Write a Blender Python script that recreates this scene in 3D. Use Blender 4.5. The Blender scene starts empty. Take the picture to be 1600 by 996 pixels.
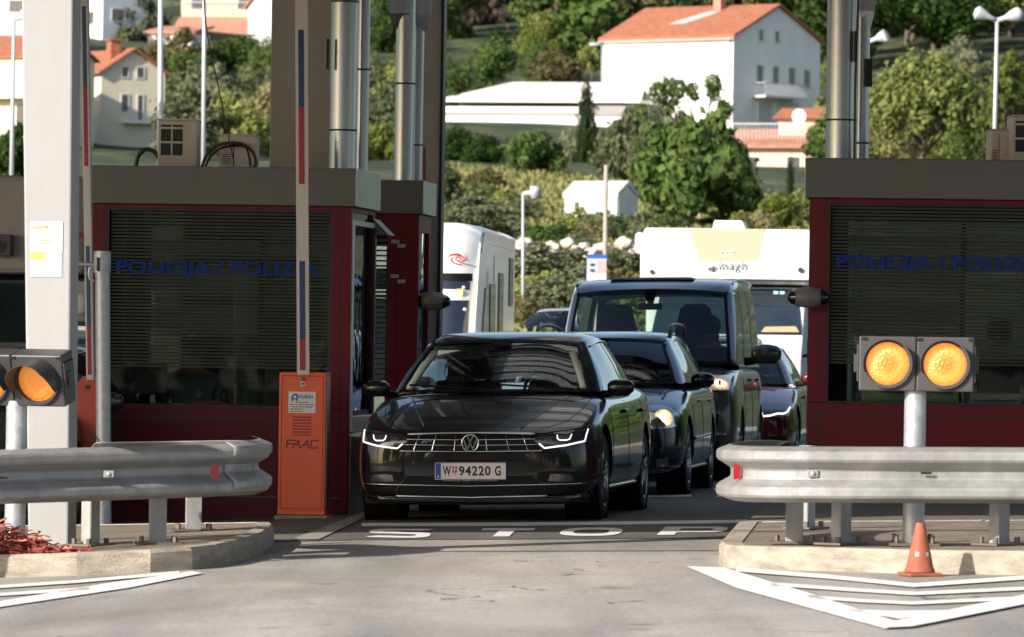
import bpy, bmesh, math, random
from mathutils import Vector, Matrix
from mathutils.bvhtree import BVHTree
import numpy as np
R = math.radians
random.seed(7)
SC = bpy.context.scene
COL = SC.collection

# ---------------------------------------------------------------- camera
FPX, HC, ROLL = 8900.0, 1.407, 0.015
PITCH = math.atan(20 / FPX)
cF = Vector((0, math.cos(PITCH), math.sin(PITCH)))
cU0 = Vector((0, -math.sin(PITCH), math.cos(PITCH)))
cR0 = Vector((1, 0, 0))
cR = cR0 * math.cos(ROLL) + cU0 * math.sin(ROLL)
cU = cU0 * math.cos(ROLL) - cR0 * math.sin(ROLL)
cam_d = bpy.data.cameras.new('camera')
cam = bpy.data.objects.new('camera', cam_d)
COL.objects.link(cam)
m = Matrix((cR, cU, -cF)).transposed().to_4x4()
m.translation = Vector((0, 0, HC))
cam.matrix_world = m
cam_d.sensor_width = 36
cam_d.lens = FPX / 1600 * 36
cam_d.clip_start = 0.5
cam_d.clip_end = 6000
cam_d.dof.use_dof = True
cam_d.dof.focus_distance = 42.0
cam_d.dof.aperture_fstop = 7.5
SC.camera = cam

# ---------------------------------------------------------------- light
SUN_AZ, SUN_EL = R(48), R(25.3)       # the light comes from behind the camera, on its left
sdir = Vector((math.sin(SUN_AZ) * math.cos(SUN_EL), math.cos(SUN_AZ) * math.cos(SUN_EL), -math.sin(SUN_EL)))
world = bpy.data.worlds.new('World')
SC.world = world
world.use_nodes = True
nt = world.node_tree
bg = nt.nodes['Background']
sky = nt.nodes.new('ShaderNodeTexSky')
sky.sky_type = 'NISHITA'
sky.sun_disc = False
sky.sun_elevation = SUN_EL
sky.sun_rotation = math.atan2(-sdir.x, -sdir.y)
sky.dust_density = 2.0
sky.altitude = 50
nt.links.new(sky.outputs[0], bg.inputs[0])
bg.inputs[1].default_value = 0.125
sd = bpy.data.lights.new('sun', 'SUN')
sd.energy = 4.8
sd.angle = R(0.55)
sd.color = (1.0, 0.93, 0.845)
sun = bpy.data.objects.new('sun', sd)
COL.objects.link(sun)
sun.rotation_euler = sdir.to_track_quat('-Z', 'Y').to_euler()
SC.view_settings.view_transform = 'Standard'
SC.view_settings.look = 'None'
SC.view_settings.exposure = 0.70
SC.view_settings.gamma = 1
SC.render.engine = 'CYCLES'
SC.cycles.max_bounces = 8
SC.cycles.transparent_max_bounces = 24
SC.cycles.sample_clamp_indirect = 6
SC.cycles.use_denoising = True

# ---------------------------------------------------------------- pixel -> place helpers
def ray(px, py):
    return cF + cR * ((px - 800) / FPX) - cU * ((py - 498) / FPX)
def at(px, py, Y):
    d = ray(px, py)
    return Vector((0, 0, HC)) + d * (Y / d.y)
def gz(X, Y):
    """height of the local road surface"""
    x = max(-5.0, min(5.0, X))
    fade = max(0.0, min(1.0, (85 - Y) / 25))
    return -0.0063 * (max(5, min(Y, 80)) - 42.6) + 0.02 * x * fade - 0.03 * max(0.0, -x - 1.2) * fade
def gp(px, py, dz=0.0):
    d = ray(px, py)
    Y = 40.0
    for _ in range(30):
        P = Vector((0, 0, HC)) + d * (Y / d.y)
        Y = Y * (HC - (gz(P.x, Y) + dz)) / max(1e-4, (HC - P.z))
    P = Vector((0, 0, HC)) + d * (Y / d.y)
    return P
LANE = R(5.3)

def sstep(t):
    t = max(0.0, min(1.0, t))
    return t * t * (3 - 2 * t)
PROF = [(-400, 0.2), (5, 0.237), (42, 0), (80, -.23), (92, -.1), (106, 1.3), (130, 2.4), (160, 3.5), (220, 6.2), (280, 9.6), (350, 13.6), (430, 19.3),
        (520, 30), (620, 44), (750, 62), (900, 78), (1300, 90), (4000, 95)]
def hill(X, Y):
    for (a, za), (b, zb) in zip(PROF, PROF[1:]):
        if Y <= b:
            t = (Y - a) / (b - a)
            z = za + (zb - za) * t
            break
    else:
        z = PROF[-1][1]
    if Y < 100:
        return gz(X, Y) if Y > 5 else 0.237 + 0.02 * max(-5, min(5, X))
    k = min(1, (Y - 100) / 150)
    z += k * (1.0 * math.sin(X * .045 + Y * .011) + .6 * math.sin(X * .11 - Y * .05 + 1.3))
    return z
def onhill(px, py, y0=100):
    d = ray(px, py)
    Y = y0
    while Y < 1400:
        P = Vector((0, 0, HC)) + d * (Y / d.y)
        if P.z <= hill(P.x, Y):
            return P
        Y += 1.0
    return P

# ---------------------------------------------------------------- materials
MATS = {}
def mat(name, color, rough=0.6, metal=0.0, var=0.0, vscale=3.0, bump=0.0, bscale=40.0, coat=0.0, emit=None, estr=1.0,
        color2=None, spec=0.5, stretch=(1, 1, 1), aniso=False):
    if name in MATS:
        return MATS[name]
    mt = bpy.data.materials.new(name)
    mt.use_nodes = True
    n, l = mt.node_tree.nodes, mt.node_tree.links
    b = n['Principled BSDF']
    b.inputs['Base Color'].default_value = (*color, 1)
    b.inputs['Roughness'].default_value = rough
    b.inputs['Metallic'].default_value = metal
    b.inputs['Specular IOR Level'].default_value = spec
    b.inputs['Coat Weight'].default_value = coat
    b.inputs['Coat Roughness'].default_value = 0.03
    if emit:
        b.inputs['Emission Color'].default_value = (*emit, 1)
        b.inputs['Emission Strength'].default_value = estr
    if var or bump:
        tc = n.new('ShaderNodeTexCoord')
        mp = n.new('ShaderNodeMapping')
        mp.inputs['Scale'].default_value = stretch
        l.new(tc.outputs['Object'], mp.inputs[0])
    if var:
        nz = n.new('ShaderNodeTexNoise')
        nz.inputs['Scale'].default_value = vscale
        nz.inputs['Detail'].default_value = 6
        nz.inputs['Roughness'].default_value = 0.65
        l.new(mp.outputs[0], nz.inputs['Vector'])
        cr = n.new('ShaderNodeValToRGB')
        cr.color_ramp.elements[0].position = 0.3
        cr.color_ramp.elements[1].position = 0.7
        c1 = [c * (1 - var) for c in color]
        c2 = color2 or [min(1, c * (1 + var)) for c in color]
        cr.color_ramp.elements[0].color = (*c1, 1)
        cr.color_ramp.elements[1].color = (*c2, 1)
        l.new(nz.outputs[0], cr.inputs[0])
        l.new(cr.outputs[0], b.inputs['Base Color'])
        mr = n.new('ShaderNodeMapRange')
        mr.inputs['To Min'].default_value = max(0, rough - .12)
        mr.inputs['To Max'].default_value = min(1, rough + .12)
        l.new(nz.outputs[0], mr.inputs[0])
        l.new(mr.outputs[0], b.inputs['Roughness'])
    if bump:
        nb = n.new('ShaderNodeTexNoise')
        nb.inputs['Scale'].default_value = bscale
        nb.inputs['Detail'].default_value = 4
        l.new(mp.outputs[0], nb.inputs['Vector'])
        bp = n.new('ShaderNodeBump')
        bp.inputs['Strength'].default_value = bump
        bp.inputs['Distance'].default_value = 0.02
        l.new(nb.outputs[0], bp.inputs['Height'])
        l.new(bp.outputs[0], b.inputs['Normal'])
    MATS[name] = mt
    return mt

def glassmat(name, tint=(0.55, 0.6, 0.58), refl=1.0, wav=0.0):
    """clear pane: see-through tint plus mirror reflection by Fresnel"""
    if name in MATS:
        return MATS[name]
    mt = bpy.data.materials.new(name)
    mt.use_nodes = True
    n, l = mt.node_tree.nodes, mt.node_tree.links
    n.clear()
    out = n.new('ShaderNodeOutputMaterial')
    tr = n.new('ShaderNodeBsdfTransparent')
    tr.inputs[0].default_value = (*tint, 1)
    gl = n.new('ShaderNodeBsdfGlossy')
    gl.inputs['Roughness'].default_value = 0.015
    gl.inputs[0].default_value = (refl, refl, refl, 1)
    fr = n.new('ShaderNodeFresnel')
    fr.inputs[0].default_value = 1.5
    mx = n.new('ShaderNodeMixShader')
    l.new(fr.outputs[0], mx.inputs[0])
    l.new(tr.outputs[0], mx.inputs[1])
    l.new(gl.outputs[0], mx.inputs[2])
    l.new(mx.outputs[0], out.inputs[0])
    if wav:
        tc = n.new('ShaderNodeTexCoord')
        nb = n.new('ShaderNodeTexNoise')
        nb.inputs['Scale'].default_value = 2.5
        l.new(tc.outputs['Object'], nb.inputs['Vector'])
        bp = n.new('ShaderNodeBump')
        bp.inputs['Strength'].default_value = wav
        bp.inputs['Distance'].default_value = 0.02
        l.new(nb.outputs[0], bp.inputs['Height'])
        l.new(bp.outputs[0], gl.inputs['Normal'])
    MATS[name] = mt
    return mt

def leafmat(name, c1, c2, c3=None, nsc=6.5):
    if name in MATS:
        return MATS[name]
    mt = bpy.data.materials.new(name)
    mt.use_nodes = True
    n, l = mt.node_tree.nodes, mt.node_tree.links
    n.clear()
    out = n.new('ShaderNodeOutputMaterial')
    df = n.new('ShaderNodeBsdfDiffuse')
    ts = n.new('ShaderNodeBsdfTranslucent')
    mx = n.new('ShaderNodeMixShader')
    mx.inputs[0].default_value = 0.3
    tc = n.new('ShaderNodeTexCoord')
    oi = n.new('ShaderNodeObjectInfo')
    nz = n.new('ShaderNodeTexNoise')
    nz.inputs['Scale'].default_value = nsc
    nz.inputs['Detail'].default_value = 5
    nz.inputs['Roughness'].default_value = 0.8
    l.new(tc.outputs['Object'], nz.inputs['Vector'])
    ad = n.new('ShaderNodeMath')
    ad.operation = 'MULTIPLY_ADD'
    ad.inputs[1].default_value = 0.22
    l.new(oi.outputs['Random'], ad.inputs[0])
    l.new(nz.outputs[0], ad.inputs[2])
    cr = n.new('ShaderNodeValToRGB')
    cr.color_ramp.elements[0].position = 0.38
    cr.color_ramp.elements[1].position = 0.82
    cr.color_ramp.elements[0].color = (*c1, 1)
    cr.color_ramp.elements[1].color = (*(c3 or c2), 1)
    e = cr.color_ramp.elements.new(0.6)
    e.color = (*c2, 1)
    l.new(ad.outputs[0], cr.inputs[0])
    l.new(cr.outputs[0], df.inputs[0])
    l.new(cr.outputs[0], ts.inputs[0])
    l.new(df.outputs[0], mx.inputs[1])
    l.new(ts.outputs[0], mx.inputs[2])
    l.new(mx.outputs[0], out.inputs[0])
    MATS[name] = mt
    return mt

# ---------------------------------------------------------------- objects
def tag(o, label=None, cat=None, group=None, kind=None):
    if label: o['label'] = label
    if cat: o['category'] = cat
    if group: o['group'] = group
    if kind: o['kind'] = kind
    return o
def thing(name, label, cat, loc=(0, 0, 0), rot=(0, 0, 0), group=None):
    o = bpy.data.objects.new(name, None)
    o.empty_display_size = 0.3
    COL.objects.link(o)
    o.location = loc
    o.rotation_euler = rot
    return tag(o, label, cat, group)
def copy_tree(o, parent=None):
    c = o.copy()
    COL.objects.link(c)
    c.parent = parent
    for ch in [x for x in COL.objects if x.parent == o]:
        copy_tree(ch, c)
    return c

def crom(pts, n):
    """Catmull-Rom resample of a polyline to n points"""
    P = [Vector(p) for p in pts]
    if len(P) == 2:
        return [P[0].lerp(P[1], i / (n - 1)) for i in range(n)]
    out = []
    k = len(P) - 1
    for i in range(n):
        t = i / (n - 1) * k
        j = min(int(t), k - 1)
        u = t - j
        p1, p2 = P[j], P[j + 1]
        p0 = P[j - 1] if j > 0 else p1 * 2 - p2
        p3 = P[j + 2] if j + 2 <= k else p2 * 2 - p1
        out.append(.5 * ((2 * p1) + (-p0 + p2) * u + (2 * p0 - 5 * p1 + 4 * p2 - p3) * u * u + (-p0 + 3 * p1 - 3 * p2 + p3) * u ** 3))
    return out

class MB:
    def __init__(s):
        s.v, s.f, s.mi, s.cur = [], [], [], 0
    def face(s, idx):
        s.f.append(tuple(idx)); s.mi.append(s.cur)
    def quad(s, a, b, c, d):
        k = len(s.v)
        s.v += [Vector(a), Vector(b), Vector(c), Vector(d)]
        s.face((k, k + 1, k + 2, k + 3))
        return s
    def poly(s, pts):
        k = len(s.v)
        s.v += [Vector(p) for p in pts]
        s.face(range(k, k + len(pts)))
        return s
    def box(s, x0, x1, y0, y1, z0, z1, mtx=None):
        k = len(s.v)
        P = [Vector((x, y, z)) for z in (z0, z1) for y in (y0, y1) for x in (x0, x1)]
        if mtx: P = [mtx @ p for p in P]
        s.v += P
        for q in ((0, 2, 3, 1), (4, 5, 7, 6), (0, 1, 5, 4), (2, 6, 7, 3), (0, 4, 6, 2), (1, 3, 7, 5)):
            s.face([k + i for i in q])
        return s
    def cyl(s, p0, p1, r0, r1=None, n=16, caps=True):
        p0, p1 = Vector(p0), Vector(p1)
        r1 = r0 if r1 is None else r1
        d = (p1 - p0).normalized()
        a = d.orthogonal().normalized()
        b = d.cross(a)
        k = len(s.v)
        for p, r in ((p0, r0), (p1, r1)):
            for i in range(n):
                t = 2 * math.pi * i / n
                s.v.append(p + a * math.cos(t) * r + b * math.sin(t) * r)
        for i in range(n):
            j = (i + 1) % n
            s.face((k + i, k + j, k + n + j, k + n + i))
        if caps:
            s.face([k + i for i in reversed(range(n))])
            s.face([k + n + i for i in range(n)])
        return s
    def tube(s, pts, r, n=8, closed=False):
        P = [Vector(p) for p in pts]
        k = len(s.v)
        m_ = len(P)
        prev = None
        for i, p in enumerate(P):
            if closed:
                d = (P[(i + 1) % m_] - P[i - 1]).normalized()
            else:
                d = (P[min(i + 1, m_ - 1)] - P[max(i - 1, 0)]).normalized()
            a = d.orthogonal().normalized() if prev is None else (prev - d * prev.dot(d)).normalized()
            prev = a
            b = d.cross(a)
            rr = r[i] if isinstance(r, (list, tuple)) else r
            for j in range(n):
                t = 2 * math.pi * j / n
                s.v.append(p + a * math.cos(t) * rr + b * math.sin(t) * rr)
        for i in range(m_ if closed else m_ - 1):
            i2 = (i + 1) % m_
            for j in range(n):
                j2 = (j + 1) % n
                s.face((k + i * n + j, k + i * n + j2, k + i2 * n + j2, k + i2 * n + j))
        if not closed:
            s.face([k + j for j in reversed(range(n))])
            s.face([k + (m_ - 1) * n + j for j in range(n)])
        return s
    def lathe(s, prof, c=(0, 0, 0), axis='x', n=32, a0=0.0, a1=2 * math.pi):
        """prof: list of (along axis, radius)"""
        k = len(s.v)
        c = Vector(c)
        full = abs(a1 - a0 - 2 * math.pi) < 1e-6
        cnt = n if full else n + 1
        for (h, r) in prof:
            for i in range(cnt):
                t = a0 + (a1 - a0) * i / n
                u, w = math.cos(t) * r, math.sin(t) * r
                s.v.append(c + (Vector((h, u, w)) if axis == 'x' else Vector((u, h, w)) if axis == 'y' else Vector((u, w, h))))
        for a in range(len(prof) - 1):
            for i in range(n):
                j = (i + 1) % cnt if full else i + 1
                s.face((k + a * cnt + i, k + a * cnt + j, k + (a + 1) * cnt + j, k + (a + 1) * cnt + i))
        return s
    def grid(s, rows):
        k = len(s.v)
        w = len(rows[0])
        for r in rows:
            s.v += [Vector(p) for p in r]
        for i in range(len(rows) - 1):
            for j in range(w - 1):
                a = k + i * w + j
                s.face((a, a + 1, a + w + 1, a + w))
        return s
    def prism(s, poly, d0, d1, axis='y'):
        """poly in the two other axes (x,z for y; y,z for x; x,y for z)"""
        def P(q, d):
            return Vector((q[0], d, q[1])) if axis == 'y' else Vector((d, q[0], q[1])) if axis == 'x' else Vector((q[0], q[1], d))
        k = len(s.v)
        n = len(poly)
        s.v += [P(q, d0) for q in poly] + [P(q, d1) for q in poly]
        s.face(list(range(k, k + n)))
        s.face(list(reversed(range(k + n, k + 2 * n))))
        for i in range(n):
            j = (i + 1) % n
            s.face((k + j, k + i, k + n + i, k + n + j))
        return s
    def sphere(s, c, r, n=14, m_=9, sc=(1, 1, 1)):
        c = Vector(c)
        rows = []
        for i in range(m_ + 1):
            ph = math.pi * i / m_
            rows.append([c + Vector((math.sin(ph) * math.cos(2 * math.pi * j / n) * r * sc[0],
                                     math.sin(ph) * math.sin(2 * math.pi * j / n) * r * sc[1],
                                     math.cos(ph) * r * sc[2])) for j in range(n + 1)])
        s.grid(rows)
        return s
    def rev(s):
        s.f = [tuple(reversed(q)) for q in s.f]
        return s
    def build(s, name, mats, parent=None, smooth=False, bevel=0.0, solid=0.0, sub=0, auto=None, label=None):
        me = bpy.data.meshes.new(name)
        me.from_pydata([tuple(p) for p in s.v], [], s.f)
        mats = mats if isinstance(mats, (list, tuple)) else [mats]
        for q in mats: me.materials.append(q)
        if len(mats) > 1:
            me.polygons.foreach_set('material_index', s.mi)
        bm = bmesh.new()
        bm.from_mesh(me)
        if sub or solid or smooth:
            bmesh.ops.remove_doubles(bm, verts=bm.verts, dist=1e-5)
        bmesh.ops.recalc_face_normals(bm, faces=bm.faces)
        bm.to_mesh(me)
        bm.free()
        if smooth or auto:
            me.shade_smooth()
            if auto:
                me.set_sharp_from_angle(angle=R(auto))
        o = bpy.data.objects.new(name, me)
        COL.objects.link(o)
        o.parent = parent
        if label: o['label'] = label
        if solid:
            q = o.modifiers.new('solid', 'SOLIDIFY'); q.thickness = solid; q.offset = 0
        if bevel:
            q = o.modifiers.new('bevel', 'BEVEL'); q.width = bevel; q.segments = 2; q.limit_method = 'ANGLE'
        if sub:
            q = o.modifiers.new('sub', 'SUBSURF'); q.levels = sub; q.render_levels = sub
        return o

def text_mb(s, size=0.2, bold=0.0, depth=0.002, mb=None, place=None, spacing=1.0, shear=0.0, fit=None):
    """lettering as mesh; place maps (x, y, z) of the flat text to the wanted point. fit=(w,h): scaled to fill"""
    cu = bpy.data.curves.new('lettering', 'FONT')
    cu.body = s
    cu.size = size
    cu.offset = bold
    cu.extrude = depth
    cu.space_character = spacing
    cu.shear = shear
    cu.resolution_u = 3
    o = bpy.data.objects.new('lettering_tmp', cu)
    COL.objects.link(o)
    dg = bpy.context.evaluated_depsgraph_get()
    me = bpy.data.meshes.new_from_object(o.evaluated_get(dg))
    V = [v.co.copy() for v in me.vertices]
    F = [tuple(p.vertices) for p in me.polygons]
    bpy.data.objects.remove(o)
    bpy.data.curves.remove(cu)
    bpy.data.meshes.remove(me)
    x0, x1 = min(v.x for v in V), max(v.x for v in V)
    y0, y1 = min(v.y for v in V), max(v.y for v in V)
    mb = mb or MB()
    k = len(mb.v)
    for v in V:
        u, w = v.x - x0, v.y - y0
        if fit:
            u *= fit[0] / (x1 - x0)
            w *= fit[1] / (y1 - y0)
        p = Vector((u, w, v.z))
        mb.v.append(Vector(place(p)) if place else p)
    for q in F:
        mb.face([k + i for i in q])
    return mb
def front(x, y, z):
    """lettering lying on a vertical face that looks at -Y"""
    return lambda p: (x + p.x, y - p.z, z + p.y)
def stroke(mb, pts, w, y, d=0.004):
    """flat strokes in the x,z plane at depth y"""
    for a, b in zip(pts, pts[1:]):
        a, b = Vector(a), Vector(b)
        t = (b - a).normalized()
        nrm = Vector((-t.y, t.x)) * w / 2
        t = t * w * .35
        mb.prism([tuple(a - t + nrm), tuple(b + t + nrm), tuple(b + t - nrm), tuple(a - t - nrm)], y - d, y, 'y')
    return mb
class Frame:
    """upright frame at loc turned by rz; hit() gives local (x, z) where a sight line meets the local plane y"""
    def __init__(s, loc, rz=-LANE, rx=0, ry=0):
        s.loc, s.rot = Vector(loc), (rx, ry, rz)
        from mathutils import Euler
        s.M = Matrix.Translation(s.loc) @ Euler(s.rot).to_matrix().to_4x4()
        s.I = s.M.inverted()
    def hit(s, px, py, y=0.0):
        o = s.I @ Vector((0, 0, HC))
        d = s.I.to_3x3() @ ray(px, py)
        p = o + d * ((y - o.y) / d.y)
        return p.x, p.z
    def thing(s, name, label, cat, group=None):
        return thing(name, label, cat, s.loc, s.rot, group)

# ---------------------------------------------------------------- materials of the place
def asphalt_mat(name, ca, cb, stain):
    mt = mat(name, ca, 0.85)
    n, l = mt.node_tree.nodes, mt.node_tree.links
    b = n['Principled BSDF']
    tc = n.new('ShaderNodeTexCoord')
    big = n.new('ShaderNodeTexNoise'); big.inputs['Scale'].default_value = 0.55; big.inputs['Detail'].default_value = 5
    big.inputs['Distortion'].default_value = 1.2
    mp = n.new('ShaderNodeMapping'); mp.inputs['Scale'].default_value = (1, .45, 1)
    l.new(tc.outputs['Object'], mp.inputs[0]); l.new(mp.outputs[0], big.inputs[0])
    fine = n.new('ShaderNodeTexNoise'); fine.inputs['Scale'].default_value = 38; fine.inputs['Detail'].default_value = 6; fine.inputs['Roughness'].default_value = .8
    l.new(tc.outputs['Object'], fine.inputs[0])
    r1 = n.new('ShaderNodeValToRGB')
    r1.color_ramp.elements[0].position = .35; r1.color_ramp.elements[1].position = .68
    r1.color_ramp.elements[0].color = (*ca, 1); r1.color_ramp.elements[1].color = (*cb, 1)
    l.new(big.outputs[0], r1.inputs[0])
    r2 = n.new('ShaderNodeValToRGB')
    r2.color_ramp.elements[0].position = .3; r2.color_ramp.elements[1].position = .72
    r2.color_ramp.elements[0].color = (.42, .42, .42, 1); r2.color_ramp.elements[1].color = (1.5, 1.48, 1.45, 1)
    l.new(fine.outputs[0], r2.inputs[0])
    mx = n.new('ShaderNodeMix'); mx.data_type = 'RGBA'; mx.blend_type = 'MULTIPLY'; mx.inputs[0].default_value = 1
    l.new(r1.outputs[0], mx.inputs[6]); l.new(r2.outputs[0], mx.inputs[7])
    trk = n.new('ShaderNodeTexNoise'); trk.inputs['Scale'].default_value = 1.6; trk.inputs['Detail'].default_value = 3
    mpt = n.new('ShaderNodeMapping'); mpt.inputs['Scale'].default_value = (1, .07, 1); mpt.inputs['Rotation'].default_value = (0, 0, .35)
    l.new(tc.outputs['Object'], mpt.inputs[0]); l.new(mpt.outputs[0], trk.inputs[0])
    rt = n.new('ShaderNodeValToRGB'); rt.color_ramp.elements[0].position = .36; rt.color_ramp.elements[1].position = .60
    rt.color_ramp.elements[0].color = (.74, .74, .75, 1); rt.color_ramp.elements[1].color = (1.06, 1.05, 1.03, 1)
    l.new(trk.outputs[0], rt.inputs[0])
    mt2 = n.new('ShaderNodeMix'); mt2.data_type = 'RGBA'; mt2.blend_type = 'MULTIPLY'; mt2.inputs[0].default_value = 1
    l.new(mx.outputs[2], mt2.inputs[6]); l.new(rt.outputs[0], mt2.inputs[7])
    oil = n.new('ShaderNodeTexNoise'); oil.inputs['Scale'].default_value = 2.6; oil.inputs['Detail'].default_value = 5
    l.new(tc.outputs['Object'], oil.inputs[0])
    ro = n.new('ShaderNodeValToRGB'); ro.color_ramp.elements[0].position = .66; ro.color_ramp.elements[1].position = .74
    ro.color_ramp.elements[0].color = (1, 1, 1, 1); ro.color_ramp.elements[1].color = (.55, .53, .5, 1)
    l.new(oil.outputs[0], ro.inputs[0])
    mt3 = n.new('ShaderNodeMix'); mt3.data_type = 'RGBA'; mt3.blend_type = 'MULTIPLY'; mt3.inputs[0].default_value = 1
    l.new(mt2.outputs[2], mt3.inputs[6]); l.new(ro.outputs[0], mt3.inputs[7])
    mx = mt3
    vo = n.new('ShaderNodeTexVoronoi'); vo.feature = 'DISTANCE_TO_EDGE'; vo.inputs['Scale'].default_value = .42
    wv = n.new('ShaderNodeTexNoise'); wv.inputs['Scale'].default_value = 2.2; wv.inputs['Detail'].default_value = 4
    l.new(tc.outputs['Object'], wv.inputs[0])
    vm = n.new('ShaderNodeVectorMath'); vm.operation = 'MULTIPLY_ADD'; vm.inputs[1].default_value = (.9, .9, 0)
    l.new(wv.outputs['Color'], vm.inputs[0]); l.new(tc.outputs['Object'], vm.inputs[2]); l.new(vm.outputs[0], vo.inputs[0])
    cr = n.new('ShaderNodeMath'); cr.operation = 'LESS_THAN'; cr.inputs[1].default_value = .0035
    l.new(vo.outputs['Distance'], cr.inputs[0])
    gate = n.new('ShaderNodeMath'); gate.operation = 'GREATER_THAN'; gate.inputs[1].default_value = .56
    l.new(big.outputs[0], gate.inputs[0])
    cm = n.new('ShaderNodeMath'); cm.operation = 'MULTIPLY'; l.new(cr.outputs[0], cm.inputs[0]); l.new(gate.outputs[0], cm.inputs[1])
    m2 = n.new('ShaderNodeMix'); m2.data_type = 'RGBA'; m2.inputs[7].default_value = (*stain, 1)
    l.new(cm.outputs[0], m2.inputs[0]); l.new(mx.outputs[2], m2.inputs[6]); l.new(m2.outputs[2], b.inputs['Base Color'])
    bp = n.new('ShaderNodeBump'); bp.inputs['Strength'].default_value = .5; bp.inputs['Distance'].default_value = .006
    l.new(fine.outputs[0], bp.inputs['Height']); l.new(bp.outputs[0], b.inputs['Normal'])
    return mt
M_ASPH = asphalt_mat('asphalt', (.30, .28, .262), (.44, .415, .39), (.04, .035, .03))
M_ASPHD = asphalt_mat('asphalt_shaded', (.11, .10, .09), (.15, .135, .12), (.03, .03, .03))
M_PAINT = mat('road_paint', (.80, .77, .72), .75, var=.2, vscale=22, bump=.3)
M_PAINT2 = mat('road_paint_worn', (.40, .39, .37), .7, var=.25, vscale=14, bump=.3)
M_KERB = mat('kerb_concrete', (.34, .30, .24), .88, var=.36, vscale=5, bump=.5, bscale=60, stretch=(1, 1, 3))
M_ISL = mat('island_asphalt', (.20, .165, .13), .95, var=.35, vscale=4, bump=.8, bscale=35)
M_CONC = mat('concrete_grey', (.27, .25, .23), .9, var=.25, vscale=6, bump=.4)
M_GALV = mat('galvanised', (.30, .30, .295), .5, .35, var=.22, vscale=7, bump=.12, bscale=30, stretch=(1, 1, .6))
M_GALV2 = mat('galvanised_pole', (.46, .48, .50), .42, .5, var=.2, vscale=16, bump=.1, bscale=50)
M_WHITEP = mat('white_pillar_paint', (.325, .325, .325), .55, var=.06, vscale=2.5, bump=.05, stretch=(1, 1, .3))
M_RED = mat('booth_red', (.14, .007, .018), .45, var=.1, vscale=2, spec=.25)
M_FASC = mat('fascia_grey', (.125, .122, .112), .42, .55, var=.06, vscale=2.5, stretch=(.4, 1, 1))
M_STEEL = mat('brushed_steel', (.56, .57, .58), .36, 1.0, var=.1, vscale=6, bump=.05, bscale=9, stretch=(6, 6, .25))
M_DUCT = mat('duct_steel', (.50, .53, .57), .3, 1.0, var=.1, vscale=3, stretch=(5, 5, .1))
M_BLACK = mat('black_plastic', (.012, .012, .013), .4)
M_DGREY = mat('dark_grey_plastic', (.045, .045, .047), .45, var=.1)
M_COLUMN = mat('column_grey_brown', (.40, .355, .32), .55, var=.08, vscale=2)
M_ORANGE = mat('barrier_orange', (.80, .125, .045), .45, var=.07, vscale=3)
M_ORANGE2 = mat('barrier_red', (.50, .062, .03), .5, var=.1, vscale=3)
M_ARMW = mat('arm_white', (.62, .57, .53), .4, var=.05)
M_ARMB = mat('arm_blue', (.01, .03, .16), .4)
M_ARMR = mat('arm_red', (.36, .012, .03), .4)
M_ARMB2 = mat('arm_teal_blue', (.012, .075, .18), .4)
M_GLASS = glassmat('booth_glass', (.78, .80, .78), .8)
M_SIDEGLASS = glassmat('booth_side_glass', (.3, .33, .32), 1.0, wav=.35)
M_BLIND = mat('blind_slat', (.64, .65, .61), .5)
M_DARKIN = mat('booth_inside', (.05, .05, .045), .8, var=.3, vscale=3)
M_LETTER = mat('letter_blue', (.016, .045, .27), .6, spec=.1)
M_AC = mat('ac_beige', (.60, .53, .46), .55, var=.08)
M_WHITE = mat('white_plain', (.75, .74, .72), .5)
M_CONE = mat('cone_orange', (.30, .085, .045), .7, var=.22, vscale=14)
M_REFL = mat('reflector_red', (.30, .008, .012), .25, coat=.6)
M_RUST = mat('bolt_steel', (.16, .13, .11), .6, .5)

# ---------------------------------------------------------------- ground
def ground_sheet():
    xs = sorted(set([-900, -600, -400, -300, -220, -160, -120, -90, -70, -55, -42, -30, -22, -15, -10] + [i * 1.0 for i in range(-8, 9)] +
                    [10, 15, 22, 30, 42, 55, 70, 90, 120, 160, 220, 300, 400, 600, 900]))
    ys = [-400, -100, -30, 0, 5, 12, 20, 30, 42, 55, 65, 75, 85, 92, 96, 100, 106, 112, 120, 130, 145, 160, 175, 190, 205, 220, 240, 260, 280, 300, 325, 350, 375, 400,
          430, 460, 490, 520, 560, 620, 680, 750, 820, 900, 1100, 1400, 2500, 4000]
    mb = MB()
    mb.grid([[Vector((x, y, hill(x, y) - .02)) for x in xs] for y in ys])
    g = mat('hill_ground', (.12, .13, .05), .95)
    n, l = g.node_tree.nodes, g.node_tree.links
    b = n['Principled BSDF']
    tc = n.new('ShaderNodeTexCoord')
    nz = n.new('ShaderNodeTexNoise'); nz.inputs['Scale'].default_value = .22; nz.inputs['Detail'].default_value = 10; nz.inputs['Roughness'].default_value = .78
    mp = n.new('ShaderNodeMapping'); mp.inputs['Scale'].default_value = (1, .45, 1)
    l.new(tc.outputs['Object'], mp.inputs[0]); l.new(mp.outputs[0], nz.inputs[0])
    cr = n.new('ShaderNodeValToRGB')
    e = cr.color_ramp.elements
    e[0].position = .40; e[0].color = (.018, .03, .008, 1)
    e[1].position = .66; e[1].color = (.24, .20, .10, 1)
    for p_, c_ in ((.48, (.035, .055, .015)), (.54, (.07, .09, .028)), (.60, (.13, .135, .05))):
        q = e.new(p_); q.color = (*c_, 1)
    l.new(nz.outputs[0], cr.inputs[0]); l.new(cr.outputs[0], b.inputs['Base Color'])
    bp = n.new('ShaderNodeBump'); bp.inputs['Strength'].default_value = 1; bp.inputs['Distance'].default_value = 1.2
    l.new(nz.outputs[0], bp.inputs['Height']); l.new(bp.outputs[0], b.inputs['Normal'])
    o = mb.build('ground', g, smooth=True)
    tag(o, kind='structure')
ground_sheet()
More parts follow.
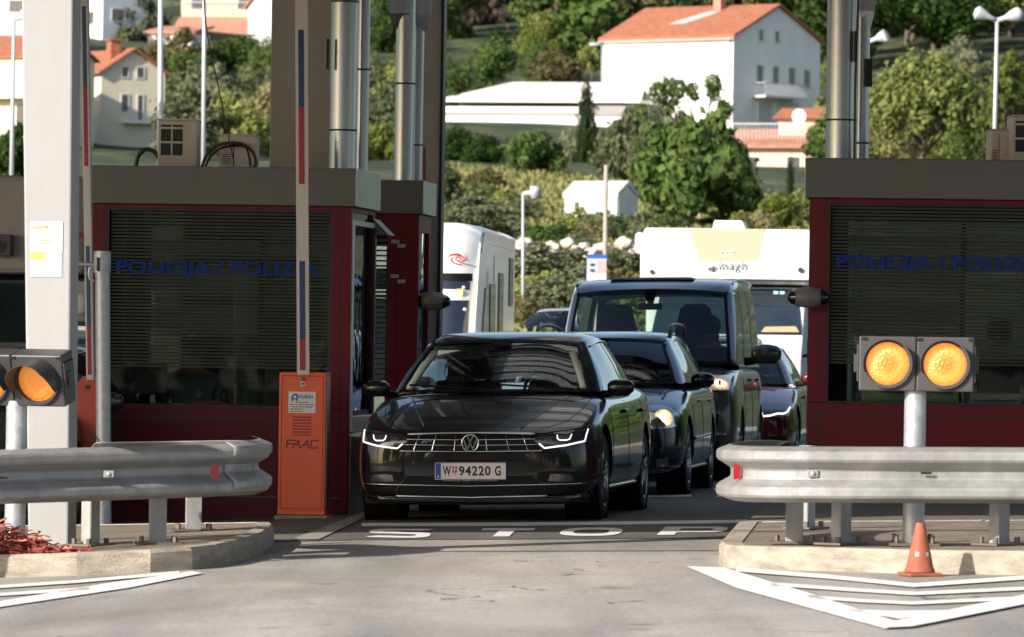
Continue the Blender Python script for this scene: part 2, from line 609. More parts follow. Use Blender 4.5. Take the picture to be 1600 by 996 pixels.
def road_sheet():
    xs = [-30, -20, -14, -10, -8, -6] + [i * .5 for i in range(-10, 11)] + [6, 8, 10, 14, 20, 30]
    ys = [-60, -20, 5, 15] + [20 + i * 2 for i in range(37)]
    mb = MB()
    mb.grid([[Vector((x, y, gz(x, y))) for x in xs] for y in ys])
    tag(mb.build('road', M_ASPH, smooth=True), kind='structure')
    # darker sheet: the canopy's shade put into the asphalt colour
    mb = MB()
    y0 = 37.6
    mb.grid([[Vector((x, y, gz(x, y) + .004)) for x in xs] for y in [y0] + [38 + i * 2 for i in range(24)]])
    tag(mb.build('canopy_shade_sheet', M_ASPHD, smooth=True), kind='structure')
road_sheet()

mark = MB()
def paint(px_poly, h=.008, mbx=None):
    (mbx or mark).poly([gp(x, y) + Vector((0, 0, h)) for x, y in px_poly])
def pline(pts, w0, w1=None, mbx=None):
    """painted band through picture points; width in picture px (vertical)"""
    w1 = w1 or w0
    k = len(pts)
    W = [w0 + (w1 - w0) * i / (k - 1) for i in range(k)]
    for i in range(k - 1):
        (xa, ya), (xb, yb) = pts[i], pts[i + 1]
        paint([(xa, ya - W[i] / 2), (xb, yb - W[i + 1] / 2), (xb, yb + W[i + 1] / 2), (xa, ya + W[i] / 2)], mbx=mbx)
# right chevrons
paint([(1072, 887), (1130, 889), (1260, 928), (1425, 982), (1382, 985), (1240, 946), (1150, 921)])
paint([(1382, 985), (1425, 983), (1600, 948), (1700, 928), (1700, 914), (1600, 933), (1400, 974)], h=.012)
pline([(1150, 892), (1300, 904), (1428, 917), (1600, 905), (1700, 897)], 6.5, 6)
pline([(1205, 915), (1330, 924), (1428, 930), (1600, 922), (1700, 917)], 5.5, 5)
pline([(1262, 935), (1340, 941), (1425, 945), (1600, 937)], 5, 5)
paint([(1318, 955), (1400, 957), (1500, 956), (1405, 970)])
# left chevrons
paint([(-200, 1016), (-200, 993), (0, 942), (160, 915), (300, 895), (316, 898), (200, 921), (0, 951)])
pline([(-100, 930), (0, 919), (120, 911), (280, 897)], 4.5)
pline([(-100, 942), (0, 931.5), (140, 922)], 4.5)
tag(mark.build('road_marking', M_PAINT), kind='structure')
mk2 = MB()
pline([(565, 821.5), (700, 821.5), (900, 820), (1100, 817.5), (1192, 816)], 5.2, 5, mbx=mk2)
pline([(1115, 766), (1235, 765)], 3, mbx=mk2)
paint([(1118, 778), (1130, 770), (1156, 770), (1150, 778)], mbx=mk2)
pline([(1010, 777), (1080, 776)], 3, mbx=mk2)
M_PAINT3 = mat('stop_paint', (.75, .74, .72), .7, var=.15, vscale=14)
tag(mk2.build('stop_line', M_PAINT3), kind='structure')
stop = MB()
def arc(cx, cy, rx, ry, a0, a1, n=10, pw=.7):
    out = []
    for k in range(n + 1):
        a = R(a0 + (a1 - a0) * k / n)
        c, q = math.cos(a), math.sin(a)
        out.append((cx + rx * math.copysign(abs(c) ** pw, c), cy + ry * math.copysign(abs(q) ** pw, q)))
    return out
GLY = {'T': [[(0, .73), (1, .73), (1, 1), (0, 1)], [(.35, 0), (.66, 0), (.66, .73), (.35, .73)]], 'O': [], 'P': [[(0, 0), (.27, 0), (.27, 1), (0, 1)]], 'S': []}
def band(ch, outer, inner):
    for a, b, c, d in zip(outer, outer[1:], inner[1:], inner): GLY[ch].append([a, b, c, d])
band('O', arc(.5, .5, .5, .5, 0, 360, 28), arc(.5, .5, .29, .25, 0, 360, 28))
band('P', [(.27, 1)] + arc(.7, .66, .3, .34, 90, -90, 12) + [(.27, .32)], [(.27, .78)] + arc(.66, .66, .13, .12, 90, -90, 12) + [(.27, .54)])
band('S', arc(.62, .73, .38, .27, 25, 90, 4) + arc(.36, .73, .36, .27, 90, 270, 10) + arc(.62, .27, .16, .12, 90, -90, 8) + arc(.36, .27, .14, .06, 270, 205, 3),
     arc(.62, .73, .20, .07, 25, 90, 4) + arc(.36, .73, .16, .07, 90, 270, 10) + arc(.62, .27, .38, .32, 90, -90, 8) + arc(.36, .27, .36, .27, 270, 205, 3))
for ch, x0, x1, yb, yt in (('S', 574, 676, 842, 828.5), ('T', 748, 830, 840.5, 827.5), ('O', 876, 972, 839.5, 826.5), ('P', 1033, 1134, 838, 825)):
    for poly in GLY[ch]:
        stop.poly([gp(x0 + u * (x1 - x0) + (v - .5) * 14, yb + (yt - yb) * v) + Vector((0, 0, .009)) for u, v in poly])
tag(stop.build('stop_lettering', M_PAINT3), kind='structure')
# the lighter flush strip running towards the booth beside the lane
strip = MB()
paint([(455, 845), (498, 845), (600, 795), (585, 795)], h=.0085, mbx=strip)
tag(strip.build('flush_kerb', M_CONC), kind='structure')

# ---------------------------------------------------------------- traffic islands
def island(name, outline, hk, kw, open_back=False):
    """outline: ground points (Vector), front and side run first; kerb stones along it, filled inside"""
    n = len(outline)
    out = [Vector(p) for p in outline]
    cen = sum(out, Vector()) / n
    inner = []
    for i in range(n):
        a, b, c = out[i - 1], out[i], out[(i + 1) % n]
        d1 = (b - a); d1.z = 0; d1.normalize()
        d2 = (c - b); d2.z = 0; d2.normalize()
        n1 = Vector((-d1.y, d1.x, 0)); n2 = Vector((-d2.y, d2.x, 0))
        nn = (n1 + n2).normalized()
        inner.append(b + nn * kw / max(.5, nn.dot(n1)))
    up = Vector((0, 0, hk))
    mb = MB()
    # kerb stones with open joints
    for i in range(n):
        a, b = out[i], out[(i + 1) % n]
        ia, ib = inner[i], inner[(i + 1) % n]
        L = (b - a).length
        k = max(1, round(L / .5))
        for j in range(k):
            g = .009 / max(L, .01)
            t0, t1 = j / k + (g if j else 0), (j + 1) / k - (g if j < k - 1 else 0)
            A, B, IA, IB = a.lerp(b, t0), a.lerp(b, t1), ia.lerp(ib, t0), ib if t1 == 1 else ia.lerp(ib, t1)
            dn = Vector((0, 0, -.05))
            sl = .012
            oA = (IA - A).normalized() * sl; oB = (IB - B).normalized() * sl
            q = [A + dn, B + dn, IB + dn, IA + dn, A + up - Vector((0, 0, .018)), B + up - Vector((0, 0, .018)), B + up + oB * 1.6, A + up + oA * 1.6, IB + up, IA + up]
            s = len(mb.v); mb.v += q
            for f in ((0, 1, 5, 4), (4, 5, 6, 7), (7, 6, 8, 9), (2, 3, 9, 8), (0, 4, 7, 9, 3), (1, 2, 8, 6, 5)):
                mb.face([s + x for x in f])
    k = mb.build(name + '_kerb', M_KERB)
    tag(k, kind='structure')
    mb = MB()
    mb.poly([p + up - Vector((0, 0, .006)) for p in inner])
    o = mb.build(name + '_top', M_ISL)
    tag(o, kind='structure')
LI = [gp(x, y) for x, y in ((-300, 915), (0, 903), (120, 899.5), (235, 895), (300, 891), (340, 886), (385, 875), (412, 864), (428, 851))]
LI += [gp(424, 846.5), gp(250, 848), gp(0, 851), gp(-300, 855)]
island('left_island', LI, .13, .10)
RI = [gp(1152, 846)] + [gp(x, y) for x, y in ((1123, 882), (1130, 887), (1160, 889.5), (1300, 893), (1430, 897), (1600, 899), (1800, 901))]
RI += [gp(1800, 842), gp(1172, 845)]
island('right_island', RI, .13, .13)
# raised walkway beside the lane leading from the right island to the booth
wk = [gp(1160, 847), gp(1800, 844), gp(1800, 760), gp(1262, 768)]
mb = MB()
k = len(wk)
mb.v += [p + Vector((0, 0, -.05)) for p in wk] + [p + Vector((0, 0, .12)) for p in wk]
for f in ((4, 5, 6, 7), (0, 1, 5, 4), (1, 2, 6, 5), (2, 3, 7, 6), (3, 0, 4, 7)):
    mb.face(f)
M_WALK = mat('walkway_concrete', (.13, .115, .10), .9, var=.2, vscale=5, bump=.4)
tag(mb.build('walkway', M_WALK), kind='structure')

# ---------------------------------------------------------------- canopy over the lanes
SKY_ = (-2.15, .7, 13.0, 23.5)
def canopy():
    H = 5.5
    y0 = 30.1
    o = Frame((0, y0, 0)).thing('canopy', 'flat grey canopy roof spanning the border lanes above the booths', 'canopy')
    mb = MB()
    x0, x1, dep = -24, 17, 24.5
    s0, s1, t0, t1 = SKY_
    mb.box(x0, s0, 0, dep, H + .35, H + .75)
    mb.box(s1, x1, 0, dep, H + .35, H + .75)
    mb.box(s0 + .001, s1 - .001, 0, t0, H + .35, H + .75)
    mb.box(s0 + .001, s1 - .001, t1, dep, H + .35, H + .75)
    sk_ = bpy.data.materials.new('skylight_sheet'); sk_.use_nodes = True
    n_ = sk_.node_tree.nodes; n_.clear()
    ou = n_.new('ShaderNodeOutputMaterial'); tl = n_.new('ShaderNodeBsdfTranslucent'); tl.inputs[0].default_value = (.75, .76, .74, 1)
    sk_.node_tree.links.new(tl.outputs[0], ou.inputs[0])
    MB().box(s0 + .001, s1 - .001, t0 + .001, t1 - .001, H + .5, H + .51).build('skylight', sk_, o)
    mb_ = mb
    mb = mb_
    mb.build('roof_deck', mat('canopy_deck', (.30, .29, .28), .6, var=.05), o)
    mb = MB()
    y = 0.5
    for i in range(12):
        mb.box(x0, x1, y, y + .22, H, H + .35)
        y += 2.1
    for i in range(9):
        xx = x0 + 1 + i * 4.9
        mb.box(xx, xx + .3, 0.3, dep - .3, H + .06, H + .345)
    mb.build('roof_beams', mat('canopy_beam', (.5, .49, .47), .5), o)
    mb = MB()
    for i in range(60):
        yy = .3 + i * .4
        mb.box(x0 + .2, x1 - .2, yy, yy + .08, H + .30, H + .348)
    mb.build('ceiling_battens', mat('canopy_batten', (.55, .54, .52), .5), o)
    # unseen tube and brackets, added to cast a thin shadow line across the road
    mb = MB()
    mb.tube([(x0, -5.0, H + .3), (x1, -1.9, H + .3)], .06, 8)
    mb.build('shadow_tube', M_GALV, o)
    for xx in (-22, -14, 7, 14):
        MB().box(xx, xx + .06, -5.0 + (xx + 24) * .0756, 0.05, H + .38, H + .44).build('bracket', M_GALV, o)
canopy()

def box_thing(name, label, cat, px0, px1, Y, ztop, dep, material, group=None, rz=-LANE, bev=.01, base=None, py=300):
    """upright square post whose front face fills px0..px1 at depth Y"""
    a, b = at(px0, py, Y), at(px1, py, Y)
    g = gz(a.x, Y) if base is None else base
    o = thing(name, label, cat, ((a.x + b.x) / 2, Y, g), (0, 0, rz), group)
    w = (b.x - a.x) / 2 / math.cos(rz)
    MB().box(-w, w, 0, dep, -.05, ztop - g).build('shaft', material, o, bevel=bev)
    return o
CG = 'columns carrying the canopy'
box_thing('canopy_column', 'broad grey brown column rising behind the left booth roof', 'column', 420, 514, 46.9, 5.85, .35, M_COLUMN, CG)
c = box_thing('canopy_column', 'narrow grey brown column right behind the second left booth', 'column', 654, 687, 51.3, 5.85, .2, M_COLUMN, CG)
MB().box(.09, .115, -.02, .22, -.05, 5.8).build('edge_channel', M_BLACK, c)
box_thing('canopy_column', 'grey column out of view to the right of the booths', 'column', 1900, 1990, 46.9, 5.85, .35, M_COLUMN, CG)
# white front pillar
def pillar():
    Y = 33.85
    a = at(47, 845, Y)
    F = Frame((a.x, Y, gz(a.x, Y) + .12), R(-6))
    o = F.thing('canopy_pillar', 'tall white square pillar with peeling stickers behind the left guardrail', 'pillar')
    xs0, _ = F.hit(45, 840); xs1, _ = F.hit(107, 840)
    xt0, zt = F.hit(34, 0); xt1, _ = F.hit(114, 0)
    k = 5.7 / zt
    xt0, xt1 = xs0 + (xt0 - xs0) * k, xs1 + (xt1 - xs1) * k
    mb = MB()
    d = .27
    for z, l, r in ((-.1, xs0, xs1), (5.7, xt0, xt1)):
        mb.v += [Vector((l, 0, z)), Vector((r, 0, z)), Vector((r, d, z)), Vector((l, d, z))]
    for f in ((0, 1, 5, 4), (1, 2, 6, 5), (2, 3, 7, 6), (3, 0, 4, 7), (0, 3, 2, 1), (4, 5, 6, 7)): mb.face(f)
    mb.build('shaft', M_WHITEP, o, bevel=.012)
    def quadpx(pts, yy):
        return [Vector((F.hit(x, y)[0], yy, F.hit(x, y)[1])) for x, y in pts]
    m1 = mat('sticker_torn', (.68, .68, .66), .6, var=.06, vscale=30)
    m2 = mat('sticker_bluegrey', (.42, .50, .56), .6, var=.1, vscale=30)
    m3 = mat('sticker_yellow', (.72, .58, .14), .6, var=.12, vscale=30)
    mg = mat('sticker_glue', (.5, .47, .47), .7, var=.1, vscale=20)
    s = MB().poly(quadpx([(47, 346), (98, 346), (98, 434), (47, 434)], -.003)).build('sticker_backing', mg, o)
    MB().poly(quadpx([(48, 357), (62, 355), (75, 357), (86, 352), (98, 347), (98, 391), (48, 390)], -.006)).build('torn_sticker', m1, o)
    mb = MB()
    for i in range(5):
        mb.poly(quadpx([(60, 360 + i * 5), (90 - i * 2, 360 + i * 5), (90 - i * 2, 361.5 + i * 5), (60, 361.5 + i * 5)], -.008))
    mb.poly(quadpx([(50, 355), (74, 353), (73, 357), (52, 358)], -.008))
    mb.build('sticker_print', mat('sticker_brown', (.45, .34, .16), .6), s)
    t = MB().poly(quadpx([(47, 394), (97, 394), (96, 433), (47, 433)], -.006)).build('blue_sticker', m2, o)
    MB().poly(quadpx([(47, 394), (72, 394), (70, 407), (47, 407)], -.008)).build('yellow_field', m3, t)
    mb = MB()
    for i in range(5):
        mb.poly(quadpx([(52, 413 + i * 4), (92 - (i % 2) * 7, 413 + i * 4), (92 - (i % 2) * 7, 414.3 + i * 4), (52, 414.3 + i * 4)], -.008))
    mb.poly(quadpx([(75, 398), (93, 398), (93, 401), (75, 401)], -.008))
    mb.build('sticker_lines', M_WHITE, t)
pillar()

# ---------------------------------------------------------------- steel ducts behind the booths
def duct(pxc, wpx, Y, label, ytop_joint, seams, flare=None):
    a = at(pxc, 200, Y)
    r = wpx / 2 / (FPX / Y)
    g = gz(a.x, Y)
    o = thing('steel_duct', label, 'duct', (a.x, Y, g), (0, 0, 0), 'steel ducts rising from the booths')
    zt = 5.5 - g
    MB().cyl((0, 0, 0), (0, 0, zt), r, n=28).build('pipe', M_DUCT, o, auto=40)
    for sy in seams:
        z = at(pxc, sy, Y).z - g
        MB().cyl((0, 0, z - .008), (0, 0, z + .008), r + .004, n=28).build('seam_band', M_DGREY, o, auto=40)
    if flare:
        x0, x1, y0, y1 = flare
        za, zb = at(pxc, y0, Y).z - g, at(pxc, y1, Y).z - g
        xa, xb = at(x0, y0, Y).x - a.x, at(x1, y0, Y).x - a.x
        mb = MB()
        c = (xa + xb) / 2
        w = (xb - xa) / 2
        rows = []
        for z, k in ((zb, .55), (za, 1), (zt, 1)):
            rows.append([Vector((c - w * k, -w * k, z)), Vector((c + w * k, -w * k, z)), Vector((c + w * k, w * k, z)), Vector((c - w * k, w * k, z)), Vector((c - w * k, -w * k, z))])
        mb.grid(rows)
        mb.build('collar_box', M_DUCT, o)
    return o
d1 = duct(536, 43, 46.0, 'widest steel duct left of the pair on the left booth', 0, [204, 3])
d2 = duct(566, 20, 46.3, 'slim steel duct tucked right of the widest left one', 0, [109])
d3 = duct(632, 31, 50.6, 'steel duct with square collar above the second left booth', 0, [131], flare=(608, 640, 22, 45))
d4 = duct(652, 18, 50.8, 'thin steel duct hard against the narrow column', 0, [227], flare=(646, 674, 22, 48))
d5 = duct(1314, 48, 45.6, 'wide steel duct standing behind the right booth roof', 0, [188])
d6 = duct(1347, 21, 45.9, 'slim steel duct right of the wide right hand duct', 0, [224], flare=(1342, 1366, 18, 45))
def duct_box(par, pxc, px0, px1, y0, y1, Y):
    g = par.location
    a, b = at(px0, y0, Y), at(px1, y1, Y)
    MB().box(a.x - g.x, b.x - g.x, -.14, -.09, b.z - g.z, a.z - g.z).build('junction_box', M_BLACK, par, bevel=.006)
duct_box(d6, 0, 1351, 1361, 93, 137, 45.9)
duct_box(d5, 0, 1333, 1338, 50, 98, 45.6)
duct_box(d1, 0, 511, 515, 62, 110, 46.0)
MB().tube([(.11, -.13, 5.3), (.115, -.12, 4), (.10, -.13, 3.4), (.105, -.12, 2.4)], .009, 6).build('cable', M_BLACK, d5)
MB().tube([(.07, -.12, 3.1), (.075, -.12, 2.4)], .012, 6).build('red_pipe', mat('pipe_red', (.3, .05, .03), .5), d4)

# ---------------------------------------------------------------- control booths
def booth(loc, label, W, zf0, zf1, Dp, win, panel=True, lens_side=None, side='right', slats=46, letters=None):
    """local x from 0 (left) to W; front wall y=0; zf0..zf1 fascia"""
    F = Frame(loc)
    o = F.thing('control_booth', label, 'booth', 'police control booths')
    wx0, wx1, wz0, wz1 = win
    t = .05
    # front wall members around the window
    mb = MB()
    mb.box(0, W, 0, t, -.1, wz0 - .001)
    mb.box(0, wx0, 0, t, wz0, zf0)
    mb.box(wx1, W, 0, t, wz0, zf0)
    mb.box(wx0, wx1, 0, t, wz1, zf0)
    mb.build('front_wall', M_RED, o, bevel=.004)
    mb = MB()
    mb.box(0, W, Dp - t, Dp, -.1, wz0)
    mb.box(0, .25, Dp - t, Dp, wz0, zf0); mb.box(W - .25, W, Dp - t, Dp, wz0, zf0)
    mb.box(.25, W - .25, Dp - t, Dp, wz1 - .1, zf0)
    mb.build('back_wall', M_RED, o)
    for sx, nm in ((0, 'left_wall'), (W - t, 'right_wall')):
        mb = MB()
        mb.box(sx + .002, sx + t - .002, t + .001, Dp - t - .001, -.1, wz0 - .02)
        mb.box(sx + .002, sx + t - .002, t + .001, .12, wz0 - .02, zf0)
        mb.box(sx + .002, sx + t - .002, Dp - .14, Dp - t - .001, wz0 - .02, zf0)
        mb.box(sx + .002, sx + t - .002, .121, Dp - .141, wz1, zf0)
        w_ = mb.build('side_wall', M_RED, o)
        MB().box(sx + t * .4, sx + t * .5, .121, Dp - .141, wz0 - .02, wz1).build('side_window', M_SIDEGLASS, o)
    # grooves and handles of the front panel
    mb = MB()
    mb.box(.05, W - .05, -.004, .0, wz0 - .095, wz0 - .083)
    mb.box(.05, W - .05, -.004, .0, wz0 - .72, wz0 - .714)
    for gx in (wx1 + .07, wx0 - .05):
        if 0 < gx < W: mb.box(gx, gx + .008, -.004, 0, -.05, zf0)
    mb.build('panel_groove', M_BLACK, o)
    mb = MB()
    mb.box(.06, W - .06, -.012, -.001, wz0 - .70, wz0 - .692)
    mb.build('panel_trim', mat('trim_dull', (.22, .1, .1), .4), o)
    for hx in (wx0 + .12, wx0 + .95, wx1 - .1):
        mb = MB()
        mb.box(hx, hx + .035, -.010, 0, wz0 - .035, wz0 - .022)
        mb.build('window_latch', M_BLACK, o)
    # window
    MB().box(wx0 + .001, wx1 - .001, .012, .018, wz0 + .001, wz1 - .001).build('window_glass', M_GLASS, o)
    mb = MB()
    for a in ((wx0, wx1, wz0, wz0 + .014), (wx0, wx1, wz1 - .014, wz1), (wx0, wx0 + .014, wz0 + .0145, wz1 - .0145), (wx1 - .014, wx1, wz0 + .0145, wz1 - .0145)):
        mb.box(a[0], a[1], .0, .011, a[2], a[3])
    mb.build('window_gasket', M_BLACK, o)
    # venetian blind, real slats
    mb = MB()
    bz0 = wz0 + .31
    n = slats
    for i in range(n):
        z = bz0 + (wz1 - bz0 - .03) * i / (n - 1)
        c, s_ = math.cos(R(38)) * .0125, math.sin(R(38)) * .0125
        mb.quad((wx0 + .02, .06 - c, z + s_), (wx1 - .02, .06 - c, z + s_), (wx1 - .02, .06 + c, z - s_), (wx0 + .02, .06 + c, z - s_))
    mb.build('venetian_blind', M_BLIND, o)
    mb = MB()
    for f in (.12, .5, .88):
        xx = wx0 + (wx1 - wx0) * f
        mb.box(xx, xx + .004, .044, .047, bz0, wz1)
    mb.build('blind_cord', mat('cord_grey', (.3, .3, .28), .6), o)
    # inside: floor, counter, ceiling
    MB().box(.06, W - .06, .06, Dp - .06, -.08, -.02).build('booth_floor', M_DARKIN, o)
    MB().box(.07, W - .07, .09, .55, wz0 - .06, wz0 - .02).build('counter', M_DARKIN, o)
    MB().box(.0, W, .0, Dp, zf0 + .001, zf0 + .04).build('ceiling', M_DARKIN, o)
    # back window blind, partly drawn: pale light comes through beneath
    mb = MB()
    for i in range(26):
        z = wz0 + .55 + .030 * i
        mb.quad((.26, Dp - .10, z + .011), (W * .55, Dp - .10, z + .011), (W * .55, Dp - .085, z - .011), (.26, Dp - .085, z - .011))
    for i in range(9):
        z = wz0 + 1.05 + .033 * i
        mb.quad((W * .57, Dp - .10, z + .010), (W - .26, Dp - .10, z + .010), (W - .26, Dp - .085, z - .010), (W * .57, Dp - .085, z - .010))
    mb.build('rear_blind', M_BLIND, o)
    MB().box(.25, W - .25, Dp - .03, Dp - .025, wz0, wz1 - .1).build('rear_window', glassmat('rear_glass', (.55, .57, .55)), o)
    MB().box(W * .555, W * .575, Dp - .12, Dp - .051, wz0, wz1 - .1).build('rear_mullion', M_BLACK, o)
    # roof fascia
    mb = MB()
    ov = .035
    mb.box(-ov, W + ov, -.04, Dp + .02, zf0 + .003, zf1)
    mb.build('roof_fascia', M_FASC, o, bevel=.005)
    mb = MB()
    mb.box(W + ov, W + ov + .004, -.038, Dp + .018, zf0 + .006, zf1 - .003)
    mb.build('fascia_end_plate', M_STEEL, o)
    mb = MB()
    mb.box(-ov - .004, -ov, -.038, Dp + .018, zf0 + .006, zf1 - .003)
    mb.build('fascia_end_plate', M_STEEL, o)
    if letters:
        txt, lx0, lx1, lz0, lz1 = letters
        mb = text_mb(txt, .2, .006, .0008, None, None)
        xs = [v.x for v in mb.v]; zs = [v.y for v in mb.v]
        sx, sz = (lx1 - lx0) / max(xs), (lz1 - lz0) / max(zs)
        mb.v = [Vector((lx0 + v.x * sx, .0105 - v.z, lz0 + v.y * sz)) for v in mb.v]
        mb.build('window_lettering', M_LETTER, o)
    return F, o

# left booth
LBx = at(545, 600, 44.3)
lbW = 2.06
lb_loc = Vector((LBx.x - lbW * math.cos(LANE), 44.3 + lbW * math.sin(LANE), -.075))
F1 = Frame(lb_loc)
w0, w1 = F1.hit(166, 480)[0], F1.hit(517, 480)[0]
zb, zt = F1.hit(340, 636)[1], F1.hit(340, 328)[1]
zfa, zfb = F1.hit(340, 321)[1], F1.hit(340, 261)[1]
l0 = F1.hit(181, 432); l1 = F1.hit(498, 409)
F1, B1 = booth(lb_loc, 'dark red control booth left of the front car, grey roof band and wide window', lbW, zfa, zfb, 1.6, (w0, w1, zb, zt),
               letters=('POLICIJA / POLIZIA', l0[0], l1[0], F1.hit(181, 433)[1], F1.hit(181, 406)[1]))
# second left booth further back
LB2 = at(651, 600, 49.2)
b2W = 2.06
b2_loc = Vector((LB2.x - b2W * math.cos(LANE), 49.2 + b2W * math.sin(LANE), -.1))
G2 = Frame(b2_loc)
F2, B2 = booth(b2_loc, 'second dark red control booth half hidden behind the left one', b2W, G2.hit(630, 335)[1], G2.hit(630, 282)[1], 1.0,
               (.25, G2.hit(605, 500)[0], .72, G2.hit(600, 362)[1]), slats=30)
mb = MB()
hm = mat('hinge_grey', (.35, .32, .31), .5)
for hx, hy in ((618, 378), (628, 384.5), (617, 432), (628, 440)):
    x, z = F2.hit(hx, hy)
    MB().box(x - .035, x + .035, -.03, 0, z - .016, z + .016).build('hinge_block', hm, B2, bevel=.003)
# right booth
RBx = at(1261, 600, 43.8)
rb_loc = Vector((RBx.x, 43.8, .03))
G3 = Frame(rb_loc)
w0 = G3.hit(1293, 480)[0]
rbW = 2.06
zb, zt = G3.hit(1440, 632)[1], G3.hit(1440, 320)[1]
F3, B3 = booth(rb_loc, 'dark red control booth right of the queue, behind the right guardrail', rbW, G3.hit(1440, 312)[1], G3.hit(1440, 249)[1], 1.6,
               (w0, w0 + 1.76, zb, zt),
               letters=('POLICIJA / POLIZIA', G3.hit(1307, 420)[0], G3.hit(1307, 420)[0] + 1.56, G3.hit(1307, 425)[1], G3.hit(1307, 398)[1]))

# left booth details: side counter, plates, awning, vents
def side_face(F, o, W):
    def P(px, py):        # point on the right wall plane x = W
        o_ = F.I @ Vector((0, 0, HC)); d = F.I.to_3x3() @ ray(px, py)
        p = o_ + d * ((W - o_.x) / d.x)
        return p
    return P
x = lbW
MB().box(x, x + .02, .06, 1.5, .02, .64).build('steel_cladding', mat('steel_brown', (.30, .22, .16), .3, .8, var=.2, vscale=3), B1, bevel=.004)
MB().box(x, x + .10, .04, 1.52, .64, .67).build('side_counter', M_STEEL, B1, bevel=.004)
MB().box(x + .001, x + .03, .05, 1.5, .68, .80).build('steel_rail', M_STEEL, B1, bevel=.003)
mb = MB()
mb.box(x, x + .02, .06, .10, .80, 2.33); mb.box(x, x + .02, .105, 1.5, 2.29, 2.33)
mb.build('side_window_frame', M_STEEL, B1)
MB().box(x, x + .025, 1.42, 1.5, .80, 2.285).build('side_post', M_BLACK, B1)
mb = MB()
mb.prism([(x + .0, 2.37), (x + .13, 2.24), (x + .0, 2.24)], 1.45, 1.9, 'y')
mb.build('awning', mat('awning_brown', (.16, .13, .12), .5), B1)
for px, py in ((404, 700), (403, 748)):
    hx, hz = F1.hit(px, py)
    MB().cyl((hx - .04, -.012, hz), (hx - .04, -.001, hz), .034, n=20).build('round_vent', hm, B1)
# right booth / second booth barrel cameras
def barrel_lamp(loc, label, L=.16):
    o = thing('barrel_camera', label, 'camera', loc, (0, 0, -LANE), 'barrel housings on the booth sides')
    prof = [(-L, 0), (-L, .03), (-L * .88, .055), (-L * .6, .066), (-L * .58, .07), (0, .082), (L * .58, .07), (L * .6, .066), (L * .88, .055), (L, .03), (L, 0)]
    MB().lathe(prof[3:-3], n=24).build('housing', mat('camera_grey', (.17, .165, .16), .5), o, auto=50)
    for sgn in (-1, 1):
        MB().lathe([(sgn * L * .58, .062), (sgn * L * .8, .052), (sgn * L * .97, .03), (sgn * L, 0)], n=20).build('lens_dome', mat('lens_black', (.01, .01, .01), .1, coat=1), o, auto=60)
    MB().cyl((0, 0, 0), (0, .25, 0), .015, n=8).build('bracket', M_DGREY, o)
p = at(675.5, 471, 49.3); barrel_lamp(p, 'grey barrel camera on the right side of the second left booth')
p = at(1263, 465, 43.6); barrel_lamp(p, 'grey barrel camera at the left edge of the right booth')

# things inside the booths
def officer(F, loc, label, shirt, hair, lean=0):
    o = thing('person', label, 'person', F.M @ Vector(loc), (0, 0, F.rot[2] + lean), None)
    me = bpy.data.meshes.new('body')
    V = [(0, 0, 0), (0, 0, .2), (0, 0, .42), (0, -.01, .53), (0, -.02, .58), (0, -.03, .68), (0, -.03, .76),
         (.2, 0, .44), (.26, -.03, .22), (.2, -.26, .12), (-.2, 0, .44), (-.26, -.03, .22), (-.18, -.28, .12), (.16, -.35, .11), (-.14, -.37, .11)]
    E = [(0, 1), (1, 2), (2, 3), (3, 4), (4, 5), (5, 6), (2, 7), (7, 8), (8, 9), (9, 13), (2, 10), (10, 11), (11, 12), (12, 14)]
    rad = [.17, .16, .17, .07, .06, .10, .07, .075, .055, .045, .075, .055, .045, .04, .04]
    me.from_pydata(V, E, [])
    b = bpy.data.objects.new('body', me); COL.objects.link(b); b.parent = o
    b.modifiers.new('skin', 'SKIN')
    for i, r in enumerate(rad):
        me.skin_vertices[0].data[i].radius = (r, r * .8)
    me.skin_vertices[0].data[0].use_root = True
    s = b.modifiers.new('sub', 'SUBSURF'); s.levels = s.render_levels = 2
    skin = mat('skin', (.35, .2, .14), .6)
    me.materials.append(skin)
    # shirt shell: a slightly larger torso with sleeves
    me2 = bpy.data.meshes.new('shirt')
    V2 = [V[i] for i in (0, 1, 2, 7, 8, 10, 11)] + [(0, -.005, .49)]
    E2 = [(0, 1), (1, 2), (2, 3), (3, 4), (2, 5), (5, 6), (2, 7)]
    me2.from_pydata(V2, E2, [])
    b2 = bpy.data.objects.new('shirt', me2); COL.objects.link(b2); b2.parent = o
    b2.modifiers.new('skin', 'SKIN')
    for i, r in enumerate([.185, .175, .185, .09, .075, .09, .075, .09]):
        me2.skin_vertices[0].data[i].radius = (r, r * .82)
    me2.skin_vertices[0].data[0].use_root = True
    s = b2.modifiers.new('sub', 'SUBSURF'); s.levels = s.render_levels = 2
    me2.materials.append(shirt)
    MB().sphere((0, -.02, .715), .108, sc=(1, 1.08, 1)).build('hair', hair, o, smooth=True)
    MB().sphere((0, -.125, .665), .016).build('nose', skin, o, smooth=True)
    return o
shirt = mat('police_shirt', (.10, .15, .17), .8, var=.15)
hair = mat('dark_hair', (.02, .015, .01), .6)
hx, hz = F1.hit(300, 640, .75)
P1 = officer(F1, (hx, .78, .62), 'officer in grey blue uniform shirt seated behind the left booth window', shirt, hair)
bx = MB(); bx.poly([(.05, -.162, .30), (.09, -.16, .30), (.10, -.158, .345), (.07, -.158, .37), (.04, -.158, .345)])
bx.build('shoulder_badge', mat('badge_ochre', (.3, .25, .1), .6), P1)
hx, hz = F3.hit(1560, 600, .9)
P2 = officer(F3, (hx, .95, .72), 'officer in dark shirt seated behind the right booth window', mat('dark_shirt', (.03, .035, .05), .8), hair)
def desk_item(F, px, py, dep, kind, label, cat, mt):
    x, z = F.hit(px, py, dep)
    return F.M @ Vector((x, dep, z))
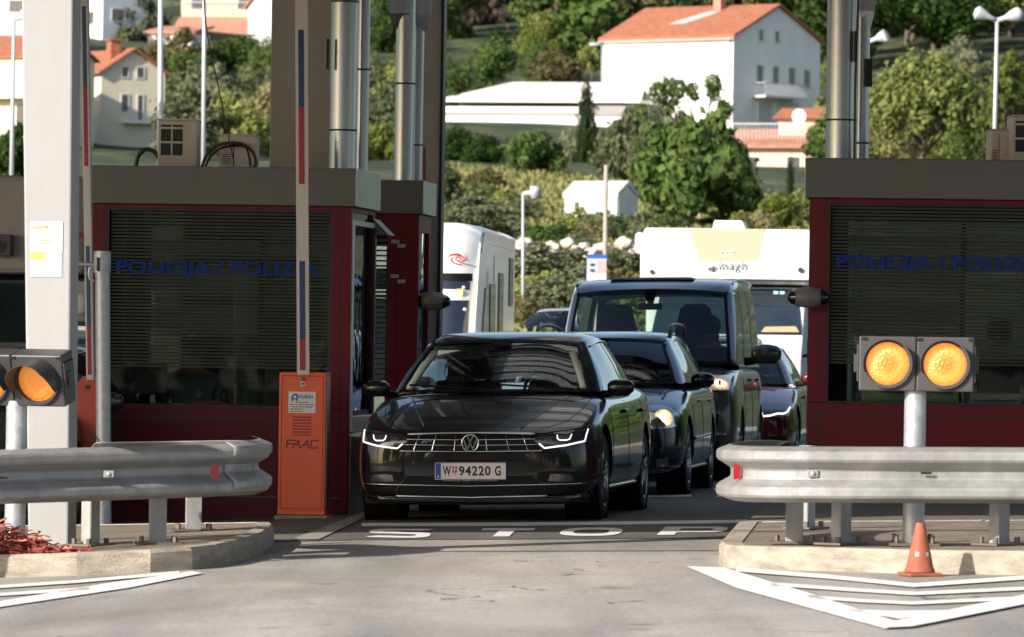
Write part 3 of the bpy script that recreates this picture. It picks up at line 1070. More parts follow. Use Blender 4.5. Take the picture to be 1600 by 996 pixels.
zc = F1.hit(340, 640, .3)[1]
ctz = F1.hit(340, 636)[1] - .02
def on_counter(F, name, label, cat, px, dep, build):
    x, _ = F.hit(px, 630, dep)
    ct = (F1 if F is F1 else F3)
    zt_ = F.hit(340 if F is F1 else 1440, 636 if F is F1 else 632)[1] - .02
    o = thing(name, label, cat, F.M @ Vector((x, dep, zt_)), F.rot)
    build(o)
    return o
def b_bottle(o):
    MB().lathe([(0, .0), (0, .032), (.12, .032), (.16, .018), (.19, .013)], axis='z').build('bottle_body', glassmat('green_bottle', (.1, .5, .25)), o, smooth=True)
    MB().cyl((0, 0, .19), (0, 0, .205), .015).build('cap', mat('cap_green', (.02, .2, .08), .4), o)
on_counter(F1, 'water_bottle', 'green plastic water bottle on the left booth counter', 'bottle', 350, .3, b_bottle)
def b_bag(o):
    MB().sphere((0, 0, .035), .035, sc=(4.2, 1.2, 1)).build('pouch', mat('pink_cloth', (.32, .13, .15), .8), o, smooth=True)
    MB().tube([(-.1, -.03, .02), (-.03, -.05, .06), (.05, -.05, .03), (.12, -.03, .06)], .003).build('strap', M_BLACK, o)
on_counter(F1, 'pouch', 'pink pouch with dark strap lying on the left booth counter', 'bag', 327, .2, b_bag)
def b_mon(o):
    MB().box(-.28, .28, 0, .04, .1, .36).build('screen_back', M_BLACK, o, bevel=.006)
    MB().box(-.03, .03, .01, .04, 0, .1).build('foot', M_BLACK, o)
on_counter(F1, 'monitor', 'dark computer monitor seen from behind in the left booth', 'monitor', 205, .42, b_mon)
on_counter(F3, 'monitor', 'dark computer monitor seen from behind in the right booth', 'monitor', 1430, .42, b_mon)
def b_paper(o):
    MB().box(-.13, .1, -.06, .08, 0, .006).build('sheets', M_WHITE, o)
on_counter(F1, 'papers', 'flat white papers on the left booth counter', 'papers', 262, .2, b_paper)
def b_box(o):
    MB().box(-.05, .05, 0, .05, 0, .035).build('box_body', M_WHITE, o, bevel=.003)
    MB().box(-.04, .04, -.001, .001, .008, .025).build('front_strip', M_DGREY, o)
on_counter(F1, 'card_reader', 'small pale card reader beside the pink pouch', 'device', 277, .16, b_box)
def b_tray(o):
    MB().box(-.2, .2, 0, .2, 0, .11).build('tray_body', mat('tray_grey', (.3, .32, .32), .5), o, bevel=.006)
    MB().box(-.18, .18, -.004, 0, .05, .06).build('slot', M_BLACK, o)
on_counter(F3, 'printer', 'pale grey printer on the right booth counter', 'printer', 1555, .2, b_tray)
# ---------------------------------------------------------------- guardrails
def w_beam(mb, path, ztop, hgt=.31, dep=.083, th=.004):
    """W profile swept along a plan path; the road side is the path's right-hand side"""
    prof = [(-.155, .0), (-.150, .018), (-.128, .075), (-.115, .083), (-.085, .083), (-.072, .075), (-.03, .006), (-.018, 0), (.018, 0), (.03, .006), (.072, .075), (.085, .083), (.115, .083), (.128, .075), (.150, .018), (.155, 0)]
    rows = []
    n = len(path)
    for i, p in enumerate(path):
        a, b = path[max(0, i - 1)], path[min(n - 1, i + 1)]
        d = Vector((b[0] - a[0], b[1] - a[1], 0)).normalized()
        nr = Vector((d.y, -d.x, 0))
        rows.append([Vector((p[0], p[1], p[2] - hgt / 2 + q[0])) + nr * q[1] for q in prof])
    mb.grid(rows)
def rail_post(par, x, y, z0, z1, rz, plate=True):
    m_ = Matrix.Translation((x, y, 0)) @ Matrix.Rotation(rz, 4, 'Z')
    mb = MB()
    w, d, t = .05, .035, .006
    mb.box(-w, w, -d, -d + t, z0, z1, m_)
    mb.box(-w, -w + t, -d + t, d, z0, z1, m_)
    mb.box(w - t, w, -d + t, d, z0, z1, m_)
    ps = mb.build('post', M_GALV, par, bevel=.003)
    if plate:
        mb = MB()
        mb.box(-.14, .14, -.09, .09, z0, z0 + .012, m_)
        mb.build('base_plate', M_RUST, ps)
        for bx, by in ((-.10, -.05), (.10, -.05), (-.1, .05), (.1, .05)):
            q = m_ @ Vector((bx, by, 0))
            MB().cyl((q.x, q.y, z0 + .013), (q.x, q.y, z0 + .045), .016, n=6).build('anchor_bolt', M_RUST, ps)
def guardrail(label, pts, posts, refl, bolts, slots, over=None):
    base = Vector((pts[0][0], pts[0][1], gz(pts[0][0], pts[0][1])))
    o = thing('guardrail', label, 'guardrail', base, group='steel guardrails on the islands')
    path = crom([Vector(p) - base for p in pts], 90)
    mb = MB()
    w_beam(mb, path, 0)
    mb.build('rail_beam', M_GALV, o, auto=22, solid=.004)
    if over:
        q = [p for p in path[over[0]:over[1]]]
        mb = MB()
        rows_ = []
        for i, p in enumerate(q):
            a, b = q[max(0, i - 1)], q[min(len(q) - 1, i + 1)]
            d = Vector((b.x - a.x, b.y - a.y, 0)).normalized()
            t = i / (len(q) - 1)
            rows_.append((p + Vector((d.y, -d.x, 0)) * (.008 + .02 * t * t) + Vector((0, 0, .010 + .022 * t))))
        w_beam(mb, rows_, 0, dep=.083)
        mb.build('end_shoe', M_GALV, o, auto=22, solid=.004)
    for (x, y, z0, z1, rz) in posts:
        rail_post(o, x - base.x, y - base.y, z0 - base.z, z1 - base.z, rz)
    for poly in refl:
        q = [Vector(p) - base for p in poly]
        c = MB().poly(q)
        c.build('reflector', M_REFL, o, solid=.006)
    for p in bolts:
        q = Vector(p) - base
        MB().box(q.x - .03, q.x + .03, q.y - .012, q.y, q.z - .02, q.z + .02).build('washer_plate', M_GALV, o, bevel=.003)
        MB().sphere(q + Vector((0, -.014, 0)), .013, 10, 6).build('bolt', M_GALV2, o, smooth=True)
    for p in slots:
        q = Vector(p) - base
        MB().box(q.x - .03, q.x + .03, q.y - .006, q.y - .001, q.z - .006, q.z + .006).build('slot', M_BLACK, o)
    return o
def A(px, py, Y):
    return tuple(at(px, py, Y))
LR = [A(-420, 717, 31.75), A(-200, 712, 32.05), A(0, 703.5, 32.70), A(150, 699.5, 33.15), A(250, 696.5, 33.45), A(320, 695, 33.80), A(362, 693, 33.95), A(392, 693, 34.40), A(399, 692, 34.85), A(380, 689, 35.20), A(340, 689, 35.45), A(280, 690, 35.85), A(150, 692, 35.65)]
def post_at(px, pyb, ztop, rz, h=.13):
    g = gp(px, pyb, h)
    return (g.x, g.y, g.z, ztop, rz)
zr = at(150, 700, 32.3).z
lposts = [post_at(141, 853, zr - .05, R(62)), post_at(246, 850, zr - .05, R(8)), post_at(302, 829.5, zr - .05, R(8)), post_at(-140, 856, zr - .05, R(10))]
def rq(px0, px1, y0, y1, Y, sk=0):
    return [A(px0, y0 + sk, Y), A(px1, y0, Y), A(px1, y1, Y), A(px0, y1 - sk, Y)]
guardrail('weathered steel guardrail on the left island with a bent curved end', LR, lposts,
          [rq(329, 342, 726, 751, 33.65, 4), rq(383, 396, 721, 741, 34.4, 3)],
          [A(170, 741, 33.1)], [A(5, 747, 32.6)], over=(42, 66))
RR = [A(1234, 690, 34.3), A(1190, 688, 34.0), A(1155, 691, 33.4), A(1143, 694, 32.6), A(1150, 696, 32.05), A(1180, 697.5, 31.75), A(1260, 698, 31.62), A(1360, 698.5, 31.58), A(1480, 699, 31.58), A(1600, 699.5, 31.58), A(1750, 700, 31.58)]
zr = at(1300, 698, 32).z
rposts = [post_at(1241, 849, zr - .06, R(-4)), post_at(1260, 826, zr - .06, R(60)), post_at(1314, 851, zr - .06, R(52)), post_at(1561, 852, zr - .06, R(48)), post_at(1700, 852, zr - .06, R(48))]
guardrail('bright steel guardrail on the right island with a rounded near end', RR, rposts,
          [rq(1146, 1157, 722, 748, 31.85, -2)], [A(1270, 740, 31.60)], [A(1447, 739.5, 31.55)])

# ---------------------------------------------------------------- twin warning beacons
M_AMBER = None
def amber(name, strength, lit):
    mt = mat(name, (.45, .12, .01), .35, coat=.3)
    n, l = mt.node_tree.nodes, mt.node_tree.links
    b = n['Principled BSDF']
    tc = n.new('ShaderNodeTexCoord')
    ln = n.new('ShaderNodeVectorMath'); ln.operation = 'LENGTH'
    ml = n.new('ShaderNodeVectorMath'); ml.operation = 'MULTIPLY'; ml.inputs[1].default_value = (1, 0, 1)
    l.new(tc.outputs['Object'], ml.inputs[0]); l.new(ml.outputs[0], ln.inputs[0])
    mr = n.new('ShaderNodeMapRange'); mr.inputs['From Max'].default_value = .14
    l.new(ln.outputs['Value'], mr.inputs[0])
    cr = n.new('ShaderNodeValToRGB')
    e = cr.color_ramp.elements
    if lit:
        e[0].position = 0; e[0].color = (.85, .24, .03, 1)
        e[1].position = 1; e[1].color = (.80, .16, .012, 1)
        for p, c in ((.25, (.86, .27, .04, 1)), (.55, (1.0, .55, .14, 1)), (.72, (1.0, .42, .08, 1)), (.9, (.86, .2, .015, 1))):
            q = e.new(p); q.color = c
    else:
        e[0].position = 0; e[0].color = (.9, .30, .05, 1)
        e[1].position = 1; e[1].color = (.75, .16, .01, 1)
        q = e.new(.5); q.color = (.95, .36, .07, 1)
    l.new(mr.outputs[0], cr.inputs[0])
    l.new(cr.outputs[0], b.inputs['Emission Color'])
    b.inputs['Emission Strength'].default_value = strength
    wv = n.new('ShaderNodeTexVoronoi'); wv.inputs['Scale'].default_value = 62
    l.new(tc.outputs['Object'], wv.inputs[0])
    bp = n.new('ShaderNodeBump'); bp.inputs['Strength'].default_value = 1; bp.inputs['Distance'].default_value = .006
    l.new(wv.outputs['Distance'], bp.inputs['Height']); l.new(bp.outputs[0], b.inputs['Normal'])
    return mt
M_LENS_ON = amber('amber_lens_bright', .62, True)
M_LENS_DIM = amber('amber_lens', .42, False)
M_HOUS = mat('beacon_grey', (.04, .04, .043), .42, var=.08)
M_HOUSL = mat('beacon_grey_worn', (.06, .056, .057), .5, var=.15)
def beacon(label, loc, base_z, turn, tilt, lensmat, hood, hm_, wid=.64, hgt=.305):
    o = thing('warning_beacon', label, 'traffic light', (loc.x, loc.y, base_z), (0, 0, 0), 'twin amber beacons on steel posts')
    zc = loc.z - base_z
    po = MB().cyl((0, 0, 0), (0, 0, zc - hgt / 2 + .02), .061, n=32).build('post', M_GALV2, o, auto=40)
    MB().box(-.14, .14, -.14, .14, -.002, .014).build('base_plate', M_RUST, po)
    for bx, by in ((-.1, -.1), (.1, -.1), (-.1, .1), (.1, .1)):
        MB().cyl((bx, by, .015), (bx, by, .06), .012, n=6).build('anchor_bolt', M_RUST, po)
    def tr(ob):
        ob.location = (0, -.03, zc)
        ob.rotation_euler = (tilt, 0, turn)
        return ob
    h2 = hgt / 2
    mb = MB()
    mb.box(-wid / 2, -.002, -.06, .10, -h2, h2)
    mb.box(.002, wid / 2, -.06, .10, -h2, h2)
    case = tr(mb.build('lamp_case', hm_, o, bevel=.008))
    for sx in (-1, 1):
        mb = MB()
        mb.box(sx * wid / 2 - .0, sx * (wid / 2 + .028), -.02, .02, -.05, .05)
        mb.box(sx * wid / 2, sx * (wid / 2 + .012), -.05, .08, -h2 + .05, h2 - .05)
        tr(mb.build('side_hinge', M_DGREY, o, bevel=.004))
    for sx in (-.31, -.003, .29):
        tr(MB().box(sx, sx + .035, -.066, -.059, h2 - .022, h2 - .006).build('case_clip', M_BLACK, o))
    for sx in (-1, 1):
        cx = sx * wid / 4
        ob = MB().lathe([(-.088, 0), (-.086, .03), (-.080, .07), (-.070, .10), (-.058, .124)], (0, 0, 0), 'y', 40).build('lens', lensmat, o, smooth=True)
        tr(ob)
        ob.location = Matrix.Translation((0, -.03, zc)) @ Matrix.Rotation(turn, 4, 'Z') @ Matrix.Rotation(tilt, 4, 'X') @ Vector((cx, 0, 0))
        mb = MB()
        n = 40
        # full rim ring
        mb.lathe([(-.058, .126), (-.082, .126), (-.082, .138), (-.058, .138)], (cx, 0, 0), 'y', 40)
        # hood: upper arc, deepest at the top
        rows_o, rows_i = [], []
        for j in range(n + 1):
            t = R(-20) + R(220) * j / n
            dd = hood * max(0, min(1, (math.sin(t) + .42) * .95)) ** .55
            c, s_ = math.cos(t), math.sin(t)
            rows_o.append([(cx + c * .137, -.07, s_ * .137), (cx + c * .139, -.08 - dd, s_ * .139)])
            rows_i.append([(cx + c * .133, -.07, s_ * .133), (cx + c * .135, -.08 - dd, s_ * .135)])
        mb.grid(rows_o); mb.grid(rows_i)
        mb.grid([[a[1], b[1]] for a, b in zip(rows_o, rows_i)])
        tr(mb.build('hood', hm_, o, auto=50))
    return o
g = gp(1432, 852, .13)
lc = at(1431, 569, g.y)
beacon('grey twin amber beacon on a post behind the right guardrail, lamps brightly lit', Vector((lc.x, g.y, lc.z)), g.z, R(-3.5), R(0), M_LENS_ON, .05, M_HOUSL)
g = at(31, 852, 33.0); g.z = gz(g.x, 33.0) + .13
lc = at(27, 591, g.y)
beacon('black twin amber beacon cut by the left edge of the picture', Vector((lc.x, g.y, lc.z)), g.z, R(-20), R(14), M_LENS_DIM, .17, M_HOUS)

# ---------------------------------------------------------------- barriers with raised arms
def barrier_front():
    g = gp(470, 811)
    F = Frame((g.x, g.y, g.z), R(-7))
    o = F.thing('parking_barrier', 'orange barrier cabinet with raised striped arm between left booth window and front car', 'barrier')
    w, d, h = .182, .20, 1.09
    zt = F.hit(473, 582)[1]
    MB().box(-.20, .215, -.06, .26, -.06, .028).build('concrete_foot', M_CONC, o, bevel=.012)
    MB().box(-w, w, 0, d, .03, zt).build('cabinet', M_ORANGE, o, bevel=.008)
    mb = MB()
    # door outline groove
    for a in ((-w + .02, w - .02, .075, .079), (-w + .02, w - .02, zt - .03, zt - .026), (-w + .02, -w + .024, .08, zt - .031), (w - .024, w - .02, .08, zt - .031)):
        mb.box(a[0], a[1], -.002, .0, a[2], a[3])
    mb.build('door_gap', mat('gap_dark', (.12, .02, .01), .6), o)
    MB().box(-w - .002, w + .002, -.004, d + .002, .031, .066).build('plinth', M_ORANGE, o, bevel=.004)
    MB().box(w + .001, w + .004, .02, d - .02, .08, zt - .02).build('side_plate', M_STEEL, o)
    # vents
    vx0, vx1 = F.hit(457, 680)[0], F.hit(486, 680)[0]
    for i in range(7):
        z = F.hit(470, 652 + i * 4.7)[1]
        MB().box(vx0, vx1, -.007, -.0005, z - .004, z + .004).build('vent_louvre', mat('louvre', (.2, .03, .012), .5), o)
    # keylock
    kx, kz = F.hit(473, 600)
    MB().box(kx - .018, kx + .018, -.008, -.0005, kz - .02, kz + .018).build('lock_plate', M_WHITE, o, bevel=.003)
    MB().cyl((kx, -.012, kz), (kx, -.0085, kz), .009, n=12).build('lock', M_BLACK, o)
    MB().cyl((kx, -.02, kz + .04), (kx, -.001, kz + .04), .014, n=12).build('button', M_RUST, o)
    # sticker
    x0, z1 = F.hit(451, 612); x1, z0 = F.hit(493, 646)
    s = MB().box(x0, x1, -.003, -.0005, z0, z1).build('label_sticker', M_WHITE, o)
    bl = mat('print_blue', (.01, .08, .35), .5)
    text_mb('niuklo', .05, .001, .0004, None, front(x0 + .075, -.0035, z1 - .052), fit=(.115, .036)).build('sticker_name', bl, s)
    mb = MB()
    stroke(mb, [(x0 + .03, z1 - .07), (x0 + .03, z1 - .04), (x0 + .045, z1 - .022), (x0 + .066, z1 - .022), (x0 + .066, z1 - .07)], .012, -.0035, .0005)
    stroke(mb, [(x0 + .03, z1 - .055), (x0 + .06, z1 - .055)], .008, -.0035, .0005)
    mb.build('sticker_mark', bl, s)
    pr = mat('print_black', (.03, .03, .03), .6)
    mb = MB()
    rr = random.Random(3)
    for i, (a, b) in enumerate(((.28, .75), (.06, .96), (.12, .8), (.08, .55), (.08, .5))):
        z = z1 - .085 - i * .017
        xx = x0 + (x1 - x0) * a
        while xx < x0 + (x1 - x0) * b:
            l_ = rr.uniform(.012, .03)
            mb.box(xx, min(xx + l_, x1 - .008), -.0038, -.0031, z, z + .006)
            xx += l_ + .005
    mb.build('sticker_print', pr, s)
    # maker's mark in strokes
    X = lambda px: F.hit(px, 694)[0]
    zl, zh = F.hit(470, 700)[1], F.hit(470, 688.5)[1]
    zm = (zl + zh) / 2
    mb = MB()
    yy = -.0008
    wS = .0085
    stroke(mb, [(X(448), zl), (X(449), zh), (X(462), zh)], wS, yy, .001)
    stroke(mb, [(X(448.5), zm), (X(459), zm)], wS, yy, .001)
    stroke(mb, [(X(457), zl), (X(466.5), zh), (X(468.5), zl)], wS, yy - .0012, .001)
    stroke(mb, [(X(461), zm - .006), (X(467), zm - .006)], wS * .8, yy - .0024, .001)
    stroke(mb, [(X(470), zl), (X(480), zh), (X(482), zl)], wS, yy, .001)
    stroke(mb, [(X(474), zm - .006), (X(481), zm - .006)], wS * .8, yy - .0012, .001)
    stroke(mb, [(X(497), zh), (X(486.5), zh), (X(485.5), zl), (X(497), zl)], wS, yy, .001)
    mb.build('cabinet_lettering', M_BLACK, o)
    # arm
    aw = .046
    xb, _ = F.hit(473.5, 580)
    xt, ztop = F.hit(470.5, 0)
    H = 4.6
    def sl(z): return xb + (xt - xb) * (z - zt) / (ztop - zt)
    mb = MB()
    z0 = zt - .02
    mb.v += [Vector((sl(z) + sx * aw, yy_, z)) for z in (z0, H) for sx, yy_ in ((-1, -.01), (1, -.01), (1, .04), (-1, .04))]
    for f in ((0, 1, 5, 4), (1, 2, 6, 5), (2, 3, 7, 6), (3, 0, 4, 7), (0, 3, 2, 1), (4, 5, 6, 7)): mb.face(f)
    arm = mb.build('barrier_arm', M_ARMW, o, bevel=.006)
    mb = MB()
    mb.v += [Vector((sl(z) + .5 * aw + sx, yy_, z)) for z in (z0, H) for sx, yy_ in ((.018, -.016), (.026, -.016), (.026, -.009), (.018, -.009))]
    for f in ((0, 1, 5, 4), (1, 2, 6, 5), (2, 3, 7, 6), (3, 0, 4, 7)): mb.face(f)
    mb.build('arm_edge_strip', M_ARMW, arm)
    for (ya, yb, mt) in ((47, 168, M_ARMB), (168, 288, M_ARMR), (408, 530, M_ARMB), (530, 579, M_ARMR), (-200, -72, M_ARMR)):
        za, zb_ = F.hit(470, ya)[1], F.hit(472, yb)[1]
        mb = MB()
        mb.poly([(sl(zb_) - .022, -.0125, zb_), (sl(zb_) + .022, -.0125, zb_), (sl(za) + .022, -.0125, za), (sl(za) - .022, -.0125, za)])
        mb.build('arm_stripe', mt, arm)
barrier_front()
def barrier_left():
    g = at(135, 813, 43.0)
    F = Frame((g.x, g.y, g.z), R(-7))
    o = F.thing('parking_barrier', 'red barrier cabinet with leaning striped arm behind the white pillar', 'barrier')
    zt = F.hit(130, 588)[1]
    x0, x1 = F.hit(104, 700)[0], F.hit(153, 700)[0]
    MB().box(x0 - .02, x1 + .02, -.05, .3, -.05, .025).build('concrete_foot', M_CONC, o, bevel=.01)
    MB().prism([(x0, .03), (x1, .03), (x1, zt), (x0 + .12, zt), (x0 + .10, zt - .02), (x0 + .07, zt - .06), (x0 + .065, zt - .11), (x0 + .03, zt - .16), (x0 + .01, zt - .2), (x0, zt - .26)], 0, .22).build('cabinet', M_ORANGE2, o, bevel=.006)
    cx, cz = F.hit(137, 605)
    MB().cyl((cx, -.012, cz), (cx, -.001, cz), .018, n=14).build('lock', M_BLACK, o)
    for i in range(3):
        x, z = F.hit(136, 618 + i * 5.5)
        MB().box(x - .03, x + .03, -.007, -.001, z - .006, z + .003).build('vent_louvre', mat('louvre_pink', (.45, .12, .09), .5), o)
    xb, zb = F.hit(141, 588); xt, zT = F.hit(131.5, 0)
    def sl(z): return xb + (xt - xb) * (z - zb) / (zT - zb)
    aw = .03
    H = 4.6
    mb = MB()
    mb.v += [Vector((sl(z) + sx * aw, yy_, z)) for z in (zb - .03, H) for sx, yy_ in ((-1, -.01), (1, -.01), (1, .05), (-1, .05))]
    for f in ((0, 1, 5, 4), (1, 2, 6, 5), (2, 3, 7, 6), (3, 0, 4, 7), (0, 3, 2, 1), (4, 5, 6, 7)): mb.face(f)
    arm = mb.build('barrier_arm', M_ARMW, o, bevel=.006)
    for (ya, yb, mt) in ((10, 135, M_ARMB2), (135, 260, M_ARMR), (385, 510, M_ARMB2), (510, 586, M_ARMR)):
        za, zb_ = F.hit(135, ya)[1], F.hit(138, yb)[1]
        MB().poly([(sl(zb_) - .016, -.0125, zb_), (sl(zb_) + .014, -.0125, zb_), (sl(za) + .014, -.0125, za), (sl(za) - .016, -.0125, za)]).build('arm_stripe', mt, arm)
barrier_left()

# galvanised post with clamp and hook
def post_clamp():
    g = gp(163, 836)
    F = Frame((g.x, g.y, g.z), 0)
    o = F.thing('steel_post', 'thick galvanised tube post with top clamp right of the white pillar', 'post')
    xb, _ = F.hit(163, 830); xt, zt = F.hit(160, 396)
    MB().tube([(xb, 0, -.05), (xt, 0, zt)], .054, 28).build('tube', M_GALV2, o, auto=50)
    MB().tube([(xt, 0, zt - .14), (xt, 0, zt + .015)], .062, 28).build('clamp_sleeve', M_GALV2, o, auto=50)
    MB().box(xt - .035, xt - .02, -.085, -.05, zt - .13, zt - .03).build('clamp_ear', M_DGREY, o, bevel=.004)
    x0, z0 = F.hit(123, 413)
    MB().tube([(xt, 0, z0), (x0, 0, z0)], .016, 12).build('side_arm', M_GALV2, o, auto=50)
    hook = [F.hit(x, y) for x, y in ((141, 418), (139, 428), (141, 436), (147, 440))]
    MB().tube([(a, -.01, b) for a, b in hook], .011, 8).build('hook', M_GALV2, o)
    x, z = F.hit(149, 688)
    MB().tube([(x, -.05, z + .03), (x + .03, -.055, z), (x, -.055, z - .02)], .004, 6).build('wire_tie', M_BLACK, o)
post_clamp()

# cone
def cone():
    g = gp(1437, 901)
    s = FPX / g.y
    o = thing('traffic_cone', 'small worn orange cone in front of the right island kerb', 'cone', (g.x, g.y, g.z), (0, .0, .3))
    h = 84 / s
    r = 24 / s
    MB().lathe([(.025, r), (.04, r * .98), (.045, r * .9), (h * .985, r * .30), (h, r * .27), (h, r * .2)], axis='z', n=36).build('cone_body', M_CONE, o, auto=50)
    zz = h * .42
    rr = lambda z: r * .9 + (r * .3 - r * .9) * (z - .045) / (h - .045)
    for a in (3.9, 4.9, 5.6):
        mb = MB()
        mb.lathe([(zz - .012, rr(zz - .012) + .001), (zz + .012, rr(zz + .012) + .001)], axis='z', n=4, a0=a, a1=a + .35)
        mb.build('reflective_remnant', mat('remnant', (.5, .42, .36), .5, var=.3, vscale=60), o)
    MB().box(-r * 1.17, r * 1.17, -r * 1.17, r * 1.17, 0, .022).build('cone_base', M_CONE, o, bevel=.01)
cone()

# heap of plastic net on the left island
def net():
    g = at(14, 862, 32.72); g.z = gz(g.x, 32.72) + .128
    rr = random.Random(5)
    mb = MB()
    for i in range(420):
        t = rr.random() ** .8
        x = -.35 + rr.random() * .75
        hmax = .16 * max(0, 1 - abs((x + .08) / .42)) + .02
        z = rr.random() * hmax
        y = rr.uniform(-.1, .12)
        p = Vector((x, y, z))
        pts = [p]
        a = rr.uniform(0, 6.28)
        for j in range(4):
            a += rr.uniform(-.9, .9)
            p = p + Vector((math.cos(a) * .035, math.sin(a) * .02, rr.uniform(-.016, .014)))
            p.z = max(.005, p.z)
            pts.append(p)
        mb.cur = 0 if rr.random() < .8 else 1
        mb.tube(pts, .0055, 4)
    o = mb.build('plastic_net', [mat('net_maroon', (.20, .03, .025), .6, var=.3, vscale=20), mat('net_orange', (.65, .16, .07), .6)])
    o.location = g
    tag(o, 'tangled heap of red and orange plastic net on the left island', 'net')
net()

# weeds at the kerb
def weed(px, py, label, col, k=1):
    g = gp(px, py)
    rr = random.Random(px)
    mb = MB()
    for i in range(12):
        a = rr.uniform(0, 6.28); L = rr.uniform(.03, .07) * k; up = rr.uniform(.3, 1)
        p1 = Vector((math.cos(a) * L * (1 - up * .5), math.sin(a) * L * (1 - up * .5), L * up))
        mb.tube([(0, 0, 0), p1 * .5 + Vector((0, 0, .01)), p1], .0015, 4)
        w = Vector((-math.sin(a), math.cos(a), .3)) * .009
        mb.quad(p1 - w, p1 + Vector((math.cos(a), math.sin(a), .2)) * .01, p1 + w, p1 + Vector((math.cos(a), math.sin(a), -.3)) * .016)
    o = mb.build('weed', col)
    o.location = g
    tag(o, label, 'plant')
weed(38, 899, 'tiny green weed at the foot of the left kerb', mat('weed_green', (.06, .09, .025), .8))
weed(160, 897, 'dry straw coloured grass tuft at the left kerb joint', mat('weed_straw', (.4, .3, .16), .8), 1.1)

# ---------------------------------------------------------------- air conditioners on the booth roofs
def ac_unit(px0, px1, py0, Y, label, kind, zbase, turn=0):
    a, b = at(px0, py0, Y), at(px1, py0, Y)
    o = thing('air_conditioner', label, 'air conditioner', ((a.x + b.x) / 2, Y, zbase), (0, 0, turn), 'air conditioner units on the booth roofs')
    w = (b.x - a.x) / 2
    h = a.z - zbase
    if kind == 'grille':
        fw = w * .62 * 2
        MB().box(-w, w, .0, .5, 0, h).build('casing', M_AC, o, bevel=.01)
        MB().box(-w - .004, w + .004, -.005, .505, h, h + .012).build('lid', M_AC, o, bevel=.004)
        for r_ in range(4):
            for c in range(2):
                x0 = -w + .025 + c * fw * .48
                z1 = h - .07 - r_ * .112
                if z1 - .095 < 0: continue
                MB().box(x0, x0 + fw * .40, -.004, -.0005, z1 - .095, z1).build('grille_opening', M_BLACK, o)
        for c in range(2):
            x0 = -w + .025 + c * fw * .48
            MB().box(x0, x0 + fw * .40, -.004, -.0005, h - .052, h - .035).build('vent_slot', M_BLACK, o)
    else:
        MB().box(-w, w, .0, .5, 0, h).build('casing', M_AC, o, bevel=.01)
        MB().box(-w - .004, w + .004, -.005, .505, h, h + .012).build('lid', M_AC, o, bevel=.004)
        MB().box(-w * .25, -w * .2, -.003, 0, .02, h - .03).build('panel_seam', M_BLACK, o)
        MB().box(-w * .1, w * .55, -.008, -.001, h * .3, h * .8).build('service_cover', M_AC, o, bevel=.003)
        for i in range(6):
            MB().box(-w * .85, -w * .35, -.003, -.0005, .04 + i * .014, .046 + i * .014).build('louvre', M_BLACK, o)
    return o, w, h
rz1 = F1.hit(340, 261)[1] + F1.loc.z
o, w, h = ac_unit(247, 309, 188, 45.0, 'beige air conditioner with dark grille squares on the left booth roof', 'grille', rz1)
MB().tube(crom([(-w - .18, .1, 0), (-w - .16, .1, .09), (-w - .1, .1, .15), (-w - .03, .1, .13), (-w, .1, .08)], 14), .017, 8).build('hose', M_DGREY, o)
o, w, h = ac_unit(343, 401, 212, 45.0, 'beige air conditioner with looped cables on the left booth roof', 'plain', rz1)
MB().tube(crom([(-w - .14, -.05, -.02), (-w - .1, -.05, .1), (-w, -.06, .19), (.02, -.06, .20), (w - .03, -.06, .14), (w, -.06, .04), (w - .06, -.06, -.02)], 26), .013, 8).build('hose', M_DGREY, o)
MB().tube(crom([(-w - .12, -.07, -.02), (-w - .06, -.07, .1), (-w + .04, -.08, .17), (.05, -.08, .18), (w - .06, -.08, .12), (w - .04, -.08, .02)], 26), .009, 8).build('hose', M_BLACK, o)
MB().tube(crom([at(317, -60, 45) - o.location, at(322, 40, 45) - o.location, at(340, 130, 45) - o.location, at(366, 256, 45) - o.location], 20), .005, 6).build('feed_cable', M_BLACK, o)
rz3 = F3.hit(1440, 249)[1] + F3.loc.z
ac_unit(1582, 1650, 182, 44.6, 'beige air conditioner with dark grille squares on the right booth roof', 'grille', rz3)
ac_unit(1549, 1581, 204, 44.9, 'smaller beige air conditioner beside the grilled one on the right booth', 'plain', rz3)
# ---------------------------------------------------------------- vehicles
def paintmat(name, col, rough=.28, metal=.0, coat=1.0):
    mt = mat(name, col, rough, metal, coat=.8, spec=.12)
    return mt
M_TYRE = mat('tyre_rubber', (.016, .016, .016), .75, bump=.2, bscale=60)
M_RIM = mat('alloy_rim', (.34, .34, .35), .3, .9)
M_CHROME = mat('chrome', (.72, .72, .73), .12, 1.0)
M_CHROMED = mat('chrome_dim', (.32, .32, .33), .25, 1.0)
M_TRIM = mat('black_gloss_trim', (.008, .008, .009), .18, coat=.5)
M_MATT = mat('black_matt_trim', (.005, .005, .005), .6, spec=.2)
M_CARGLASS = glassmat('windscreen_glass', (.60, .70, .66), 1.0)
M_SIDEG = glassmat('car_side_glass', (.25, .28, .26), 1.0)
M_CABIN = mat('cabin_dark', (.022, .022, .022), .85)
M_SEAT = mat('seat_fabric', (.035, .034, .034), .85)
M_LINER = mat('headliner', (.62, .64, .56), .9)
M_LAMPG = mat('lamp_housing', (.03, .03, .032), .15, coat=1)
M_LAMPC = mat('lamp_reflector', (.45, .45, .45), .15, .9, var=.35, vscale=40)
M_DRL = mat('daytime_light', (.9, .85, .85), .3, emit=(1, .86, .88), estr=1.0)
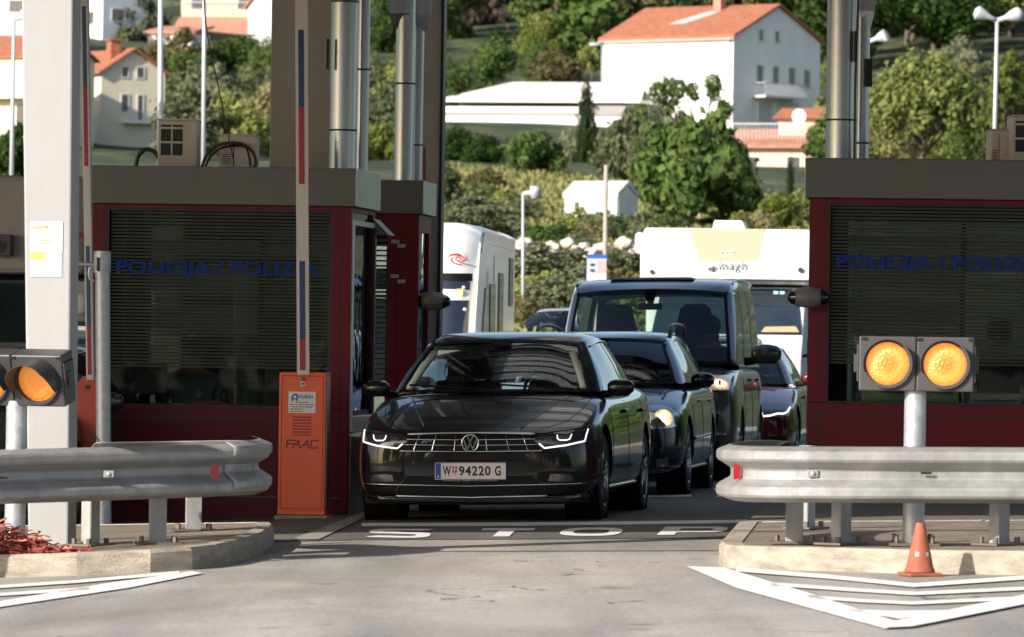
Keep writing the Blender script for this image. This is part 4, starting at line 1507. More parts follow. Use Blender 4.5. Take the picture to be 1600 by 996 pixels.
def glow(name, r, stops, strength):
    mt = mat(name, (.5, .45, .38), .15, .3, coat=1)
    n, l = mt.node_tree.nodes, mt.node_tree.links
    b = n['Principled BSDF']
    tc = n.new('ShaderNodeTexCoord'); ln = n.new('ShaderNodeVectorMath'); ln.operation = 'LENGTH'
    l.new(tc.outputs['Object'], ln.inputs[0])
    nz = n.new('ShaderNodeTexNoise'); nz.inputs['Scale'].default_value = 45
    l.new(tc.outputs['Object'], nz.inputs[0])
    mr = n.new('ShaderNodeMath'); mr.operation = 'MULTIPLY_ADD'; mr.inputs[1].default_value = 1 / r
    ns = n.new('ShaderNodeMath'); ns.operation = 'MULTIPLY_ADD'; ns.inputs[1].default_value = .5; ns.inputs[2].default_value = -.25
    l.new(nz.outputs[0], ns.inputs[0]); l.new(ln.outputs['Value'], mr.inputs[0]); l.new(ns.outputs[0], mr.inputs[2])
    cr = n.new('ShaderNodeValToRGB')
    e = cr.color_ramp.elements
    e[0].position = stops[0][0]; e[0].color = (*stops[0][1], 1); e[1].position = stops[-1][0]; e[1].color = (*stops[-1][1], 1)
    for p, c in stops[1:-1]:
        q = e.new(p); q.color = (*c, 1)
    l.new(mr.outputs[0], cr.inputs[0]); l.new(cr.outputs[0], b.inputs['Emission Color'])
    b.inputs['Emission Strength'].default_value = strength
    return mt
M_BEAM = glow('warm_headlight', .11, [(.15, (1, .93, .75)), (.45, (1, .72, .4)), (.7, (.5, .27, .13)), (.95, (.10, .06, .04))], 1.25)
M_BEAM2 = mat('headlight_core', (.95, .9, .8), .3, emit=(1, .90, .66), estr=1.5)

def car_shell(root, st, material, wheels, rw, W):
    """stations (y, half width, top centre z, shoulder z, bottom z)"""
    rings = []
    for (y, w, zt, zs, zb) in st:
        h = zs - zb
        half = [(0, zb), (.55 * w, zb), (.90 * w, zb + .01), (.975 * w, zb + .10 * h + .02), (.998 * w, zb + .35 * h), (w, zb + .62 * h), (.985 * w, zb + .86 * h),
                (.955 * w, zs), (.90 * w, zs + .45 * (zt - zs)), (.72 * w, zs + .82 * (zt - zs)), (.4 * w, zs + .97 * (zt - zs)), (0, zt)]
        rings.append([(x, y, z) for x, z in half])
    mb = MB()
    n = len(rings[0])
    k = n
    for r in rings:
        mb.v += [Vector(p) for p in r] + [Vector((-p[0], p[1], p[2])) for p in r[1:-1]]
    per = n + n - 2
    def L(i, s, side):        # index in ring s of point i on a side
        if side > 0 or i == 0 or i == n - 1: return s * per + i
        return s * per + n + i - 1
    for s in range(len(rings) - 1):
        for side in (1, -1):
            for i in range(n - 1):
                q = (L(i, s, side), L(i + 1, s, side), L(i + 1, s + 1, side), L(i, s + 1, side))
                mb.face(q if side > 0 else tuple(reversed(q)))
    for s in (0, len(rings) - 1):
        for i in range(n - 1):
            q = [L(i, s, 1), L(i + 1, s, 1), L(i + 1, s, -1), L(i, s, -1)]
            q = [a for j, a in enumerate(q) if a not in q[:j]]
            mb.face(q)
    o = mb.build('body', material, root, sub=2, smooth=True)
    # wheel wells
    cut = MB()
    for wy in wheels:
        for sx in (-1, 1):
            cut.cyl((sx * (W - .30), wy, rw + .0), (sx * (W + .2), wy, rw + .0), rw + .055, n=40)
    co = cut.build('cutter_tmp', material)
    b = o.modifiers.new('wells', 'BOOLEAN'); b.object = co; b.operation = 'DIFFERENCE'; b.solver = 'EXACT'
    co.parent = root
    dg = bpy.context.evaluated_depsgraph_get()
    dg.update()
    me = bpy.data.meshes.new_from_object(o.evaluated_get(dg))
    o.modifiers.clear()
    old = o.data
    o.data = me
    me.name = 'body'
    bpy.data.meshes.remove(old)
    bpy.data.objects.remove(co)
    me.shade_smooth()
    me.set_sharp_from_angle(angle=R(32))
    bm = bmesh.new(); bm.from_mesh(me)
    tree_ = BVHTree.FromBMesh(bm)
    bm.free()
    return o, tree_

class Skin:
    """projects flat shapes onto the shell from the front (x, z) or the side (y, z)"""
    def __init__(s, tree_): s.t = tree_
    def f(s, x, z, e=.003):
        h = s.t.ray_cast(Vector((x, -2, z)), Vector((0, 1, 0)))
        y = h[0].y if h[0] else .3
        return Vector((x, y - e, z))
    def s(s, y, z, side=1, e=.003):
        h = s.t.ray_cast(Vector((side * 3, y, z)), Vector((-side, 0, 0)))
        x = h[0].x if h[0] else side * .9
        return Vector((x + side * e, y, z))
    def top(s, x, y, e=.003):
        h = s.t.ray_cast(Vector((x, y, 3)), Vector((0, 0, -1)))
        z = h[0].z if h[0] else 1
        return Vector((x, y, z + e))
    def fpatch(s, top, bot, e=.004, n=14, m_=5, mb=None):
        mb = mb or MB()
        e += .004; n *= 2; m_ = m_ * 2 - 1
        T_ = crom([(a, b, 0) for a, b in top], n) if len(top) > 2 else crom([(a, b, 0) for a, b in top], n)
        B_ = crom([(a, b, 0) for a, b in bot], n)
        mb.grid([[s.f(*(T_[i].lerp(B_[i], j / (m_ - 1)).xy), e) for i in range(n)] for j in range(m_)])
        return mb
    def fline(s, pts, w, e=.006, mb=None, n=None):
        mb = mb or MB()
        e += .005
        dense = []
        for a, b in zip(pts, pts[1:]):
            k = max(2, int(math.dist(a, b) / .03))
            dense += [(a[0] + (b[0] - a[0]) * i / k, a[1] + (b[1] - a[1]) * i / k) for i in range(k)]
        dense.append(pts[-1])
        mb.tube([s.f(x, z, e) for x, z in dense], w / 2, 6)
        return mb
    def sline(s, pts, w, side=1, e=.003, mb=None):
        mb = mb or MB()
        dense = []
        for a, b in zip(pts, pts[1:]):
            k = max(2, int(math.dist(a, b) / .06))
            dense += [(a[0] + (b[0] - a[0]) * i / k, a[1] + (b[1] - a[1]) * i / k) for i in range(k)]
        dense.append(pts[-1])
        mb.tube([s.s(y, z, side, e) for y, z in dense], w / 2, 5)
        return mb

def wheel(root, x, y, r, side, wid=.225, rim=None, spokes=5):
    t = MB()
    p = [(-.5, .70), (-.5, .86), (-.44, .955), (-.3, .99), (0, 1.0), (.3, .99), (.44, .955), (.5, .86), (.5, .70)]
    t.lathe([(a * wid, b * r) for a, b in p], (0, 0, 0), 'x', 40)
    w = t.build('wheel', M_TYRE, root, smooth=True)
    w.location = (x, y, r)
    s = side
    mb = MB()
    mb.lathe([(s * wid * .47, r * .70), (s * wid * .50, r * .685), (s * wid * .44, r * .66), (s * wid * .1, r * .62), (s * -wid * .45, r * .64)], (0, 0, 0), 'x', 40)
    mb.lathe([(s * wid * .36, r * .16), (s * wid * .42, r * .12), (s * wid * .43, 0.001)], (0, 0, 0), 'x', 16)
    for i in range(spokes):
        a = 2 * math.pi * i / spokes + .3
        for d in (-.12, .12):
            c1, s1 = math.cos(a + d * .6), math.sin(a + d * .6)
            c2, s2 = math.cos(a + d), math.sin(a + d)
            mb.tube([(s * wid * .40, c1 * r * .1, s1 * r * .1), (s * wid * .40, c2 * r * .4, s2 * r * .4), (s * wid * .44, c2 * r * .67, s2 * r * .67)], [.022, .017, .014], 6)
    mb.build('rim', rim or M_RIM, w, smooth=True)
    MB().cyl((s * wid * .05, 0, 0), (s * wid * .12, 0, 0), r * .5, n=24).build('brake_disc', M_CHROMED, w)
    return w

def greenhouse(root, P, paint):
    """P: wb (base centre y,z), wbc (corner x,y,z), wt (top centre y,z), wtc (corner x,y,z), roof list of (y, half, z), rtc, rbc, side lines"""
    wb, wbc, wt, wtc = P['wb'], P['wbc'], P['wt'], P['wtc']
    base = [(-wbc[0], wbc[1], wbc[2]), (-wbc[0] * .6, (wb[0] * .65 + wbc[1] * .35), (wb[1] * .6 + wbc[2] * .4)), (0, wb[0], wb[1]), (wbc[0] * .6, (wb[0] * .65 + wbc[1] * .35), (wb[1] * .6 + wbc[2] * .4)), (wbc[0], wbc[1], wbc[2])]
    top = [(-wtc[0], wtc[1], wtc[2]), (-wtc[0] * .6, (wt[0] * .65 + wtc[1] * .35), (wt[1] * .7 + wtc[2] * .3)), (0, wt[0], wt[1]), (wtc[0] * .6, (wt[0] * .65 + wtc[1] * .35), (wt[1] * .7 + wtc[2] * .3)), (wtc[0], wtc[1], wtc[2])]
    nb = 17
    Bc, Tc = crom(base, nb), crom(top, nb)
    up = P.get('bulge', .02)
    rows = []
    for j in range(9):
        t = j / 8
        rows.append([Bc[i].lerp(Tc[i], t) + Vector((0, -up * .6, up)) * math.sin(math.pi * t) for i in range(nb)])
    o = MB().grid(rows).build('windscreen', M_CARGLASS, root, smooth=True)
    # black border band
    mb = MB()
    ins = .035
    def lift(p): return p + Vector((0, -.003, .004))
    for j in range(8):
        for i in (0, nb - 2):
            a, b, c, d = rows[j][i], rows[j][i + 1], rows[j + 1][i + 1], rows[j + 1][i]
            if i == 0: b, c = a.lerp(b, .45), d.lerp(c, .45)
            else: a, d = b.lerp(a, .45), c.lerp(d, .45)
            mb.quad(lift(a), lift(b), lift(c), lift(d))
    for i in range(nb - 1):
        a, b, c, d = rows[7][i], rows[7][i + 1], rows[8][i + 1], rows[8][i]
        mb.quad(lift(a.lerp(d, .45)), lift(b.lerp(c, .45)), lift(c), lift(d))
        a, b, c, d = rows[0][i], rows[0][i + 1], rows[1][i + 1], rows[1][i]
        mb.quad(lift(a), lift(b), lift(b.lerp(c, .3)), lift(a.lerp(d, .3)))
    mb.build('screen_border', M_MATT, o)
    # wipers
    mb = MB()
    for x0, x1 in ((-.05, -.62), (.62, .05)):
        a = Vector((x0 * wbc[0] / .72, wb[0] + .03, wb[1] + .02)); b = Vector((x1 * wbc[0] / .72, wb[0] + .10, wb[1] + .055))
        mb.tube([a, b], .008, 6)
    mb.build('wiper', M_MATT, o)
    # roof
    rf = P['roof']
    rows = [Tc]
    for (y, hw, z) in rf:
        rows.append(crom([(-hw, y, z - .045), (-hw * .93, y, z - .022), (-hw * .55, y, z - .004), (0, y, z), (hw * .55, y, z - .004), (hw * .93, y, z - .022), (hw, y, z - .045)], nb))
    rtc, rt = P['rtc'], P['rt']
    Rt = crom([(-rtc[0], rtc[1], rtc[2]), (-rtc[0] * .6, (rt[0] * .65 + rtc[1] * .35), rt[1] * .7 + rtc[2] * .3), (0, rt[0], rt[1]), (rtc[0] * .6, (rt[0] * .65 + rtc[1] * .35), rt[1] * .7 + rtc[2] * .3), (rtc[0], rtc[1], rtc[2])], nb)
    rows.append(Rt)
    roof = MB().grid(rows).build('roof', paint, root, smooth=True, sub=1)
    # headliner inside
    MB().grid([[p + Vector((0, 0, -.03)) for p in r] for r in rows]).build('headliner', M_LINER, roof, smooth=True)
    # rear window
    rbc, rb = P['rbc'], P['rb']
    Rb = crom([(-rbc[0], rbc[1], rbc[2]), (0, rb[0], rb[1]), (rbc[0], rbc[1], rbc[2])], nb)
    rows2 = [[Rt[i].lerp(Rb[i], j / 5) + Vector((0, .02, .02)) * math.sin(math.pi * j / 5) for i in range(nb)] for j in range(6)]
    MB().grid(rows2).build('rear_window', M_CARGLASS, root, smooth=True)
    # sides: window strip between belt and rail
    belt, rail = P['belt'], P['rail']         # lists of (y, x, z)
    for s in (-1, 1):
        m = 24
        Bl = crom([(s * x, y, z) for y, x, z in belt], m)
        Rl = crom([(s * x, y, z) for y, x, z in rail], m)
        g = MB()
        g.grid([[Bl[i].lerp(Rl[i], t) + Vector((s * .018, 0, 0)) * math.sin(math.pi * t) for i in range(m)] for t in (0, .25, .5, .75, 1)])
        gl = g.build('side_window', M_SIDEG, root, smooth=True)
        # pillar between windscreen edge and side window front edge
        edge = [Vector((s * wbc[0], wbc[1], wbc[2])).lerp(Vector((s * wtc[0], wtc[1], wtc[2])), j / 8) + Vector((0, -up * .6, up)) * math.sin(math.pi * j / 8) for j in range(9)]
        e2 = [Bl[0].lerp(Rl[0], j / 8) + Vector((s * .018, 0, 0)) * math.sin(math.pi * j / 8) for j in range(9)]
        mb = MB()
        mb.grid([[edge[j], edge[j].lerp(e2[j], .5) + Vector((s * .016, -.012, .008)), e2[j]] for j in range(9)])
        mb.build('windscreen_pillar', paint, root, smooth=True, sub=1)
        # roof rail between roof edge and side window top
        re = [r[-1] if s > 0 else r[0] for r in rows]
        rr_ = crom([(p.x, p.y, p.z) for p in re], m)
        mb = MB()
        mb.grid([[rr_[i], rr_[i].lerp(Rl[i], .5) + Vector((s * .012, 0, .010)), Rl[i]] for i in range(m)])
        # rear pillar
        e3 = [Bl[-1].lerp(Rl[-1], j / 8) for j in range(9)]
        e4 = [Rb[-1 if s > 0 else 0].lerp(Rt[-1 if s > 0 else 0], j / 8) for j in range(9)]
        mb.grid([[e3[j], e3[j].lerp(e4[j], .5) + Vector((s * .02, .01, 0)), e4[j]] for j in range(9)])
        mb.build('roof_frame', paint, root, smooth=True, sub=1)
        # door pillars over the glass
        mb = MB()
        for fy in P['pillars']:
            i = int(fy * (m - 1))
            for t0 in range(6):
                q = []
                for (ii, tt) in ((i, t0 / 6), (i + 1, t0 / 6), (i + 1, (t0 + 1) / 6), (i, (t0 + 1) / 6)):
                    q.append(Bl[ii].lerp(Rl[ii], tt) + Vector((s * (.018 * math.sin(math.pi * tt) + .004), 0, 0)))
                mb.quad(*q)
        mb.build('door_pillar', M_TRIM, root)
        mb = MB()
        mb.tube([p + Vector((s * .006, 0, -.004)) for p in Bl], .009, 6)
        if P.get('chrome_top'):
            mb.tube([p + Vector((s * .008, 0, .004)) for p in Rl], .007, 6)
        mb.build('window_trim', M_CHROME if P.get('chrome') else M_TRIM, gl, smooth=True)
    # cabin floor at belt level, dashboard and seats
    bz = P['belt'][0][2]
    y0, y1 = wbc[1], P['belt'][-1][0]
    hw = P['belt'][0][1] - .05
    mb = MB()
    mb.grid([[(x, y, bz - .03) for x in (-hw, 0, hw)] for y in (wb[0] + .1, y1)])
    mb.build('cabin_floor', M_CABIN, root)
    MB().sphere((0, wb[0] + .42, wb[1] - .06), 1, 20, 10, sc=(hw * .97, .34, .07)).build('dashboard', M_CABIN, root, smooth=True)
    sy = P['seat_y']
    for y, xs, n in ((sy, (-.37, .37), 'front_seat'), (sy + .92, (-.42, .42), 'rear_seat')):
        if P.get('one_row') and n == 'rear_seat': continue
        for x in xs:
            k = P.get('seat_k', 1)
            mb = MB()
            mb.box(x - .23 * k, x + .23 * k, y - .05, y + .10, bz - .2, bz + .10 * k)
            st_ = mb.build(n, M_SEAT, root, bevel=.05)
            mb = MB()
            mb.box(x - .125 * k, x + .125 * k, y + .02, y + .10, bz + .135 * k, bz + .30 * k)
            mb.build('headrest', M_SEAT, st_, bevel=.035)
            mb = MB()
            for dx in (-.05, .05): mb.cyl((x + dx, y + .06, bz + .09 * k), (x + dx, y + .06, bz + .15 * k), .006, n=6)
            mb.build('headrest_rod', M_CHROMED, st_)
    # steering wheel (driver sits on the picture's right)
    c = Vector((.37, sy - .62, bz + .02)); pts = []
    for i in range(20):
        a = 2 * math.pi * i / 20
        pts.append(c + Vector((math.cos(a) * .18, math.sin(a) * .07, math.sin(a) * .17)))
    MB().tube(pts, .014, 6, closed=True).build('steering_wheel', M_MATT, root, smooth=True)
    # interior mirror
    mz = wt[1] - .11 * P.get('mir', 1); my = wt[0] - .10
    MB().box(-.12, .12, my, my + .03, mz - .03, mz + .035).build('rear_view_mirror', M_MATT, root, bevel=.02)
    MB().prism([(-.07, wt[1] - .01), (.07, wt[1] - .01), (.03, mz + .03), (-.03, mz + .03)], my - .02, my + .02).build('mirror_mount', M_MATT, root)
    return Tc, Bc

def side_mirror(root, x, y, z, s, paint, k=1.0, glass_back=True):
    mb = MB()
    rows = []
    n = 16
    for t, sc_, dy in ((-1, .0, .0), (-.96, .45, 0), (-.75, .8, 0), (-.3, 1.0, 0), (.2, .98, 0), (.7, .82, .01), (.96, .5, .02), (1, .0, .02)):
        r = []
        for i in range(n + 1):
            a = 2 * math.pi * i / n
            ca, sa = math.cos(a), math.sin(a)
            ca = math.copysign(abs(ca) ** .75, ca); sa = math.copysign(abs(sa) ** .75, sa)
            r.append(Vector((x + s * (.12 * k) * (1 + t), y + dy + ca * .075 * k * sc_, z + sa * .075 * k * sc_)))
        rows.append(r)
    mb.grid(rows)
    o = mb.build('side_mirror', paint, root, smooth=True)
    MB().tube([(x - s * .06, y + .03, z - .06 * k), (x + s * .04, y + .01, z - .05 * k), (x + s * .10, y, z - .02)], [.035 * k, .028 * k, .03 * k], 10).build('mirror_foot', M_MATT, o, smooth=True)
    MB().tube([(x + s * .02, y - .01, z - .058 * k), (x + s * .2 * k, y - .01, z - .06 * k)], .016 * k, 8).build('mirror_underside', M_MATT, o, smooth=True)
    return o

def plate(root, x, y, z, w=.52, h=.12, text=None, small=False):
    o = MB().box(x - w / 2, x + w / 2, y - .008, y, z - h / 2, z + h / 2).build('number_plate', mat('plate_white', (.68, .66, .66), .4), root, bevel=.004)
    return o

def sedan_params(dz=0, L=4.77, W=.915, H=1.43):
    """measures of the front car; others are scaled from it"""
    return dict(
        wb=(1.13, .955), wbc=(.735, 1.42, .95), wt=(1.93, 1.355), wtc=(.565, 2.06, 1.325),
        roof=[(2.12, .575, 1.40), (2.6, .585, H), (3.1, .575, H - .015)], rt=(3.55, 1.385), rtc=(.52, 3.5, 1.34),
        rb=(4.22, 1.08), rbc=(.62, 4.1, 1.04),
        belt=[(1.62, .805, .945), (2.4, .835, .955), (3.2, .83, .975), (3.95, .76, 1.01)],
        rail=[(2.16, .625, 1.30), (2.6, .635, 1.335), (3.2, .625, 1.335), (3.62, .60, 1.28)],
        pillars=[.46], seat_y=2.25, chrome=True, chrome_top=True,
        st=[(0.0, .56, .615, .56, .20), (.03, .70, .655, .60, .175), (.09, .79, .69, .63, .165), (.20, .855, .725, .66, .16), (.42, .90, .79, .715, .16), (.75, .915, .865, .775, .17),
            (1.05, .915, .925, .83, .18), (1.25, .912, .955, .865, .18), (1.7, .91, .945, .885, .18), (2.6, .915, .945, .90, .18), (3.5, .915, .965, .925, .18), (4.1, .90, 1.02, .93, .2), (4.5, .86, 1.04, .92, .24),
            (4.7, .80, 1.0, .86, .3), (4.76, .70, .93, .8, .36)],
        wheels=(.86, 3.65), rw=.33, W=W)

def mod(P, sx=1, sy=1, sz=1, **kw):
    Q = {}
    def sc(v, kind):
        return v
    for k, v in P.items():
        Q[k] = v
    Q['wb'] = (P['wb'][0] * sy, P['wb'][1] * sz); Q['wt'] = (P['wt'][0] * sy, P['wt'][1] * sz)
    Q['rb'] = (P['rb'][0] * sy, P['rb'][1] * sz); Q['rt'] = (P['rt'][0] * sy, P['rt'][1] * sz)
    for k in ('wbc', 'wtc', 'rtc', 'rbc'): Q[k] = (P[k][0] * sx, P[k][1] * sy, P[k][2] * sz)
    Q['roof'] = [(a * sy, b * sx, c * sz) for a, b, c in P['roof']]
    for k in ('belt', 'rail'): Q[k] = [(a * sy, b * sx, c * sz) for a, b, c in P[k]]
    Q['st'] = [(a * sy, b * sx, c * sz, d * sz, e) for a, b, c, d, e in P['st']]
    Q['wheels'] = tuple(w * sy for w in P['wheels']); Q['W'] = P['W'] * sx; Q['seat_y'] = P['seat_y'] * sy
    Q.update(kw)
    return Q

def make_car(name, label, cat, loc, heading, P, paint, front_fn, group=None, rim=None):
    o = thing(name, label, cat, loc, (-.0063, -.02, -heading), group)
    body, t = car_shell(o, P['st'], paint, P['wheels'], P['rw'], P['W'])
    sk = Skin(t)
    greenhouse(o, P, paint)
    for wy in P['wheels']:
        for s in (-1, 1):
            wheel(o, s * (P['W'] - .135), wy, P['rw'], s, rim=rim)
    # wheel well liners, dark
    for wy in P['wheels']:
        for s in (-1, 1):
            MB().lathe([(s * (P['W'] - .29), P['rw'] + .05), (s * (P['W'] - .03), P['rw'] + .05)], (0, wy, P['rw']), 'x', 30).build('wheel_arch_liner', M_MATT, o)
    # underside
    MB().box(-P['W'] * .8, P['W'] * .8, .5, P['st'][-1][0] - .4, .17, .30).build('underbody', M_MATT, o)
    # door gaps, handles, sills on both sides
    w0, w1 = P['wheels']
    yA, yB, yC = w0 + .42, w0 + (w1 - w0) * .53, w1 - .25
    bz = P['belt'][0][2]
    for s in (-1, 1):
        mb = MB()
        for y, zlow in ((yA, .3), (yB, .3), (yC, .62)):
            sk.sline([(y, bz - .06), (y + .02, bz * .6), (y, zlow)], .008, s, -.001, mb)
        sk.sline([(yA, .27), (yC - .2, .27)], .008, s, -.001, mb)
        mb.build('door_gap', M_MATT, o)
        for y in (yB - .16, yC - .05):
            q = sk.s(y, bz - .14, s, .012)
            MB().box(q.x - .014, q.x + .014, y - .09, y + .09, q.z - .014, q.z + .014).build('door_handle', P.get('handle', paint), o, bevel=.008)
        mb = MB(); sk.sline([(yA - .05, .235), (w1 - .42, .245)], .035, s, .006, mb)
        mb.build('sill_trim', P.get('sill', M_TRIM), o, smooth=True)
        if P.get('side_strip'):
            mb = MB(); sk.sline([(w0 + .42, .5), (w1 - .42, .52)], .03, s, .004, mb)
            mb.build('side_strip', P['side_strip'], o, smooth=True)
    front_fn(o, sk, P)
    return o, sk

# -------- front car
def front_sedan(o, sk, P):
    # grille
    sk.fpatch([(-.465, .650), (-.2, .656), (0, .657), (.2, .656), (.465, .650)], [(-.53, .522), (-.2, .512), (0, .510), (.2, .512), (.53, .522)], .002, 26, 6).build('grille', M_MATT, o, smooth=True)
    g = o
    mb = MB(); sk.fline([(-.47, .648), (-.2, .656), (0, .657), (.2, .656), (.47, .648)], .021, .006, mb)
    mb.build('grille_top_bar', M_CHROME, o, smooth=True)
    for z, hw, w in ((.612, .475, .008), (.572, .49, .008), (.526, .525, .011)):
        mb = MB(); sk.fline([(-hw, z), (0, z - .006), (hw, z)], w, .008, mb)
        mb.build('grille_bar', M_CHROME, o, smooth=True)
    for x in (-.40, -.27, -.115, .115, .27, .40):
        k = .10 if x > 0 else -.10
        mb = MB(); sk.fline([(x * .955, .642), (x * 1.06, .528)], .004, .008, mb)
        mb.build('grille_rib', M_CHROME, o)
    mb = MB()
    stroke(mb, [(-.36, .585), (-.35, .60), (-.335, .60), (-.34, .592), (-.355, .592)], .006, sk.f(-.35, .59).y - .008, .003)
    stroke(mb, [(-.33, .585), (-.322, .60), (-.29, .602)], .008, sk.f(-.33, .59).y - .008, .003)
    mb.build('grille_badge', M_CHROME, o)
    # emblem: ring with letters
    c = Vector((0, sk.f(0, .583).y - .022, .583))
    e = MB().cyl((0, c.y + .012, c.z), (0, c.y + .001, c.z), .062, n=40).build('emblem', M_MATT, o)
    mb = MB()
    ring = [c + Vector((math.cos(a) * .061, 0, math.sin(a) * .061)) for a in [2 * math.pi * i / 40 for i in range(40)]]
    mb.tube(ring, .0065, 8, closed=True)
    mb.build('emblem_ring', M_CHROME, e, smooth=True)
    mb = MB()
    stroke(mb, [(-.022, c.z + .052), (0, c.z + .008), (.022, c.z + .052)], .010, c.y - .0, .006)
    stroke(mb, [(-.049, c.z + .030), (-.022, c.z - .044), (0, c.z - .002), (.022, c.z - .044), (.049, c.z + .030)], .010, c.y - .0012, .006)
    mb.build('emblem_letters', M_CHROME, e)
    # number plate
    y = min(sk.f(x, .378).y for x in (-.26, 0, .26)) - .012
    p = plate(o, 0, y, .378, .525, .125)
    mb = MB(); mb.box(-.265, .265, y - .004, y + .006, .302, .3155)
    h = mb.build('plate_holder', M_MATT, o)
    text_mb('PORSCHE WIEN MITTE LIESING', .02, 0, .0003, None, front(-.2, y - .0045, .3045), fit=(.40, .009)).build('holder_lettering', mat('holder_print', (.5, .5, .5), .5), h)
    yf = y - .0085
    MB().box(-.258, -.218, yf - .001, yf, .320, .437).build('plate_blue_band', mat('plate_blue', (.01, .05, .33), .4), p)
    text_mb('A', .03, .0005, .0003, None, front(-.245, yf - .0014, .33), fit=(.014, .02)).build('band_letter', M_WHITE, p)
    pb = mat('plate_black', (.015, .015, .015), .5)
    text_mb('W', .1, .003, .0003, None, front(-.205, yf, .343), fit=(.063, .073)).build('plate_letter', pb, p)
    text_mb('94220', .1, .003, .0003, None, front(-.085, yf, .343), fit=(.235, .073), spacing=1.12).build('plate_digits', pb, p)
    text_mb('G', .1, .003, .0003, None, front(.180, yf, .343), fit=(.046, .073)).build('plate_letter', pb, p)
    pr = mat('plate_red', (.5, .02, .03), .5)
    MB().prism([(-.135, .412), (-.097, .412), (-.097, .38), (-.116, .345), (-.135, .38)], yf - .0006, yf).build('plate_crest', pr, p)
    mb = MB(); mb.box(-.119, -.113, yf - .0012, yf - .0007, .35, .412); mb.box(-.135, -.097, yf - .0012, yf - .0007, .388, .394)
    mb.build('crest_cross', M_WHITE, p)
    for z in (.4365, .3185):
        MB().box(-.217, .258, yf - .0005, yf, z - .001, z + .0015).build('plate_red_line', pr, p)
    # headlights
    for s in (-1, 1):
        X = lambda pts: [(s * a, b) for a, b in pts]
        hl = sk.fpatch(X([(.462, .618), (.52, .645), (.68, .668), (.83, .684)]), X([(.462, .606), (.545, .540), (.70, .560), (.822, .592)]), .003, 18, 7).build('headlight', M_LAMPG, o, smooth=True)
        mb = sk.fline(X([(.832, .680), (.822, .594), (.70, .565), (.545, .545), (.505, .578)]), .012, .006)
        mb.build('daytime_strip', M_DRL, hl, smooth=True)
        mb = sk.fline(X([(.735, .645), (.725, .612), (.705, .603), (.655, .603), (.638, .615), (.634, .640)]), .010, .006)
        mb.build('lamp_outline', mat('drl_dim', (.8, .8, .85), .3, emit=(.85, .85, 1), estr=.75), hl, smooth=True)
        sk.fpatch(X([(.648, .640), (.722, .645)]), X([(.65, .612), (.715, .612)]), .005, 4, 3).build('projector', M_LAMPC, hl, smooth=True)
        sk.fpatch(X([(.535, .628), (.60, .634)]), X([(.54, .596), (.60, .598)]), .005, 4, 3).build('inner_lamp', M_CHROMED, hl, smooth=True)
        mb = sk.fline(X([(.47, .622), (.52, .650), (.68, .674), (.84, .691)]), .006, .001)
        mb.build('headlight_gap', M_MATT, hl)
        # fog lamp recess
        fr = sk.fpatch(X([(.50, .368), (.60, .378), (.72, .374), (.815, .350)]), X([(.475, .30), (.59, .292), (.72, .285), (.80, .284)]), .002, 14, 5).build('bumper_recess', M_MATT, o, smooth=True)
        sk.fpatch(X([(.585, .352), (.66, .355), (.735, .350)]), X([(.57, .303), (.66, .300), (.755, .302)]), .005, 10, 4).build('fog_lamp', mat('fog_glass', (.10, .10, .10), .1, .4, coat=1), fr, smooth=True)
        sk.fpatch(X([(.60, .346), (.65, .348)]), X([(.60, .307), (.65, .306)]), .007, 4, 3).build('fog_reflector', mat('fog_reflector', (.16, .16, .16), .2, .7, var=.5, vscale=50), fr)
        # lower corner blade
        sk.fpatch(X([(.50, .268), (.66, .262), (.80, .268)]), X([(.58, .205), (.68, .2), (.80, .205)]), .002, 10, 4).build('corner_intake', M_MATT, o, smooth=True)
        mb = sk.fline(X([(.46, .345), (.52, .285), (.575, .205)]), .010, .004)
        mb.build('intake_edge', M_TRIM, o, smooth=True)
        # splitter tips
        mb = sk.fline(X([(.55, .188), (.70, .190), (.86, .215)]), .016, .010)
        mb.build('splitter_tip', M_TRIM, o, smooth=True)
    sk.fpatch([(-.47, .345), (0, .335), (.47, .345)], [(-.55, .205), (0, .198), (.55, .205)], .002, 22, 5).build('lower_intake', M_MATT, o, smooth=True)
    mb = MB()
    for z, hw in ((.325, .46), (.245, .52), (.222, .53)): sk.fline([(-hw, z), (hw, z)], .004, .006, mb)
    mb.build('intake_slats', M_TRIM, o)
    mb = sk.fline([(-.825, .286), (-.58, .279), (0, .268), (.58, .279), (.825, .286)], .011, .009)
    mb.build('bumper_chrome_strip', M_CHROME, o, smooth=True)
    mb = sk.fline([(-.56, .196), (0, .184), (.56, .196)], .020, .008)
    mb.build('bumper_lower_strip', M_CHROME, o, smooth=True)
    # front spoiler lip
    mb = MB(); yy = [.0, .02, .08, .2]
    lip = [(-.84, .34, .16), (-.74, .13, .15), (-.6, .05, .145), (0, .03, .14), (.6, .05, .145), (.74, .13, .15), (.84, .34, .16)]
    Lp = crom(lip, 30)
    mb.grid([[Vector((p.x, p.y, p.z + .05)) for p in Lp], [Vector((p.x, p.y - .012, p.z + .01)) for p in Lp], [Vector((p.x, p.y + .01, p.z - .012)) for p in Lp], [Vector((p.x * .9, p.y + .25, p.z)) for p in Lp]])
    mb.build('front_lip', M_TRIM, o, smooth=True)
